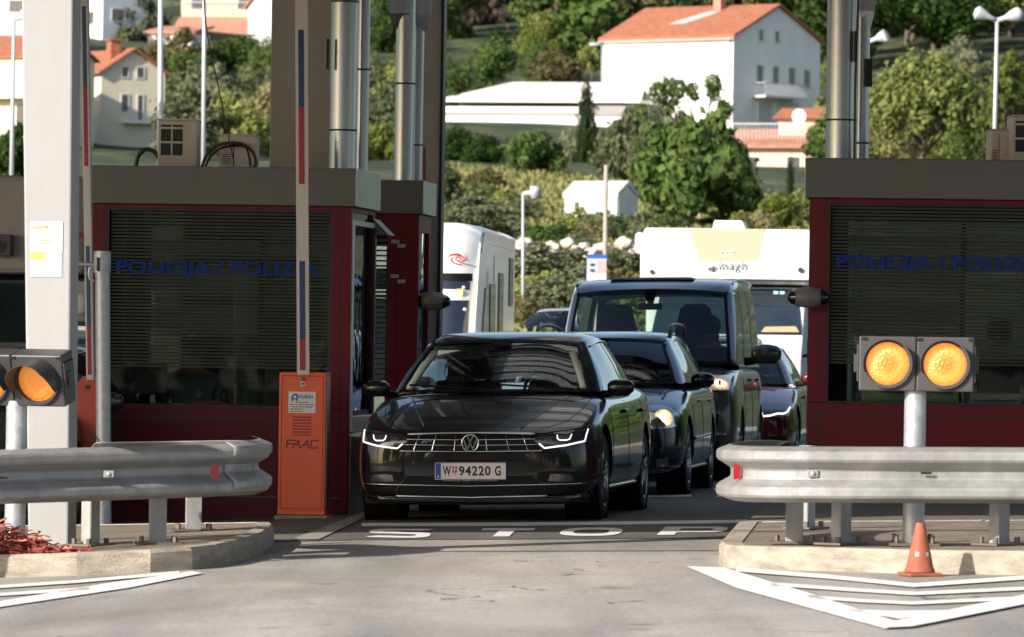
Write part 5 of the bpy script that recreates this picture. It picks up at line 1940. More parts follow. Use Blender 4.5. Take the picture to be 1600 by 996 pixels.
    # bonnet gap and creases
    for s in (-1, 1):
        mb = MB()
        pts = [(s * .50, .10), (s * .66, .30), (s * .735, .7), (s * .755, 1.1), (s * .76, 1.28)]
        Lc = crom([(a, b, 0) for a, b in pts], 24)
        mb.tube([sk.top(p.x, p.y, -.001) for p in Lc], .0035, 5)
        mb.build('bonnet_gap', M_MATT, o)
        mb = MB()
        Lc = crom([(s * .36, .10, 0), (s * .47, .5, 0), (s * .55, .9, 0), (s * .60, 1.12, 0)], 24)
        mb.tube([sk.top(p.x, p.y, -.006) for p in Lc], .0105, 6)
        mb.build('bonnet_crease', P['paint'], o, smooth=True)
        q = P['belt'][0]
        side_mirror(o, s * .835, 1.55, .985, s, P['paint'], .84)
    # sun visor with sticker, tinted top band
    v = MB().box(-.50, -.15, 1.79, 1.81, 1.205, 1.275).build('sun_visor', mat('visor', (.72, .74, .66), .8), o, bevel=.02)
    MB().box(-.38, -.30, 1.786, 1.7895, 1.235, 1.262).build('visor_sticker', M_WHITE, v)
    MB().box(-.38, -.31, 1.785, 1.7858, 1.225, 1.234).build('sticker_mark', mat('mark_yellow', (.6, .45, .05), .6), v)
    MB().box(-.298, -.283, 1.786, 1.7895, 1.24, 1.262).build('sticker_seal', mat('mark_red', (.5, .05, .05), .6), v)
    # pillar trims inside
    for s in (-1, 1):
        MB().tube([(s * .665, 1.42, .985), (s * .60, 1.62, 1.12), (s * .535, 1.84, 1.25)], .026, 8).build('pillar_trim', M_LINER, o, smooth=True)

BLK = paintmat('paint_black_grey', (.010, .0105, .0115), .25)
P = sedan_params(); P['paint'] = BLK
P['sill'] = M_TRIM
c = gp(755, 813)
front_x = at(756, 800, 42.55).x
make_car('sedan', 'glossy black grey sedan at the stop line with lit white headlight strips', 'car', Vector((at(736.5, 800, 42.0).x, 41.75, gz(-.25, 41.75))), R(7.4), P, BLK, front_sedan)

# -------- dark blue estate behind it
def front_estate(o, sk, P):
    for s in (-1, 1):
        X = lambda pts: [(s * a, b) for a, b in pts]
        hl = sk.fpatch(X([(.42, .73), (.56, .80), (.72, .79), (.825, .71)]), X([(.42, .64), (.56, .60), (.72, .60), (.82, .62)]), .003, 16, 7).build('headlight', M_LAMPC, o, smooth=True)
        q = sk.f(s * .695, .685, .0)
        ob = MB().sphere((0, 0, 0), .085, 20, 12, sc=(1, .25, .95)).build('main_beam', M_BEAM, hl, smooth=True); ob.location = q
        MB().sphere(q + Vector((0, -.012, -.008)), .035, 16, 10, sc=(1, .4, 1)).build('bulb_glow', M_BEAM2, hl, smooth=True)
        sk.fpatch(X([(.64, .33), (.74, .34)]), X([(.64, .26), (.74, .27)]), .004, 6, 4).build('fog_lamp', M_LAMPC, o, smooth=True)
        side_mirror(o, s * .83, 1.5, 1.02, s, P['paint'], .88)
        rows = [(s * .60, 2.02, 1.40), (s * .605, 2.04, 1.475), (s * .60, 2.2, 1.515), (s * .60, 2.9, 1.53), (s * .59, 3.7, 1.51), (s * .585, 3.85, 1.44)]
        MB().tube(crom(rows, 30), .018, 10).build('roof_rail', mat('rail_grey', (.11, .105, .10), .45), o, smooth=True)
    sk.fpatch([(-.38, .70), (0, .705), (.38, .70)], [(-.34, .56), (0, .55), (.34, .56)], .003, 16, 5).build('grille', M_MATT, o, smooth=True)
    mb = sk.fline([(-.38, .7), (0, .705), (.38, .7)], .02, .008); mb.build('grille_chrome', M_CHROME, o, smooth=True)
    sk.fpatch([(-.5, .36), (0, .36), (.5, .36)], [(-.5, .22), (0, .22), (.5, .22)], .003, 16, 5).build('lower_intake', M_MATT, o, smooth=True)
    y = sk.f(0, .45).y - .012
    plate(o, 0, y, .45)
NAVY = paintmat('paint_navy', (.006, .009, .03), .25)
P2 = mod(sedan_params(), .965, .97, 1.035, paint=NAVY, rt=(4.15, 1.44), rtc=(.56, 4.1, 1.39), rb=(4.5, 1.08), rbc=(.64, 4.42, 1.05))
P2['roof'] = [(2.06, .56, 1.445), (2.6, .575, 1.48), (3.4, .57, 1.47)]
P2['belt'] = [(1.57, .78, .975), (2.4, .805, .985), (3.2, .80, .995), (4.2, .75, 1.02)]
P2['rail'] = [(2.1, .605, 1.345), (2.6, .615, 1.375), (3.3, .61, 1.37), (4.05, .59, 1.33)]
P2['pillars'] = [.38, .75]; P2['chrome_top'] = False; P2['handle'] = M_CHROME; P2['side_strip'] = M_TRIM; P2['wheels'] = (.85, 3.55)
P2['st'] = [(0.0, .55, .66, .60, .22), (.03, .68, .71, .64, .2), (.09, .76, .75, .68, .19), (.20, .82, .79, .72, .18), (.42, .865, .85, .77, .18), (.75, .88, .91, .82, .18),
            (1.02, .88, .955, .865, .18), (1.22, .88, .975, .895, .18), (1.7, .88, .965, .91, .18), (2.6, .885, .965, .92, .18), (3.5, .885, .975, .935, .18), (4.2, .87, 1.0, .94, .2), (4.5, .82, 1.0, .92, .26), (4.6, .72, .93, .84, .34)]
def queue_at(pxc, Y): return Vector((at(pxc, 600, Y).x, Y, gz(at(pxc, 600, Y).x, Y)))
make_car('estate_car', 'dark blue estate car with roof rails and one warm headlight behind the front car', 'car', queue_at(914, 49.7), R(6.2), P2, NAVY, front_estate)

# -------- grey van
def front_van(o, sk, P):
    for s in (-1, 1):
        X = lambda pts: [(s * a, b) for a, b in pts]
        hl = sk.fpatch(X([(.56, 1.03), (.72, 1.045), (.89, 1.05)]), X([(.57, .87), (.72, .865), (.885, .87)]), .003, 12, 6).build('headlight', M_LAMPG, o, smooth=True)
        q = sk.f(s * .775, .955, .01)
        mbx = sk.fpatch(X([(.68, 1.03), (.875, 1.03)]), X([(.68, .885), (.87, .885)]), .006, 8, 4)
        mbx.v = [v - q for v in mbx.v]
        ob = mbx.build('beam_glass', M_BEAM, hl, smooth=True); ob.location = q
        MB().sphere(q, .03, 16, 10, sc=(1, .3, 1)).build('bulb_glow', M_BEAM2, hl, smooth=True)
        mb = MB(); mb.box(s * .775 - .012, s * .775 + .012, q.y - .03, q.y - .018, .93, .98); mb.build('bulb_shield', M_RUST, hl)
        side_mirror(o, s * 1.02, 1.15, 1.235, s, P['paint'], 1.28)
        MB().tube(crom([(s * .79, 1.85, 1.925), (s * .79, 2.2, 1.965), (s * .80, 3.4, 1.98), (s * .80, 4.6, 1.96)], 20), .014, 8).build('roof_strip', M_TRIM, o, smooth=True)
        sk.fpatch(X([(.60, .40), (.78, .40)]), X([(.60, .31), (.78, .31)]), .004, 6, 4).build('fog_recess', M_MATT, o, smooth=True)
    sk.fpatch([(-.55, 1.02), (0, 1.03), (.55, 1.02)], [(-.5, .87), (0, .86), (.5, .87)], .003, 16, 5).build('grille', M_MATT, o, smooth=True)
    for z in (.92, .98):
        mb = sk.fline([(-.52, z), (.52, z)], .012, .007); mb.build('grille_bar', M_CHROME, o, smooth=True)
    sk.fpatch([(-.78, .655), (0, .66), (.78, .655)], [(-.74, .50), (0, .49), (.74, .50)], .003, 20, 5).build('upper_intake', M_MATT, o, smooth=True)
    sk.fpatch([(-.62, .40), (0, .40), (.62, .40)], [(-.58, .25), (0, .25), (.58, .25)], .003, 20, 5).build('lower_intake', M_MATT, o, smooth=True)
    mb = sk.fline([(-.84, .455), (0, .45), (.84, .455)], .05, .004); mb.build('bumper_band', M_CHROMED, o, smooth=True)
    # low roof hatch, the sky's reflection painted in as blue
    mb = MB()
    mb.prism([(-.47, 1.98), (.40, 1.98), (.37, 2.006), (-.44, 2.006)], 1.9, 3.2, 'y')
    mb.build('roof_hatch', mat('hatch_sky_tint', (.22, .29, .38), .55), o, bevel=.015)
    P['bonnet'] = 1
GREY = paintmat('paint_warm_grey', (.10, .092, .085), .3, .3)
P3 = dict(
    wb=(.74, 1.13), wbc=(.835, .98, 1.13), wt=(1.42, 1.88), wtc=(.755, 1.56, 1.84), bulge=.03,
    roof=[(1.72, .785, 1.965), (2.4, .80, 2.01), (3.6, .80, 2.01), (4.4, .795, 1.99)], rt=(4.76, 1.88), rtc=(.75, 4.74, 1.84),
    rb=(4.88, 1.15), rbc=(.80, 4.84, 1.15),
    belt=[(1.12, .885, 1.12), (2.2, .90, 1.12), (3.4, .90, 1.12), (4.62, .885, 1.12)],
    rail=[(1.68, .82, 1.82), (2.2, .84, 1.87), (3.4, .84, 1.87), (4.6, .825, 1.83)],
    pillars=[.30, .62], seat_y=1.95, chrome=False, seat_k=1.28, mir=1.6, paint=GREY,
    st=[(0.0, .68, .72, .62, .24), (.03, .82, .84, .72, .21), (.08, .90, .93, .82, .2), (.18, .935, 1.01, .92, .2), (.40, .95, 1.07, .98, .2), (.70, .952, 1.115, 1.02, .2),
        (1.0, .952, 1.13, 1.05, .2), (1.6, .952, 1.12, 1.07, .2), (3.0, .952, 1.12, 1.07, .2), (4.3, .952, 1.12, 1.07, .2), (4.75, .93, 1.12, 1.05, .24), (4.87, .86, 1.08, 1.0, .32)],
    wheels=(.92, 3.92), rw=.34, W=.952)
van, vsk = make_car('van', 'tall warm grey passenger van with roof hatch coloured by reflected sky behind the dark estate car', 'van', queue_at(1003, 56.0), R(6.0), P3, GREY, front_van)
def seated(par_loc, rz, label, shirt, scale=1.0):
    o = officer(Frame(par_loc, rz), (0, 0, 0), label, shirt, hair)
    o.scale = (scale,) * 3
    return o
van.scale = (1, 1, 1.022)
vm = van.matrix_world if False else (Matrix.Translation(van.location) @ van.rotation_euler.to_matrix().to_4x4())
for sx, dx in ((-1, 0), (1, 0)):
    mb = MB()
    rows = []
    for t, w in ((0, .24), (.3, .25), (.62, .22), (.80, .19), (.95, .16), (1, .10)):
        z = 1.0 + t * .74
        rows.append([Vector((sx * .40 + w * math.cos(a_) * .95, 2.05 + .07 * math.sin(a_), z)) for a_ in [i * math.pi / 8 for i in range(17)]])
    mb.grid(rows); mb.poly(rows[-1][:-1])
    mb.build('seat_back', M_SEAT, van, smooth=True)
seated(vm @ Vector((.56, 1.78, .84)), -R(6), 'dark clothed driver sitting behind the windscreen of the grey van', mat('jacket_dark', (.02, .02, .022), .9))

# -------- dark red saloon
def front_red(o, sk, P):
    for s in (-1, 1):
        X = lambda pts: [(s * a, b) for a, b in pts]
        hl = sk.fpatch(X([(.40, .66), (.60, .69), (.83, .705)]), X([(.42, .585), (.60, .575), (.81, .60)]), .003, 14, 6).build('headlight', M_LAMPG, o, smooth=True)
        w = [(.82 - .02 * 0, .685), (.80, .64), (.765, .62), (.70, .622), (.62, .60), (.54, .592), (.44, .60)]
        sk.fline(X([(a, b - .0) for a, b in w]), .016, .006).build('daytime_strip', mat('drl_warm', (.9, .85, .7), .3, emit=(1, .88, .7), estr=1.6), hl, smooth=True)
        sk.fpatch(X([(.46, .36), (.74, .38)]), X([(.50, .24), (.74, .25)]), .003, 8, 4).build('side_intake', M_MATT, o, smooth=True)
        side_mirror(o, s * .88, 1.5, 1.0, s, P['paint'], 1.0)
    sk.fpatch([(-.34, .70), (0, .705), (.34, .70)], [(-.26, .3), (0, .29), (.26, .3)], .003, 12, 6).build('grille', M_MATT, o, smooth=True)
    mb = MB()
    sk.fline([(-.34, .70), (.34, .70), (.26, .3), (-.26, .3), (-.34, .70)], .012, .006, mb); mb.build('grille_frame', M_CHROME, o, smooth=True)
    plate(o, 0, sk.f(0, .45).y - .014, .45)
RED = paintmat('paint_dark_red', (.07, .008, .012), .25, .2)
P4 = mod(sedan_params(), .98, .98, .985, paint=RED, chrome_top=False)
make_car('sedan', 'dark red saloon with curved light strips beside the right booth', 'car', queue_at(1117, 62.3), R(6.0), P4, RED, front_red)

# -------- plain dark cars further back
def front_plain(o, sk, P):
    for s in (-1, 1):
        X = lambda pts: [(s * a, b) for a, b in pts]
        sk.fpatch(X([(.50, .70), (.66, .72), (.82, .71)]), X([(.50, .61), (.66, .60), (.81, .62)]), .003, 10, 5).build('headlight', M_LAMPC, o, smooth=True)
        side_mirror(o, s * .88, 1.5, 1.0 * P.get('mz', 1), s, P['paint'], 1.0)
    sk.fpatch([(-.4, .66), (.4, .66)], [(-.36, .5), (.36, .5)], .003, 12, 5).build('grille', M_MATT, o, smooth=True)
    sk.fpatch([(-.5, .38), (.5, .38)], [(-.5, .24), (.5, .24)], .003, 12, 5).build('lower_intake', M_MATT, o, smooth=True)
    plate(o, 0, sk.f(0, .45).y - .014, .45)
DBL = paintmat('paint_dark_blue', (.012, .018, .035), .25, .2)
P5 = mod(P2, 1.0, .97, 1.045, paint=DBL, mz=1.06)
P5['handle'] = DBL
make_car('hatchback', 'dark blue car squeezed between the red saloon and the cream motorhome', 'car', queue_at(1095, 68.2), R(5.5), P5, DBL, front_plain)
MBL = paintmat('paint_steel_blue', (.025, .035, .075), .22, .5)
P6 = mod(sedan_params(), .98, .95, 1.03, paint=MBL, mz=1.03); P6['chrome_top'] = False
make_car('sedan', 'blue car with pale roof edge in the next lane left of the grey van', 'car', queue_at(846, 63.0) + Vector((0, 0, .0)), R(3.0), P6, MBL, front_plain)
PAL = paintmat('paint_pale', (.45, .42, .44), .3, .3)
P7 = mod(sedan_params(), .98, .95, 1.0, paint=PAL)
q = queue_at(826, 104)
cf = make_car('sedan', 'distant pale blue car beside the slim street lamp foot', 'car', Vector((q.x, 104, at(826, 478, 104).z - 1.42)), R(20), P7, PAL, front_plain)
SIL = paintmat('paint_dark_silver', (.09, .09, .095), .25, .6)
P8 = mod(sedan_params(), .98, .95, 1.03, paint=SIL, chrome_top=True)
make_car('sedan', 'dark silver car cut by the left edge behind the black beacon', 'car', Vector((at(-92, 600, 42.0).x, 42.0, gz(-4.5, 42))), R(6), P8, SIL, front_plain)

# -------- motorhomes
M_MHW = mat('motorhome_white', (.78, .77, .74), .35, coat=.4)
def motorhome_left():
    Y = 66.0
    a = at(738, 600, Y)
    F = Frame((a.x - 2.3, Y, gz(a.x - 1.2, Y)), -R(4.8))
    o = F.thing('motorhome', 'white integrated motorhome with red swirl emblem in the left lane', 'motorhome')
    W_ = 2.3; cx = W_ / 2
    H = 2.80
    prof = [(0.0, .35), (-.02, .95), (.08, 1.15), (.30, 1.75), (.42, 2.05), (.62, 2.62), (.85, 2.80), (1.5, 2.86), (5.6, 2.82), (5.75, 2.6), (5.78, .4)]
    body = MB()
    # rounded section swept along the profile: nose is narrower at the corners
    rows = []
    for t in range(0, 41):
        pass
    n = 47
    P_ = crom([(0, y, z) for y, z in prof], 70)
    for p in P_:
        row = []
        for i in range(n):
            u = -1 + 2 * i / (n - 1)
            ins = max(0, abs(u) - .72) / .28
            nose = max(0, 1 - p.y / 1.2)
            y = p.y + (ins ** 2) * (.30 * nose)
            z = p.z - (ins ** 2) * .10 * (1 if p.z > 2.4 else 0)
            row.append(Vector((cx + u * W_ / 2, y, z)))
        rows.append(row)
    body.grid(rows)
    body.build('front_shell', M_MHW, o, smooth=True)
    # side walls
    for u, nm in ((-1, 'side_wall'), (1, 'side_wall')):
        e = [r[0 if u < 0 else -1] for r in rows]
        mb = MB()
        mb.poly([Vector((cx + u * W_ / 2, q.y, q.z)) for q in e])
        mb.build(nm, mat('motorhome_side', (.66, .66, .65), .3, coat=.5), o)
    xr = W_ + .004
    # windscreen in two fields
    def sh(u, k, e=.01):   # point on the shell: u -1..1, k row index fraction
        i = k * (len(rows) - 1); i0 = int(i); f = i - i0
        j = (u + 1) / 2 * (n - 1); j0 = min(int(j), n - 2); g_ = j - j0
        a_ = rows[i0][j0].lerp(rows[i0][j0 + 1], g_); b_ = rows[min(i0 + 1, len(rows) - 1)][j0].lerp(rows[min(i0 + 1, len(rows) - 1)][j0 + 1], g_)
        p = a_.lerp(b_, f)
        return p + Vector((0, -e, e * .5))
    zk = lambda z: next(i for i, p in enumerate(P_) if p.z >= z) / (len(P_) - 1)
    k0, k1 = zk(1.28), zk(2.12)
    mb = MB(); mb.grid([[sh(-.93 + 1.86 * i / 44, k0 + (k1 - k0) * j / 8, .016) for i in range(45)] for j in range(9)])
    ws = mb.build('windscreen', mat('motorhome_screen', (.018, .024, .038), .06, coat=1, var=.2, vscale=2), o, smooth=True)
    mb = MB(); mb.grid([[sh(-.93 + 1.86 * i / 44, zk(1.93) + (k1 - zk(1.93)) * j / 3, .022) for i in range(45)] for j in range(3)])
    mb.build('screen_blind', M_WHITE, ws, smooth=True)
    mb = MB(); mb.grid([[sh(-.95 + 1.9 * i / 44, zk(2.10) + (zk(2.22) - zk(2.10)) * j / 2, .026) for i in range(45)] for j in range(3)])
    mb.build('screen_header', M_MATT, ws, smooth=True)
    mb = MB(); mb.grid([[sh(-.3 + 1.25 * i / 44, zk(.98) + (k0 - zk(.98)) * j / 2, .022) for i in range(45)] for j in range(3)])
    mb.build('front_grille', mat('grille_slate', (.03, .035, .05), .4), o, smooth=True)
    for u in (.87, .89):
        q = sh(u, zk(2.05 if u < .88 else 1.78), .03)
        MB().sphere(q, .02, 8, 6).build('marker_lamp', M_WHITE, o)
    q = sh(.84, zk(1.98), .02)
    MB().box(q.x - .04, q.x + .03, q.y - .01, q.y, q.z - .03, q.z + .05).build('screen_sticker', mat('sticker_yellowgreen', (.6, .6, .2), .6), ws)
    # red swirl emblem
    mb = MB()
    cpos = (sh(.80, zk(2.42), .012))
    c0 = Vector((0, 0, 0))
    for k in range(3):
        pts = []
        for i in range(16):
            a_ = .5 + k * 2.1 + i * .17
            r_ = .05 + .004 * i
            dx, dz = math.cos(a_) * r_ * 1.15, math.sin(a_) * r_ * .65
            pts.append(cpos + Vector((dx, -.004 + dz * .35 * .6, dz)))
        mb.tube(pts, [.003 + .008 * math.sin(math.pi * i / 15) for i in range(16)], 6)
    ring = [cpos + Vector((math.cos(a) * .03, math.sin(a) * .01, math.sin(a) * .02)) for a in [i * .5236 for i in range(12)]]
    mb.tube(ring, .006, 5, closed=True)
    mb.build('swirl_emblem', mat('emblem_red', (.55, .03, .02), .5), o)
    # side windows and door
    gw = mat('motorhome_window', (.03, .035, .025), .08, coat=1)
    for pts in ([(.95, 1.1), (1.9, 1.1), (1.9, 2.1), (1.55, 2.1)], [(2.2, 1.1), (2.9, 1.1), (2.9, 2.15), (2.2, 2.15)], [(3.4, 1.4), (4.0, 1.4), (4.0, 2.3), (3.4, 2.3)], [(4.9, 1.9), (5.4, 1.9), (5.4, 2.5), (4.9, 2.5)]):
        mb = MB(); mb.prism(pts, xr - .004, xr + .01, 'x'); mb.build('side_window', gw, o)
    mb = MB(); mb.prism([(.9, 2.5), (1.6, 2.62), (5.5, 2.6), (5.5, 2.74), (1.2, 2.74)], xr - .004, xr + .012, 'x')
    mb.build('awning_strip', mat('awning_grey', (.38, .40, .36), .3, coat=.4), o)
    mb = MB(); mb.prism([(.02, .9), (.5, .9), (1.05, 1.75), (1.7, 2.45), (2.5, 2.72), (1.4, 2.74), (.8, 2.62), (.3, 1.72)], xr - .003, xr + .004, 'x'); mb.build('lit_cap_band', M_MHW, o)  # pale band paints the sunlit wrap of the nose onto the side
    mb = MB(); mb.box(xr, xr + .004, 1.84, 1.86, .6, 2.3); mb.box(xr, xr + .004, 2.7, 2.72, .6, 2.5); mb.build('door_gap', M_MATT, o)
    # roof hump and solar hatch
    MB().box(.3, 1.3, 1.4, 2.6, 2.84, 3.0).build('roof_hatch', M_MHW, o, bevel=.06)
    MB().box(.05, .5, .95, 1.5, 2.74, 2.86).build('front_hatch', mat('hatch_grey', (.2, .26, .3), .3), o, bevel=.03)
    # mirrors hanging before the side
    for x in (-.2, W_ + .16):
        m_ = MB().box(x - .11, x + .11, .35, .5, .98, 1.42).build('side_mirror', mat('mirror_brown', (.05, .045, .045), .4), o, bevel=.06)
        MB().tube([(x, .42, 1.1), (x - .25 if x > 0 else x + .25, .5, 1.12)], .03, 8).build('mirror_arm', M_MATT, m_)
    for y in (1.0, 4.4):
        for x, s in ((.2, -1), (W_ - .2, 1)):
            wheel(o, x, y, .34, s)
    MB().box(.1, W_ - .1, .2, 5.6, .3, .5).build('chassis', M_MATT, o)
motorhome_left()

def motorhome_right():
    Y = 75.0
    k = Y / FPX
    a = at(1137, 600, Y)
    F = Frame((a.x, Y, gz(a.x, Y) - .05), -R(5))
    o = F.thing('motorhome', 'white motorhome with cream alcove panel and dark lettering behind the van', 'motorhome')
    X = lambda px, py=400: F.hit(px, py)[0]
    Z = lambda px, py: F.hit(px, py)[1]
    zt, zb = Z(1130, 357), Z(1130, 436)
    hw = 1.15
    # alcove: slightly raked front
    mb = MB()
    mb.prism([(.0, zb), (.12, zb - .06), (.9, zb - .1), (.9, zt), (.16, zt)], -hw, hw, 'x')
    mb.build('alcove', M_MHW, o, bevel=.05)
    mb = MB(); mb.box(-hw, hw, .905, 6.2, .45, zt); mb.build('living_body', M_MHW, o, bevel=.03)
    def on(px, py, e=.006):
        x, z = F.hit(px, py, .03)
        t = (z - zb) / (zt - zb)
        return Vector((x, .16 * t - e, z))
    mb = MB()
    T_ = [on(1076 + 119 * i / 10, 358) for i in range(11)]
    B_ = [on(1091 + 93 * i / 10, 408) for i in range(11)]
    mb.grid([[T_[i].lerp(B_[i], j / 4) + Vector((.0, 0, 0)) for i in range(11)] for j in range(5)])
    pn = mb.build('cream_panel', mat('alcove_cream', (.42, .36, .25), .5), o)
    # heart like outline mark
    mb = MB()
    for s in (-1, 1):
        c = on(1137, 397, .012)
        mb.tube([c + Vector((s * .005, 0, -.03)), c + Vector((s * .05, .002, .01)), c + Vector((s * .045, .003, .035)), c + Vector((s * .01, .002, .02))], .006, 5)
        mb.tube([c + Vector((s * .04, 0, -.045)), c + Vector((s * .085, 0, -.01)), c + Vector((s * .08, 0, .03)), c + Vector((s * .05, 0, .045))], .006, 5)
    mb.build('alcove_emblem', mat('emblem_cream', (.75, .72, .66), .5), pn)
    # lettering
    p0, p1 = on(1124, 424, .01), on(1167, 411, .01)
    text_mb('lnagh', .2, .0, .001, None, lambda p: (p0.x + p.x, p0.y - p.z + .002, p0.z - .02 + p.y), fit=(p1.x - p0.x, .155), spacing=1.1).build('maker_lettering', mat('lettering_grey', (.05, .05, .055), .5), o)
    c = on(1114, 421, .012)
    mb = MB()
    for r_, w_ in ((1, .009), (.62, .007), (.3, .007)):
        ring = [c + Vector((math.cos(a_) * .062 * r_, 0, math.sin(a_) * .038 * r_)) for a_ in [.35 + i * .34 for i in range(17)]]
        mb.tube(ring, w_ * .6, 5)
    mb.tube([c + Vector((-.055, 0, 0)), c + Vector((.06, 0, .004))], .005, 5)
    mb.build('round_letter', mat('lettering_grey', (.05, .05, .055), .5), o)
    # roof box
    mb = MB(); mb.prism([(X(1110, 357), zt), (X(1163, 357), zt), (X(1157, 345), zt + .115), (X(1113, 345), zt + .115)], .5, 1.3, 'y'); mb.build('roof_vent', M_MHW, o, bevel=.02)
    mb = MB(); mb.cyl((X(1251), -.01, Z(1251, 422)), (X(1251), .03, Z(1251, 422)), .035, n=16); mb.build('marker_lamp', M_DGREY, o)
    mb = MB(); mb.cyl((X(1019), -.01, Z(1019, 425)), (X(1019), .03, Z(1019, 425)), .03, n=16); mb.build('marker_lamp', M_DGREY, o)
    # cab
    zs = Z(1200, 525)
    mb = MB()
    mb.prism([(.25, zb - .1), (-.55, zs - .02), (-.56, zs - .06), (-1.0, zs - .28), (-1.1, .55), (-1.05, .35), (.9, .35), (.9, zb - .1)], -1.0, 1.0, 'x')
    mb.build('cab', M_MHW, o, bevel=.06)
    MB().box(-hw - .004, hw + .004, -.006, .02, zb - .03, zb + .0).build('alcove_trim', M_CHROMED, o, bevel=.004)
    # windscreen pane on the raked face
    y0, z0, y1, z1 = .22, zb - .13, -.53, zs + .02
    dn = Vector((0, -(z0 - z1), -(y1 - y0))).normalized()
    mb = MB()
    def wp(x, t, e=.012):
        return Vector((x, y0 + (y1 - y0) * t, z0 + (z1 - z0) * t)) + Vector((0, -abs(dn.y), abs(dn.z))) * e
    mb.quad(wp(-.9, 0), wp(.9, 0), wp(.98, 1), wp(-.98, 1))
    ws = mb.build('windscreen', mat('cab_screen', (.02, .03, .04), .05, coat=1, var=.5, vscale=1.5), o)
    for i, (px, c_) in enumerate(((1212, (.3, .55, .6)), (1222, (.3, .55, .6)), (1240, (.45, .55, .15)))):
        x = X(px, 445)
        mb = MB(); mb.quad(wp(x - .035, .06, .02), wp(x + .03, .06, .02), wp(x + .03, .13, .02), wp(x - .035, .13, .02))
        mb.build('toll_sticker', mat('sticker_%d' % i, c_, .6), ws)
    mb = MB(); mb.quad(wp(.50, .86, .02), wp(.9, .84, .02), wp(.95, .97, .02), wp(.45, .98, .02)); mb.build('dash_papers', mat('dash_tan', (.4, .33, .18), .8), ws)
    mb = MB(); mb.box(.62, .63, -1.12, -1.0, .7, zs - .25); mb.build('bonnet_gap', M_MATT, o)
    for s in (-1, 1):
        m_ = MB().box(s * 1.15 - .1, s * 1.15 + .1, -.45, -.3, 1.25, 1.6).build('side_mirror', M_DGREY, o, bevel=.04)
        MB().tube([(s * 1.1, -.38, 1.4), (s * .95, -.3, 1.35)], .02, 6).build('mirror_arm', M_MATT, m_)
    mb = MB(); mb.box(-.8, .8, -1.14, -1.02, .35, .6); mb.build('bumper', M_MATT, o, bevel=.03)
    # awning end and grab rail at the left edge of the body
    mb = MB(); mb.box(-hw - .13, -hw, .4, 5.2, zt - .35, zt - .06); mb.build('side_awning', M_MHW, o, bevel=.05)
    MB().box(-hw - .04, -hw + .03, .2, .34, zb - .05, zt - .1).build('corner_trim', M_WHITE, o, bevel=.02)
    for y in (-.25, 4.4):
        for x, s in ((-.9, -1), (.9, 1)):
            wheel(o, x, y, .34, s)
motorhome_right()

# -------- beige lorry box at the left edge
def lorry():
    Y = 47.5
    a, b = at(-420, 300, Y), at(137, 300, Y)
    F = Frame((a.x, Y, gz(a.x, Y)), -R(4))
    o = F.thing('camper_truck', 'pale grey beige high sided camper behind the white pillar', 'truck')
    W_ = b.x - a.x
    zt = F.hit(15, 274)[1]; zm = F.hit(15, 428)[1]
    be = mat('camper_beige', (.44, .41, .38), .5, var=.05)
    mb = MB(); mb.box(0, W_, .0, 5.5, zm, zt); mb.build('upper_box', be, o, bevel=.05)
    MB().box(.08, W_ - .1, .25, 5.4, .4, zm - .002).build('lower_body', mat('camper_lower', (.02, .02, .022), .3, coat=.6), o, bevel=.05)
    z0, z1 = F.hit(128, 404)[1], F.hit(128, 345)[1]
    MB().box(.1, W_ - .1, .225, .245, 1.1, zm - .08).build('windscreen', mat('cab_screen', (.02, .03, .04), .05, coat=1), o)
    x, z = F.hit(8, 384)
    m_ = MB().box(x - .12, x + .07, -.14, -.002, z - .09, z + .09).build('vent_housing', mat('vent_frame', (.12, .11, .10), .5), o, bevel=.01)
    MB().cyl((x - .02, -.15, z - .01), (x - .02, -.141, z - .01), .05, n=16).build('vent_fan', M_BLACK, m_)
    x, z = F.hit(128, 367)
    MB().cyl((x, -.012, z), (x, -.002, z), .025, n=14).build('marker_lamp', M_REFL, o)
    x, z = F.hit(127, 475)
    MB().sphere((x, .1, z), .08, 12, 8, sc=(1, .8, 1.25)).build('side_mirror', M_WHITE, o, smooth=True)
    x, z = F.hit(128, 540)
    for i in range(5):
        MB().box(x - .25, x + .12, .17, .22, z + .16 - i * .075, z + .20 - i * .075).build('grille_slat', M_CHROMED if i % 2 else M_DGREY, o)
    for s, xx in ((-1, .25), (1, W_ - .25)):
        wheel(o, xx, 1.2, .38, s)
lorry()
# paper like panel lying behind the right guardrail nose
g = at(1195, 690, 33.2)
# ---------------------------------------------------------------- houses on the hill
M_ROOF = mat('roof_tile', (.31, .112, .058), .85, var=.3, vscale=2.2, bump=.6, bscale=5, stretch=(1, 1, 1))
M_ROOFP = mat('roof_tile_pale', (.42, .20, .13), .85, var=.3, vscale=1.6)
M_WHW = mat('house_white', (.74, .73, .70), .8, var=.07, vscale=.9, stretch=(1, 1, .35))
M_CREAM = mat('house_cream', (.64, .58, .44), .85, var=.05, vscale=.7)
M_PINK = mat('house_pink', (.68, .48, .36), .85, var=.08, vscale=.7)
M_WIN = mat('house_window', (.07, .075, .08), .15, coat=.3)
M_SHUT = mat('house_shutter', (.50, .50, .49), .7)
M_FRAMEW = mat('house_frame', (.6, .59, .56), .6)
class HF:
    """house frame: near corner at pixel point; local x runs left along the front, y runs back-right along the gable side"""
    def __init__(s, px, py, Y, ang, base=None):
        P_ = onhill(px, py)
        s.k = min(1.0, P_.y / Y * .97)
        s.c = at(px, py, Y * s.k)
        s.a = R(ang)
        s.loc = s.c
        s.M = Matrix.Translation(s.loc) @ Matrix.Rotation(-s.a, 4, 'Z')
    def thing(s, label, cat='house', name='house', group=None):
        o = thing(name, label, cat, s.loc, (0, 0, -s.a), group); o.scale = (s.k,) * 3
        return o
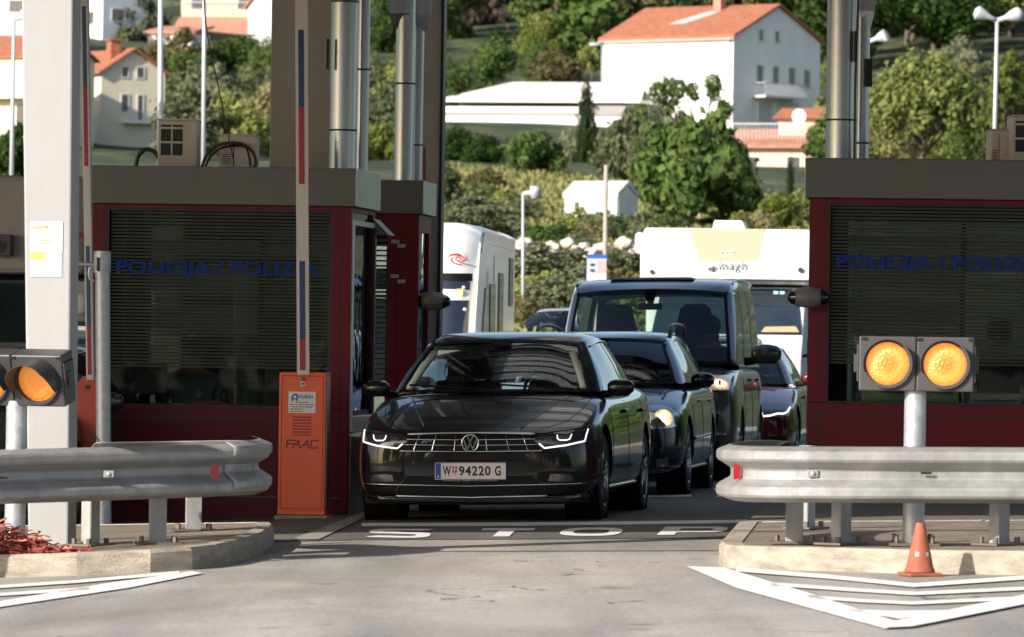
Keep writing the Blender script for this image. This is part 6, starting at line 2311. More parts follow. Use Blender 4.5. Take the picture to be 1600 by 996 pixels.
def hwin(par, face, u, z, w, h, mt=None, frame=True, n='window', off=0.0, D=0):
    """face 'f': front plane y=0, x=-u ; face 's': side plane x=0, y=u"""
    mt = mt or M_WIN
    if face == 'f':
        o = MB().box(-u - w, -u, -.04, .02, z, z + h).build(n, mt, par)
        if frame:
            mb = MB()
            for a in ((-u - w - .1, -u - w, z - .1, z + h + .1), (-u, -u + .1, z - .1, z + h + .1), (-u - w, -u, z - .1, z), (-u - w, -u, z + h, z + h + .1)):
                mb.box(a[0], a[1], -.07, .0, a[2], a[3])
            mb.build('window_frame', M_FRAMEW, o)
    else:
        o = MB().box(-.02, .04, u, u + w, z, z + h).build(n, mt, par)
        if frame:
            mb = MB()
            for a in ((u - .1, u, z - .1, z + h + .1), (u + w, u + w + .1, z - .1, z + h + .1), (u, u + w, z - .1, z), (u, u + w, z + h, z + h + .1)):
                mb.box(0, .07, a[0], a[1], a[2], a[3])
            mb.build('window_frame', M_FRAMEW, o)
    return o
def gable_house(par, W, D, H, rise, wall, roof, ov=.35, depth=3):
    """front along -x from 0 to -W at y=0 (eaves), gables at x=0 and x=-W"""
    mb = MB()
    mb.prism([(0, -depth), (D, -depth), (D, H), (D / 2, H + rise), (0, H)], -W, 0, 'x')
    mb.build('wall', wall, par)
    mb = MB()
    k = rise / (D / 2)
    t = .18
    for s_, y0, y1 in ((1, -ov, D / 2), (-1, D + ov, D / 2)):
        z0 = H - ov * k
        a = (y0, z0 + .03); b = (y1, H + rise + .03); c = (y1, H + rise + .03 + t); d = (y0, z0 + .03 + t)
        mb.prism([a, b, c, d], -W - ov, ov, 'x')
    return mb.build('roof', roof, par)
def chimney(par, x, y, z0, z1, w=.7, mt=None):
    mb = MB()
    mb.box(x - w / 2, x + w / 2, y - w / 2, y + w / 2, z0, z1)
    mb.box(x - w * .65, x + w * .65, y - w * .65, y + w * .65, z1, z1 + .12)
    return mb.build('chimney', mt or M_ROOFP, par)
def dish(X, label, r, turn=0.3):
    o = thing('satellite_dish', label, 'satellite dish', X, (0, 0, turn), 'satellite dishes on roofs')
    prof = [(-r * .0, .01), (-.04 * r, r * .4), (-.12 * r, r * .75), (-.22 * r, r)]
    MB().lathe(prof, (0, 0, 0), 'y', 24).build('reflector_bowl', mat('dish_white', (.72, .74, .78), .4), o, smooth=True)
    MB().cyl((0, 0, 0), (0, .3, -r * 2.2), r * .06).build('mast', M_GALV, o)
    MB().tube([(0, -.2 * r, -r), (0, -r * 1.0, -r * .2)], r * .04).build('feed_arm', M_GALV, o)

# big white house
Hw = HF(1144, 197, 430, 40)
o = Hw.thing('large white house with orange tiled roof high on the slope')
s = 430 / FPX
W, D, Hh = 200 * s / math.cos(R(40)), 146 * s / math.sin(R(40)), 141 * s
D = 10.9
rf = gable_house(o, W, D, Hh, 2.5, M_WHW, M_ROOF, ov=.3, depth=4)
chimney(o, -5.0, D / 2 - .8, Hh + 1.6, Hh + 3.4)
# roof terrace cut: pale recess lying on the front slope
k = 2.5 / (D / 2)
def rp(x, y, dz=.25): return (x, y, Hh + y * k + dz)
MB().poly([rp(-7.9, 2.0), rp(-6.3, 2.0), rp(-4.6, 4.0), rp(-5.6, 4.3)]).build('roof_terrace', mat('terrace_pale', (.42, .40, .37), .8), o, solid=.04)
hwin(o, 'f', 7.2, 2.6, 2.8, 2.1, M_SHUT, n='garage_shutter')
hwin(o, 'f', 5.2, 3.3, .9, 1.4, M_SHUT)
hwin(o, 'f', 2.2, 3.3, .9, 1.4, M_SHUT)
for u, z, w, h in ((3.1, 6.6, .5, .8), (5.1, 6.6, .5, .8), (2.9, 3.4, .75, 1.3), (4.9, 3.4, .7, 1.3), (6.9, 3.4, .75, 1.3), (8.8, 3.3, .75, 1.3)):
    hwin(o, 's', u, z, w, h)
hwin(o, 's', 5.6, .1, 2.6, 1.9, M_SHUT, n='garage_door')
hwin(o, 's', 3.2, .2, 1.6, 1.7, M_SHUT)
MB().box(.0, 1.3, 2.4, 7.6, 2.25, 2.42).build('balcony_slab', M_FRAMEW, o)
mb = MB()
mb.box(1.24, 1.28, 2.4, 7.6, 3.35, 3.4)
for i in range(40):
    mb.box(1.25, 1.27, 2.4 + i * .13, 2.43 + i * .13, 2.42, 3.35)
mb.box(0, 1.25, 2.4, 2.44, 3.35, 3.4); mb.box(0, 1.25, 7.56, 7.6, 3.35, 3.4)
mb.build('balcony_railing', mat('railing_grey', (.45, .45, .46), .6), o)

M_GUT = mat('gutter_grey', (.32, .30, .28), .5, .3)
mb = MB(); mb.box(-W - .3, .3, -.42, -.30, Hh - .28, Hh - .14); mb.build('gutter', M_GUT, o)
MB().cyl((-.25, -.08, -1), (-.25, -.08, Hh - .2), .06, n=8).build('downpipe', M_GUT, o)
mb = MB(); mb.box(-W, 0, -.012, -.002, 2.45, 2.52); mb.build('storey_band', mat('band_pale', (.6, .58, .55), .8), o)
# flat long building in front of it
Hf = HF(1000, 190, 400, 14)
o = Hf.thing('long low white building with flat roof left of the large white house', 'building', 'flat_building')
s = 400 / FPX
mb = MB(); mb.box(-14.5, 0, 0, 9, -3, .3); mb.build('wall', M_WHW, o)
mb = MB(); mb.box(-14.4, -.1, .1, 8.9, .31, 1.0); mb.box(-14.7, .2, -.25, 9.2, 1.3, 1.5)
mb.build('roof_slab', mat('roof_slab_white', (.74, .71, .67), .8), o)
mb = MB(); mb.box(-14.3, -.2, .05, .12, .35, .6); mb.box(-3.6, -.4, -.02, .04, .4, 1.1); mb.build('window_band', mat('band_grey', (.28, .26, .25), .5), o)
mb = MB()
mb.v += [Vector(q) for q in ((-14.5, -.1, 1.5), (.1, -.1, 1.5), (-1.2, 7, 3.0), (-11, 7, 3.0))]
mb.face((0, 1, 2, 3)); mb.build('sloped_roof', mat('roof_pale', (.68, .64, .6), .85), o, solid=.1)

# pink house low on the right
Hp = HF(1292, 246, 330, 20)
o = Hp.thing('pale pink house with orange roofs low beside the right duct')
s = 330 / FPX
mb = MB(); mb.box(-6.2, 1.5, 0, 6, -5, .55); mb.build('wall', M_PINK, o)
mb = MB()
mb.prism([(-.5, .5), (3.2, 1.75), (6.5, .5)], -6.6, 2, 'x'); mb.build('roof', M_ROOFP, o)
mb = MB(); mb.box(-3.6, 1.2, 2.0, 5.5, 1.2, 2.3); mb.build('upper_wall', M_PINK, o)
mb = MB(); mb.prism([(1.6, 2.3), (3.7, 3.0), (5.9, 2.3)], -3.9, 1.6, 'x'); mb.build('roof', M_ROOF, o)
chimney(o, -.6, 3.5, 2.5, 3.6, .5, M_FRAMEW)
mb = MB()
mb.box(-6.1, -1.0, -.3, -.26, 1.9, 1.96)
for i in range(22): mb.box(-6.1 + i * .23, -6.07 + i * .23, -.3, -.26, 1.0, 1.9)
mb.build('terrace_railing', M_SHUT, o)
hwin(o, 'f', 1.6, -1.2, .8, 1.2); hwin(o, 'f', 4.2, -1.2, .8, 1.2)
dish(at(1249, 182, 326), 'white satellite dish on the pale pink house roof', .42, -.4)

# cream gabled house, upper left
Hc_ = HF(157, 212, 480, 62)
o = Hc_.thing('cream gabled house with orange roof and grey shuttered gable at upper left')
s = 480 / FPX
gable_house(o, 12, 5.9, 100 * s, 1.9, M_CREAM, M_ROOF, ov=.4, depth=4)
chimney(o, -1.6, 1.8, 5.6, 8.1, .9, M_ROOF)
for u, z, w, h in ((1.9, 5.0, .55, .85), (3.3, 5.0, .6, .85), (1.9, 2.1, .6, 1.4), (3.4, 1.4, .45, 2.1)):
    hwin(o, 's', u, z, w, h)
MB().box(0, 1.0, 1.9, 5.2, 1.1, 1.28).build('balcony_slab', M_WHW, o)
mb = MB()
mb.box(.96, .99, 1.9, 5.2, 2.1, 2.14)
for i in range(22): mb.box(.96, .98, 1.9 + i * .15, 1.93 + i * .15, 1.28, 2.1)
mb.build('balcony_railing', M_SHUT, o)
hwin(o, 'f', 2.0, 2.0, .9, 1.5, M_SHUT); hwin(o, 'f', 5, 2.0, .9, 1.5, M_SHUT)

# far left yellow house
Hl = HF(58, 215, 455, 30)
o = Hl.thing('yellowish house with balcony at the left picture edge')
gable_house(o, 12, 8, 126 / FPX * 455, 1.8, mat('house_yellow', (.68, .60, .42), .85, var=.05), M_ROOF, ov=.3, depth=5)
MB().box(-12, 0, -1.2, 0, 3.1, 3.9).build('balcony', M_WHW, o)
hwin(o, 'f', 1.2, 1.0, .8, 1.7); hwin(o, 'f', 3.6, 1.0, 1.4, 1.7, M_SHUT)
hwin(o, 's', 1.2, 4.4, .8, 1.0)

# white modern blocks at the very top left
Ht = HF(160, 40, 600, 50)
o = Ht.thing('white apartment block at the top left corner', 'building', 'apartment_building')
mb = MB(); mb.box(-14, 0, 0, 6, -4, 8); mb.build('wall', mat('block_white', (.72, .74, .78), .8), o)
for u, z in ((1.5, .2), (4.5, .2), (7.5, .2), (10.5, .2), (1.5, 3.2), (4.5, 3.2)):
    hwin(o, 'f', u, z, 1.3, 1.3)
hwin(o, 's', 1.2, .6, 1.6, 1.2)
Ht2 = HF(36, 60, 570, 15)
o = Ht2.thing('bluish white house with orange roof behind the leftmost lamp pole')
mb = MB(); mb.box(-12, 4, 0, 8, -6, 5); mb.build('wall', mat('block_grey', (.55, .57, .6), .8), o)
mb = MB(); mb.prism([(-4, -2.4), (0, -1.0), (0, -3.4), (-4, -4)], -12, 5, 'x'); mb.build('roof', M_ROOFP, o)
hwin(o, 'f', 0, 2.6, 1.5, 1.2); hwin(o, 'f', 4, 2.6, 1.5, 1.2)
# orange pink house at the top
Ho = HF(420, 24, 560, 10)
o = Ho.thing('peach coloured house with terrace and orange lean-to roof at the top')
mb = MB(); mb.box(-8.8, 3, 0, 8, -5, 7); mb.build('wall', mat('house_peach', (.70, .50, .37), .85, var=.05), o)
mb = MB(); mb.prism([(-5.5, -2.6), (-.02, -.2), (-.02, -.6), (-5.5, -2.9)], -9, 2.5, 'x'); mb.build('roof', M_ROOFP, o)
mb = MB(); mb.box(-8.6, 1.5, -5.2, -.1, -7, -2.7); mb.build('lower_wall', M_WHW, o)
hwin(o, 'f', 1.8, .6, 1.3, 1.9); hwin(o, 'f', 6.6, .6, 1.2, 1.5)
mb = MB(); mb.box(-8.8, 3, -.3, -.25, 1.2, 1.3)
for i in range(40): mb.box(-8.8 + i * .3, -8.76 + i * .3, -.3, -.26, .2, 1.2)
mb.build('terrace_railing', M_SHUT, o)
Hq = HF(300, 70, 520, 20)
o = Hq.thing('small white shed with orange roof under the peach house', 'shed', 'shed')
mb = MB(); mb.box(-4.4, 0, 0, 4, -3, 1.0); mb.build('wall', M_WHW, o)
mb = MB(); mb.prism([(-.3, 1.0), (4.2, 1.7), (4.2, 1.95), (-.3, 1.25)], -4.8, .4, 'x'); mb.build('roof', M_ROOFP, o)
hwin(o, 'f', 1.4, -.6, .8, 1.0)
dish(at(252, 37, 505), 'grey satellite dish seen past the leftmost roof pole', .75)
Hr = HF(560, 60, 600, -30)
o = Hr.thing('grey house with brown roof glimpsed between the columns')
gable_house(o, 9, 8, 3.2, 2.2, mat('house_grey', (.42, .42, .42), .85), M_ROOFP)
hwin(o, 'f', 2, 1, 1, 1.2)

# greenhouse
Hg = HF(964, 346, 215, 33)
o = Hg.thing('small pale plastic greenhouse on the bank above the vehicles', 'greenhouse', 'greenhouse')
s = 215 / FPX
pl = mat('greenhouse_film', (.66, .68, .62), .5, var=.18, vscale=2.5, stretch=(1, 1, .2))
gable_house(o, 82 * s / math.cos(R(33)), 34 * s / math.sin(R(33)), 37 * s, .45, pl, mat('greenhouse_roof', (.5, .53, .5), .4, var=.12, vscale=3), ov=.05, depth=.6)
mb = MB()
for i in range(9):
    mb.box(-.02 - i * .29, .0 - i * .29, -.03, -.005, -.3, .88)
for i in range(5):
    mb.box(.004, .03, .05 + i * .33, .08 + i * .33, -.3, 1.0)
mb.build('rib', M_FRAMEW, o)
hwin(o, 'f', 1.7, .45, .2, .28, frame=False)

# ---------------------------------------------------------------- lamp posts, poles, sign
M_LAMPW = mat('lamp_white', (.42, .44, .47), .5, .1)
def lamp(px, py0, py1, Y, label, heads, wpx=8, grp='street lamps beyond the booths', lean=0):
    b = at(px, py1, Y)
    t = at(px + lean, py0, Y)
    o = thing('street_lamp', label, 'street lamp', b, (0, 0, 0), grp)
    h = t - b
    k = Y / FPX
    MB().cyl((0, 0, -.5), h, wpx / 2 * k * 1.15, wpx / 2 * k * .8, 14).build('pole', M_LAMPW, o, smooth=True)
    for (dx, dy, L) in heads:
        e = h + Vector((dx * k, 0, dy * k))
        d = (e - h).normalized()
        mb = MB()
        mid = h + d * .35
        mb.tube([h, h + d * .15, mid - d * .1, mid, e - d * .05, e], [.04, .05, .1, .13, .13, .06], 10)
        mb.build('lamp_head', M_LAMPW, o, smooth=True)
    return o
lamp(1553, 32, 262, 100, 'white double headed street lamp before the pines at right', [(-36, 13, 1), (40, 12, 1)], 7, lean=5)
lamp(1356, 66, 262, 104, 'single headed white street lamp showing past the right duct', [(32, 12, 1)], 5)
lamp(818, 303, 492, 108, 'slim grey street lamp before the bank with short flat head', [(16, 2, 1)], 5, lean=-1)
lamp(251, -60, 262, 92, 'thick pale pole rising beside the left air conditioner', [(20, 4, 1)], 9)
lamp(318, -60, 262, 96, 'slim pale pole rising between the two left air conditioners', [(20, 4, 1)], 7, lean=2)
lamp(18, 30, 280, 90, 'thin grey lamp pole at the left picture edge', [(18, 4, 1)], 7, lean=4)
lamp(941, 70, 170, 400, 'small street lamp before the wooded slope beside the white house', [(-20, 0, 1)], 3)
b = at(946, 440, 120)
o = thing('wooden_pole', 'weathered wooden utility pole behind the information sign', 'pole', b)
MB().cyl((0, 0, -1.5), at(947, 258, 120) - b, .055, .045, 10).build('shaft', mat('wood_grey', (.33, .29, .24), .9, var=.2, vscale=4), o, smooth=True)
def stick(px, y0, y1, Y, w, label):
    b = at(px, y1, Y)
    o = MB().cyl((0, 0, -.8), at(px, y0, Y) - b, w, w * .8, 8).build('garden_stake', mat('wood_grey', (.33, .29, .24), .9), smooth=True)
    o.location = b
    tag(o, label, 'pole', 'stakes on the bank')
stick(993, 292, 345, 200, .05, 'brown stake right of the greenhouse')
stick(1093, 318, 356, 190, .05, 'brown stake above the cream alcove motorhome')
# info sign
b = at(932, 440, 96)
F = Frame(b, 0)
o = F.thing('information_sign', 'blue and white information sign on a post above the roofs', 'sign')
k = 96 / FPX
MB().box(-15.5 * k, 15.5 * k, 0, .03, -20 * k, 42 * k).build('sign_panel', mat('sign_paleblue', (.42, .46, .60), .5), o)
MB().box(-15.5 * k, 15.5 * k, -.006, -.001, 36 * k, 42 * k).build('blue_header', mat('sign_blue', (.03, .09, .4), .5), o)
MB().box(0, 15 * k, -.006, -.001, 14 * k, 33 * k).build('red_field', mat('sign_pinkred', (.55, .35, .34), .5), o)
mb = MB()
for i in range(2): mb.box(-10 * k, -3 * k, -.008, -.002, (24 - i * 9) * k, (28 - i * 9) * k)
mb.build('sign_symbols', M_DGREY, o)
MB().cyl((0, .05, -2.5), (0, .05, 0), .04).build('post', M_GALV, o)

# ---------------------------------------------------------------- foliage
L_DEEP = leafmat('leaf_deep', (.015, .031, .010), (.038, .072, .019), (.09, .135, .038))
L_MID = leafmat('leaf_mid', (.025, .050, .014), (.070, .118, .032), (.155, .21, .065))
L_BRIGHT = leafmat('leaf_bright', (.06, .09, .018), (.17, .20, .05), (.33, .34, .12))
L_OLIVE = leafmat('leaf_olive', (.05, .062, .032), (.13, .15, .08), (.25, .26, .16))
L_PINE = leafmat('leaf_pine', (.032, .055, .014), (.105, .138, .038), (.23, .255, .085))
L_CYP = leafmat('leaf_cypress', (.010, .022, .010), (.03, .05, .018), (.075, .085, .03))
L_PURP = leafmat('leaf_purple', (.035, .02, .02), (.09, .06, .055), (.17, .13, .11))
L_OCH = leafmat('leaf_ochre', (.07, .065, .028), (.17, .155, .07), (.31, .27, .14))
M_BARK = mat('bark', (.12, .09, .07), .95, var=.25, vscale=6)
PROTO = {}
def crown_mesh(kind, seed, lm, n=2600):
    """unit tree: base at z=0, height 1, crown half width ~.5"""
    rs = np.random.RandomState(seed)
    cl = []
    if kind == 'round':
        for i in range(46):
            d = rs.normal(size=3); d /= np.linalg.norm(d)
            r = rs.uniform(.25, 1) ** .6
            c = np.array([0, 0, .58]) + d * r * np.array([.36, .36, .33])
            cl.append((c, rs.uniform(.055, .16)))
    elif kind == 'pine':
        for i in range(190):
            a = rs.uniform(0, 6.28); r = rs.uniform(0, 1) ** .5
            z = .52 + .38 * math.sqrt(max(0, 1 - r * r)) * rs.uniform(.55, 1) - .12 * r
            cl.append((np.array([math.cos(a) * r * .44, math.sin(a) * r * .44, z]), rs.uniform(.06, .11)))
        for i in range(12):
            a = rs.uniform(0, 6.28); r = rs.uniform(.3, 1)
            cl.append((np.array([math.cos(a) * r * .4, math.sin(a) * r * .4, rs.uniform(.2, .5)]), rs.uniform(.06, .10)))
    elif kind == 'cypress':
        for i in range(26):
            z = i / 26
            w = .42 * math.sin(min(1, (z + .12) * 1.1) * math.pi * .9) ** .7 * (1 if z < .6 else 1 - (z - .6) * 1.6)
            for _ in range(2):
                a = rs.uniform(0, 6.28)
                cl.append((np.array([math.cos(a) * w * .4, math.sin(a) * w * .4, .04 + z * .92]), max(.05, w * .55)))
    elif kind == 'bush':
        for i in range(38):
            a = rs.uniform(0, 6.28); r = rs.uniform(0, 1) ** .5
            z = .12 + rs.uniform(.15, .78) * math.sqrt(max(0, 1 - r * r * .8))
            cl.append((np.array([math.cos(a) * r * .42, math.sin(a) * r * .42, z]), rs.uniform(.06, .17)))
    elif kind == 'open':
        for i in range(30):
            a = rs.uniform(0, 6.28); r = rs.uniform(.15, 1)
            z = .45 + rs.uniform(-.05, .5) * (1 - r * .3)
            cl.append((np.array([math.cos(a) * r * .48, math.sin(a) * r * .48, z]), rs.uniform(.025, .09)))
    elif kind == 'cedar':
        for lv in range(8):
            z = .2 + lv * .1
            w = .5 * (1 - lv / 9)
            for j in range(7):
                a = rs.uniform(0, 6.28); r = rs.uniform(.3, 1)
                cl.append((np.array([math.cos(a) * w * r, math.sin(a) * w * r, z + rs.uniform(-.03, .03)]), rs.uniform(.05, .10)))
    C = np.array([c for c, r in cl]); Rr = np.array([r for c, r in cl])
    wts = Rr ** 2; wts /= wts.sum()
    idx = rs.choice(len(cl), n, p=wts)
    d = rs.normal(size=(n, 3)); d /= np.linalg.norm(d, axis=1)[:, None]
    rad = rs.uniform(.45, 1.12, n) ** .7 * np.where(rs.rand(n) < .14, rs.uniform(1.0, 1.75, n), 1.0)
    sq = np.array([1, 1, .45 if kind == 'cedar' else (1.9 if kind == 'cypress' else .85)])
    P = C[idx] + d * (Rr[idx] * rad)[:, None] * sq
    ls = {'round': .026, 'pine': .022, 'cypress': .03, 'bush': .036, 'open': .013, 'cedar': .022}[kind]
    nr = d + rs.normal(size=(n, 3)) * .55
    nr /= np.linalg.norm(nr, axis=1)[:, None]
    u = np.cross(nr, rs.normal(size=(n, 3))); u /= np.linalg.norm(u, axis=1)[:, None]
    v = np.cross(nr, u)
    s1 = (ls * rs.uniform(.5, 1.5, n))[:, None]; s2 = (ls * rs.uniform(.4, 1.1, n))[:, None]
    V = np.stack([P - u * s1, P - v * s2 * .8, P + u * s1, P + v * s2], 1).reshape(-1, 3)
    me = bpy.data.meshes.new('crown')
    me.vertices.add(n * 4); me.vertices.foreach_set('co', V.astype(np.float32).ravel())
    me.loops.add(n * 4); me.loops.foreach_set('vertex_index', np.arange(n * 4))
    me.polygons.add(n); me.polygons.foreach_set('loop_start', np.arange(n) * 4); me.polygons.foreach_set('loop_total', np.full(n, 4))
    me.update()
    me.materials.append(lm)
    # trunk and limbs
    mb = MB()
    top = {'pine': .72, 'cypress': .5, 'bush': .35}.get(kind, .62)
    mb.tube([(0, 0, -.15), (.01, 0, .1), (-.01, .01, top * .6), (0, 0, top)], [.034, .028, .02, .008], 7)
    if kind != 'cypress':
        for i in range(9 if kind != 'open' else len(C)):
            c = C[rs.randint(len(C))] if kind != 'open' else C[i]
            z0 = rs.uniform(.15, .5) * (top / .62)
            mid = (np.array([0, 0, z0]) + c) / 2 + rs.normal(size=3) * .02
            mb.tube([(0, 0, z0), tuple(mid), tuple(c)], [.013, .008, .003], 5)
    return me, mb
def tree(kind, lm, px, pyt, pyb, wpx, Y=None, label=None, group=None, seed=0, cat='tree', n=2600):
    """crown top and base given in the picture; Y depth or found on the hill"""
    if Y is None:
        P = onhill(px, pyb)
        Y = P.y
    b = at(px, pyb, Y)
    k = Y / FPX
    H = (pyb - pyt) * k
    Wd = wpx * k
    key = (kind, lm.name, seed, n)
    if key not in PROTO:
        me, mb = crown_mesh(kind, seed, lm, n)
        tmp = mb.build('trunk', M_BARK, None, smooth=True)
        PROTO[key] = (me, tmp.data)
        bpy.data.objects.remove(tmp)
    me, tm = PROTO[key]
    nm = {'round': 'broadleaf_tree', 'pine': 'pine_tree', 'cypress': 'cypress_tree', 'bush': 'bush', 'open': 'sparse_tree', 'cedar': 'cedar_tree'}[kind]
    o = thing(nm, label, cat, (b.x, Y, b.z), (0, 0, random.uniform(0, 6.28)), group)
    o.scale = (Wd, Wd, H)
    c = bpy.data.objects.new('crown', me); COL.objects.link(c); c.parent = o
    t = bpy.data.objects.new('trunk', tm); COL.objects.link(t); t.parent = o
    return o
T = tree
# named trees and bushes, far to near
for i_, (px_, t_, b__, w_, Y_, l_) in enumerate(((715, 20, 120, 70, 500, 'leafy tree beside the top of the narrow column'), (775, 40, 135, 80, 490, 'tree under the purple brown crown'), (690, 90, 190, 60, 430, 'tree half hidden by the narrow column'),
        (800, -20, 70, 100, 560, 'tall tree right of the purple brown crown'), (835, 60, 150, 70, 460, 'tree standing over the left end of the flat building'), (950, -20, 60, 90, 560, 'tree rising behind the left roof end of the white house'))):
    T('round', (L_MID, L_DEEP)[i_ % 2], px_, t_, b__, w_, Y_, l_, seed=(4, 26)[i_ % 2], n=4000 if i_ % 2 == 0 else 2600)
T('bush', L_PURP, 746, -30, 86, 108, 520, 'purple brown leafed tree at the top beside the narrow column', cat='tree', n=4200, seed=3)
T('round', L_MID, 770, 62, 160, 110, 440, 'green tree below the purple brown one', seed=4, n=4000)
T('round', L_BRIGHT, 840, 20, 140, 90, 470, 'fresh green tree above the flat white building', seed=5)
T('bush', L_OCH, 868, 70, 150, 100, 420, 'brownish bush at the left end of the flat white building', cat='bush', seed=6)
T('round', L_MID, 910, 0, 140, 110, 480, 'tall green tree just left of the white house roof', seed=7)
T('bush', L_BRIGHT, 925, 62, 118, 50, 440, 'small yellow green bush at the left wall of the white house', cat='bush', seed=8)
T('round', L_DEEP, 720, 95, 200, 90, 400, 'dark tree against the narrow column', seed=9)
T('pine', L_PINE, 1440, 66, 300, 215, 240, 'broad yellow green umbrella pine above the right booth', seed=10, n=9000)
T('cedar', L_PINE, 1570, 92, 300, 140, 220, 'layered light green cedar at the right picture edge', seed=11, n=6000)
T('round', L_MID, 1505, 100, 280, 120, 260, 'green tree between the umbrella pine and the cedar', seed=12, n=4000)
T('cypress', L_CYP, 916, 118, 300, 48, 262, 'tall thin cypress before the flat white building', seed=13, n=3500)
T('round', L_MID, 838, 196, 345, 138, 235, 'round dark olive tree left of the cypress', seed=14, n=6500)
T('round', L_DEEP, 755, 203, 300, 92, 250, 'dense green tree right of the narrow column', seed=15, n=4500)
T('open', L_MID, 1082, 92, 330, 185, 215, 'thin branched tree whose top crosses the white house front', seed=16, n=6000)
T('bush', L_OLIVE, 985, 160, 300, 120, 225, 'grey green olive tree right of the cypress', cat='tree', seed=17, n=5000)
T('bush', L_MID, 1080, 142, 378, 190, 185, 'large dense green tree above the cream motorhome', cat='tree', seed=18, n=9000)
T('bush', L_DEEP, 1040, 200, 330, 80, 195, 'dark green tree behind the large dense one', cat='tree', seed=9, n=4200)
T('round', L_MID, 1158, 262, 390, 90, 190, 'green tree in front of the pale pink house', seed=20, n=4000)
T('bush', L_BRIGHT, 1215, 290, 390, 80, 180, 'bright bush beneath the pale pink house', cat='bush', seed=21)
T('cypress', L_CYP, 1233, 240, 358, 22, 210, 'small dark cypress below the pale pink house', seed=22, n=2200)
T('bush', L_OCH, 1190, 320, 400, 70, 170, 'ochre bush right of the large dense tree', cat='bush', seed=6)
T('round', L_DEEP, 375, 40, 160, 120, 440, 'deep green tree right of the slim roof pole', seed=23, n=4200)
T('round', L_MID, 300, 78, 160, 100, 430, 'green tree between the two roof poles', seed=24, n=3600)
T('bush', L_OLIVE, 215, -15, 90, 115, 500, 'grey olive tree above the cream house roof', cat='tree', seed=25, n=4200)
T('round', L_MID, 410, 60, 150, 60, 420, 'green tree touching the broad column', seed=4, n=4000)
T('round', L_MID, 497, 10, 150, 70, 460, 'leafy tree between the barrier arm and the widest duct', seed=5)
T('bush', L_OCH, 497, 150, 262, 60, 330, 'brown green bush left of the widest duct', cat='bush', seed=6)
T('round', L_DEEP, 598, -20, 130, 80, 480, 'dark tall tree between the two pairs of ducts', seed=26)
T('bush', L_BRIGHT, 597, 175, 285, 75, 280, 'yellow green bush low between the two pairs of ducts', cat='bush', seed=21)
T('round', L_MID, 600, 90, 190, 70, 400, 'mid green tree between the two pairs of ducts', seed=7)
T('bush', L_DEEP, 20, 182, 300, 80, 150, 'dark bush behind the thin pole at the left edge', cat='bush', seed=9, n=4200)
G_V = 'garden bushes above the left booth roof'
rr = random.Random(11)
VL = ['bright garden bush left of the grilled air conditioner', 'yellow green bush behind the black hose', 'sunny bush above the left booth roof corner', 'leafy bush between the left air conditioners',
      'light green bush behind the looped cables', 'bright bush against the broad column', 'bushy green plant under the cream house balcony', 'yellow green bush right of the cream house']
for i, (px, w) in enumerate(((165, 80), (215, 70), (145, 60), (325, 60), (372, 70), (420, 60), (235, 60), (290, 80))):
    T('bush', L_BRIGHT, px, 196 + rr.uniform(-6, 8), 275, w, 300 + i * 4, VL[i], G_V, seed=21 if i % 2 else 8, cat='bush')
VL2 = ['trimmed green hedge above the left air conditioners', 'lower hedge strip right of the cream house', 'hedge strip touching the broad column']
for i, (px, w, t, b_) in enumerate(((345, 150, 150, 185), (285, 80, 168, 205), (400, 90, 165, 200))):
    T('bush', L_BRIGHT if i != 1 else L_MID, px, t, b_, w, 370 - i * 15, VL2[i], 'hedges on the slope', seed=8 if i != 1 else 4, cat='hedge')
for i_, (px_, t_, b__, w_, Y_, k_, l_) in enumerate(((705, 196, 300, 90, 262, L_DEEP, 'green tree close beside the narrow column below the flat building'), (800, 212, 310, 100, 270, L_MID, 'tree between the dense green tree and the round olive tree'),
        (885, 205, 320, 80, 268, L_OLIVE, 'grey green tree just left of the cypress'), (955, 205, 310, 80, 255, L_DEEP, 'dark tree just right of the cypress'), (1022, 172, 330, 100, 205, L_OLIVE, 'grey green tree between the olive tree and the large dense one'),
        (1140, 196, 340, 90, 200, L_DEEP, 'dark green tree at the right flank of the large dense one'), (690, 130, 215, 70, 380, L_MID, 'green tree left of the flat building'), (1010, 120, 200, 70, 395, L_OLIVE, 'small olive tree before the white house corner'))):
    T('bush' if i_ % 2 else 'round', k_, px_, t_, b__, w_, Y_, l_, cat='tree', seed=(4, 17)[i_ % 2], n=5000 if i_ % 2 else 4000)
# shrubs on the bank above the queue
SH = [(730, 300, 350, 90, 150), (700, 330, 420, 80, 130), (760, 320, 370, 60, 160), (800, 335, 390, 90, 160), (860, 330, 400, 100, 155), (930, 335, 395, 90, 160), (1000, 345, 410, 80, 150),
      (845, 385, 440, 90, 135), (905, 395, 445, 80, 132), (960, 390, 440, 90, 132), (800, 400, 470, 80, 125), (850, 420, 490, 110, 114), (905, 425, 490, 90, 115), (970, 410, 470, 90, 118),
      (1020, 350, 430, 70, 150), (740, 380, 480, 90, 130), (880, 445, 500, 80, 108), (820, 455, 500, 70, 107), (700, 250, 330, 70, 190), (1150, 330, 400, 90, 160), (1240, 350, 420, 90, 150), (1120, 350, 390, 70, 165)]
for i, (px, t, b_, w, Y) in enumerate(SH):
    T('bush', (L_OLIVE, L_OCH, L_OLIVE, L_BRIGHT)[i % 4] if t > 380 else (L_OLIVE, L_MID, L_OCH)[i % 3], px, t, b_ + 14, w, Y,
      'rounded wild shrub on the sunny bank behind the queue', 'wild shrubs on the bank', seed=(17, 6, 17, 21)[i % 4] if t > 380 else (17, 3, 6)[i % 3], cat='bush', n=5000)
rr = random.Random(77)
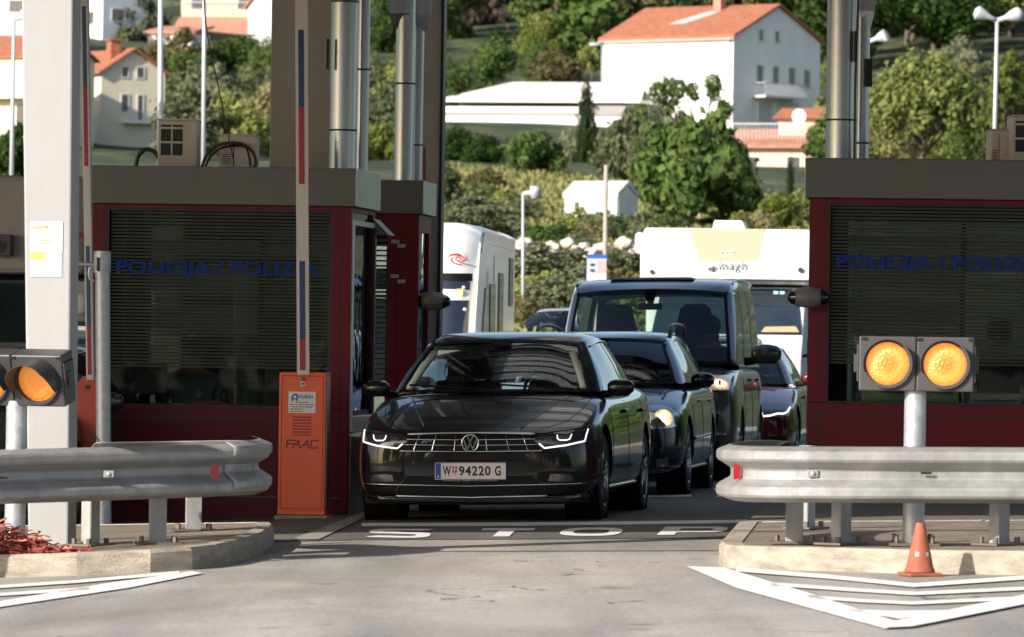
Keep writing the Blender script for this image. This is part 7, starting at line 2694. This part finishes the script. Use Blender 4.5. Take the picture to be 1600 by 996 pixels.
for i in range(75):
    Y = rr.uniform(108, 225)
    px = rr.uniform(690, 1270)
    X = (px - 800) * Y / FPX
    py = 518 - (hill(X, Y) - HC) / Y * FPX - (800 - px) * .015
    if 860 < px < 1010 and 195 < Y < 225: continue
    if abs(py - 392) < 10: continue
    if 865 < px < 1005 and py < 372 and Y < 225: continue
    w = rr.uniform(.9, 2.2) * FPX / Y
    T('bush', rr.choice((L_OLIVE, L_OCH, L_OLIVE, L_BRIGHT, L_MID)), px, py - w * rr.uniform(.35, .7), py + 5, w, Y, 'rounded wild shrub on the sunny bank behind the queue', 'wild shrubs on the bank', seed=rr.choice((17, 6, 8)), cat='bush', n=2600)
# wooded hillside: individual trees of four builds
rr = random.Random(21)
kinds = [('round', L_DEEP, 26, 2600), ('round', L_MID, 5, 2600), ('bush', L_MID, 31, 3200), ('round', L_DEEP, 9, 2600), ('bush', L_OCH, 6, 2600), ('round', L_BRIGHT, 5, 2600)]
for i in range(235):
    Y = rr.uniform(455, 700)
    px = rr.uniform(-60, 1660) if i < 60 else rr.uniform(680, 1660)
    X = (px - 800) * Y / FPX
    k, lm, sd_, n = kinds[rr.choice((0, 0, 1, 2, 3, 3, 4, 5))]
    z = hill(X, Y)
    py = 518 - (z - HC) / Y * FPX - (800 - px) * .015
    if 940 < px < 1290 and Y < 500: continue
    if px < 450 and Y < 640: continue
    hpx = rr.uniform(7, 12) * FPX / Y
    T(k, lm, px, py - hpx, py + 8, hpx * rr.uniform(.9, 1.3), Y, 'broadleaf tree in the dark wood on the upper slope', 'trees of the wooded upper slope', seed=sd_, n=n, cat='tree')
MD = 'mixed bushes on the middle slope'
for i in range(190):
    Y = rr.uniform(270, 440)
    px = rr.uniform(-40, 1640)
    X = (px - 800) * Y / FPX
    py = 518 - (hill(X, Y) - HC) / Y * FPX - (800 - px) * .015
    hpx = rr.uniform(2.0, 4.4) * FPX / Y
    if 1000 < px < 1120 and Y > 225: continue
    if 1110 < px < 1310 and py - hpx < 258: continue
    if 670 < px < 1010 and py - hpx < 222: continue
    if 860 < px < 1010 and Y < 300 and py > 285: continue
    if px < 200 : continue
    if px < 275 and py - hpx < 208: continue
    T('bush', rr.choice((L_MID, L_OLIVE, L_OCH, L_BRIGHT)), px, py - hpx, py + 6, hpx * rr.uniform(1, 1.6), Y, 'bush growing on the middle of the slope', MD, seed=rr.choice((8, 17)), n=2600, cat='bush')
# trees behind the photographer (seen only in reflections)
for i in range(30):
    o = T('bush', L_MID, 800, 400, 520, 100, 60, 'tree on the roadside behind the photographer', 'trees behind the photographer', seed=9, cat='tree', n=4200)
    o.location = (-60 + i * 4.2 + rr.uniform(-1, 1), -18 + (i % 3) * 5 - 8, -1.5)
    o.scale = (10, 10, rr.uniform(10, 15))
for i in range(7):  # unseen trees added to darken the reflections in the car sides
    o = T('bush', L_DEEP if i % 2 else L_MID, 800, 400, 520, 100, 60, 'roadside tree out of view right of the queue', 'trees out of view right of the queue', seed=9 if i % 2 else 17, cat='tree', n=4200 if i % 2 else 5000)
    o.location = (10.5 + i * .8, 58 + i * 6, -.5)
    o.scale = (6, 6, 6.5 - (i % 3))
# pale rocks along the bank
M_ROCK = mat('pale_rock', (.58, .50, .43), .9, var=.22, vscale=1.5, bump=.5, bscale=6)
for i in range(34):
    px = rr.choice((rr.uniform(690, 800), rr.uniform(800, 1000), rr.uniform(800, 1000)))
    py = 392 + rr.uniform(-13, 14)
    Y = 128 + rr.uniform(-1, 1)
    P = at(px, py, Y)
    k = Y / FPX
    r = rr.uniform(6, 15) * k
    bm = bmesh.new()
    bmesh.ops.create_icosphere(bm, subdivisions=2, radius=1)
    for v in bm.verts:
        v.co = v.co * (1 + rr.uniform(-.2, .2))
        v.co.x *= r * rr.uniform(1.0, 1.1); v.co.y *= r; v.co.z *= r * .75
    me = bpy.data.meshes.new('rock'); bm.to_mesh(me); bm.free()
    me.materials.append(M_ROCK)
    o = bpy.data.objects.new('rock', me); COL.objects.link(o); o.location = P
    tag(o, 'pale boulder in the stone row along the bank', 'rock', 'boulders along the bank')
# rough grass on the bank (nobody could count it)
def grass():
    rs = np.random.RandomState(3)
    n = 34000
    Y = rs.uniform(97, 235, n); px = rs.uniform(640, 1300, n)
    X = (px - 800) * Y / FPX
    Z = np.array([hill(x, y) for x, y in zip(X, Y)])
    h = rs.uniform(.08, .28, n)
    a = rs.uniform(0, 6.28, n)
    u = np.stack([np.cos(a), np.sin(a), np.zeros(n)], 1) * (rs.uniform(.03, .10, n))[:, None]
    P = np.stack([X, Y, Z], 1)
    top = P + np.stack([rs.normal(0, .08, n), rs.normal(0, .08, n), h], 1)
    V = np.stack([P - u, P + u, top + u * .5, top - u * .5], 1).reshape(-1, 3)
    me = bpy.data.meshes.new('bank_grass')
    me.vertices.add(n * 4); me.vertices.foreach_set('co', V.astype(np.float32).ravel())
    me.loops.add(n * 4); me.loops.foreach_set('vertex_index', np.arange(n * 4))
    me.polygons.add(n); me.polygons.foreach_set('loop_start', np.arange(n) * 4); me.polygons.foreach_set('loop_total', np.full(n, 4))
    me.update()
    me.materials.append(leafmat('leaf_grass', (.09, .11, .035), (.20, .21, .07), (.36, .32, .14), nsc=.35))
    o = bpy.data.objects.new('bank_grass', me); COL.objects.link(o)
    tag(o, 'rough sunlit grass covering the bank', 'grass', kind='stuff')
grass()
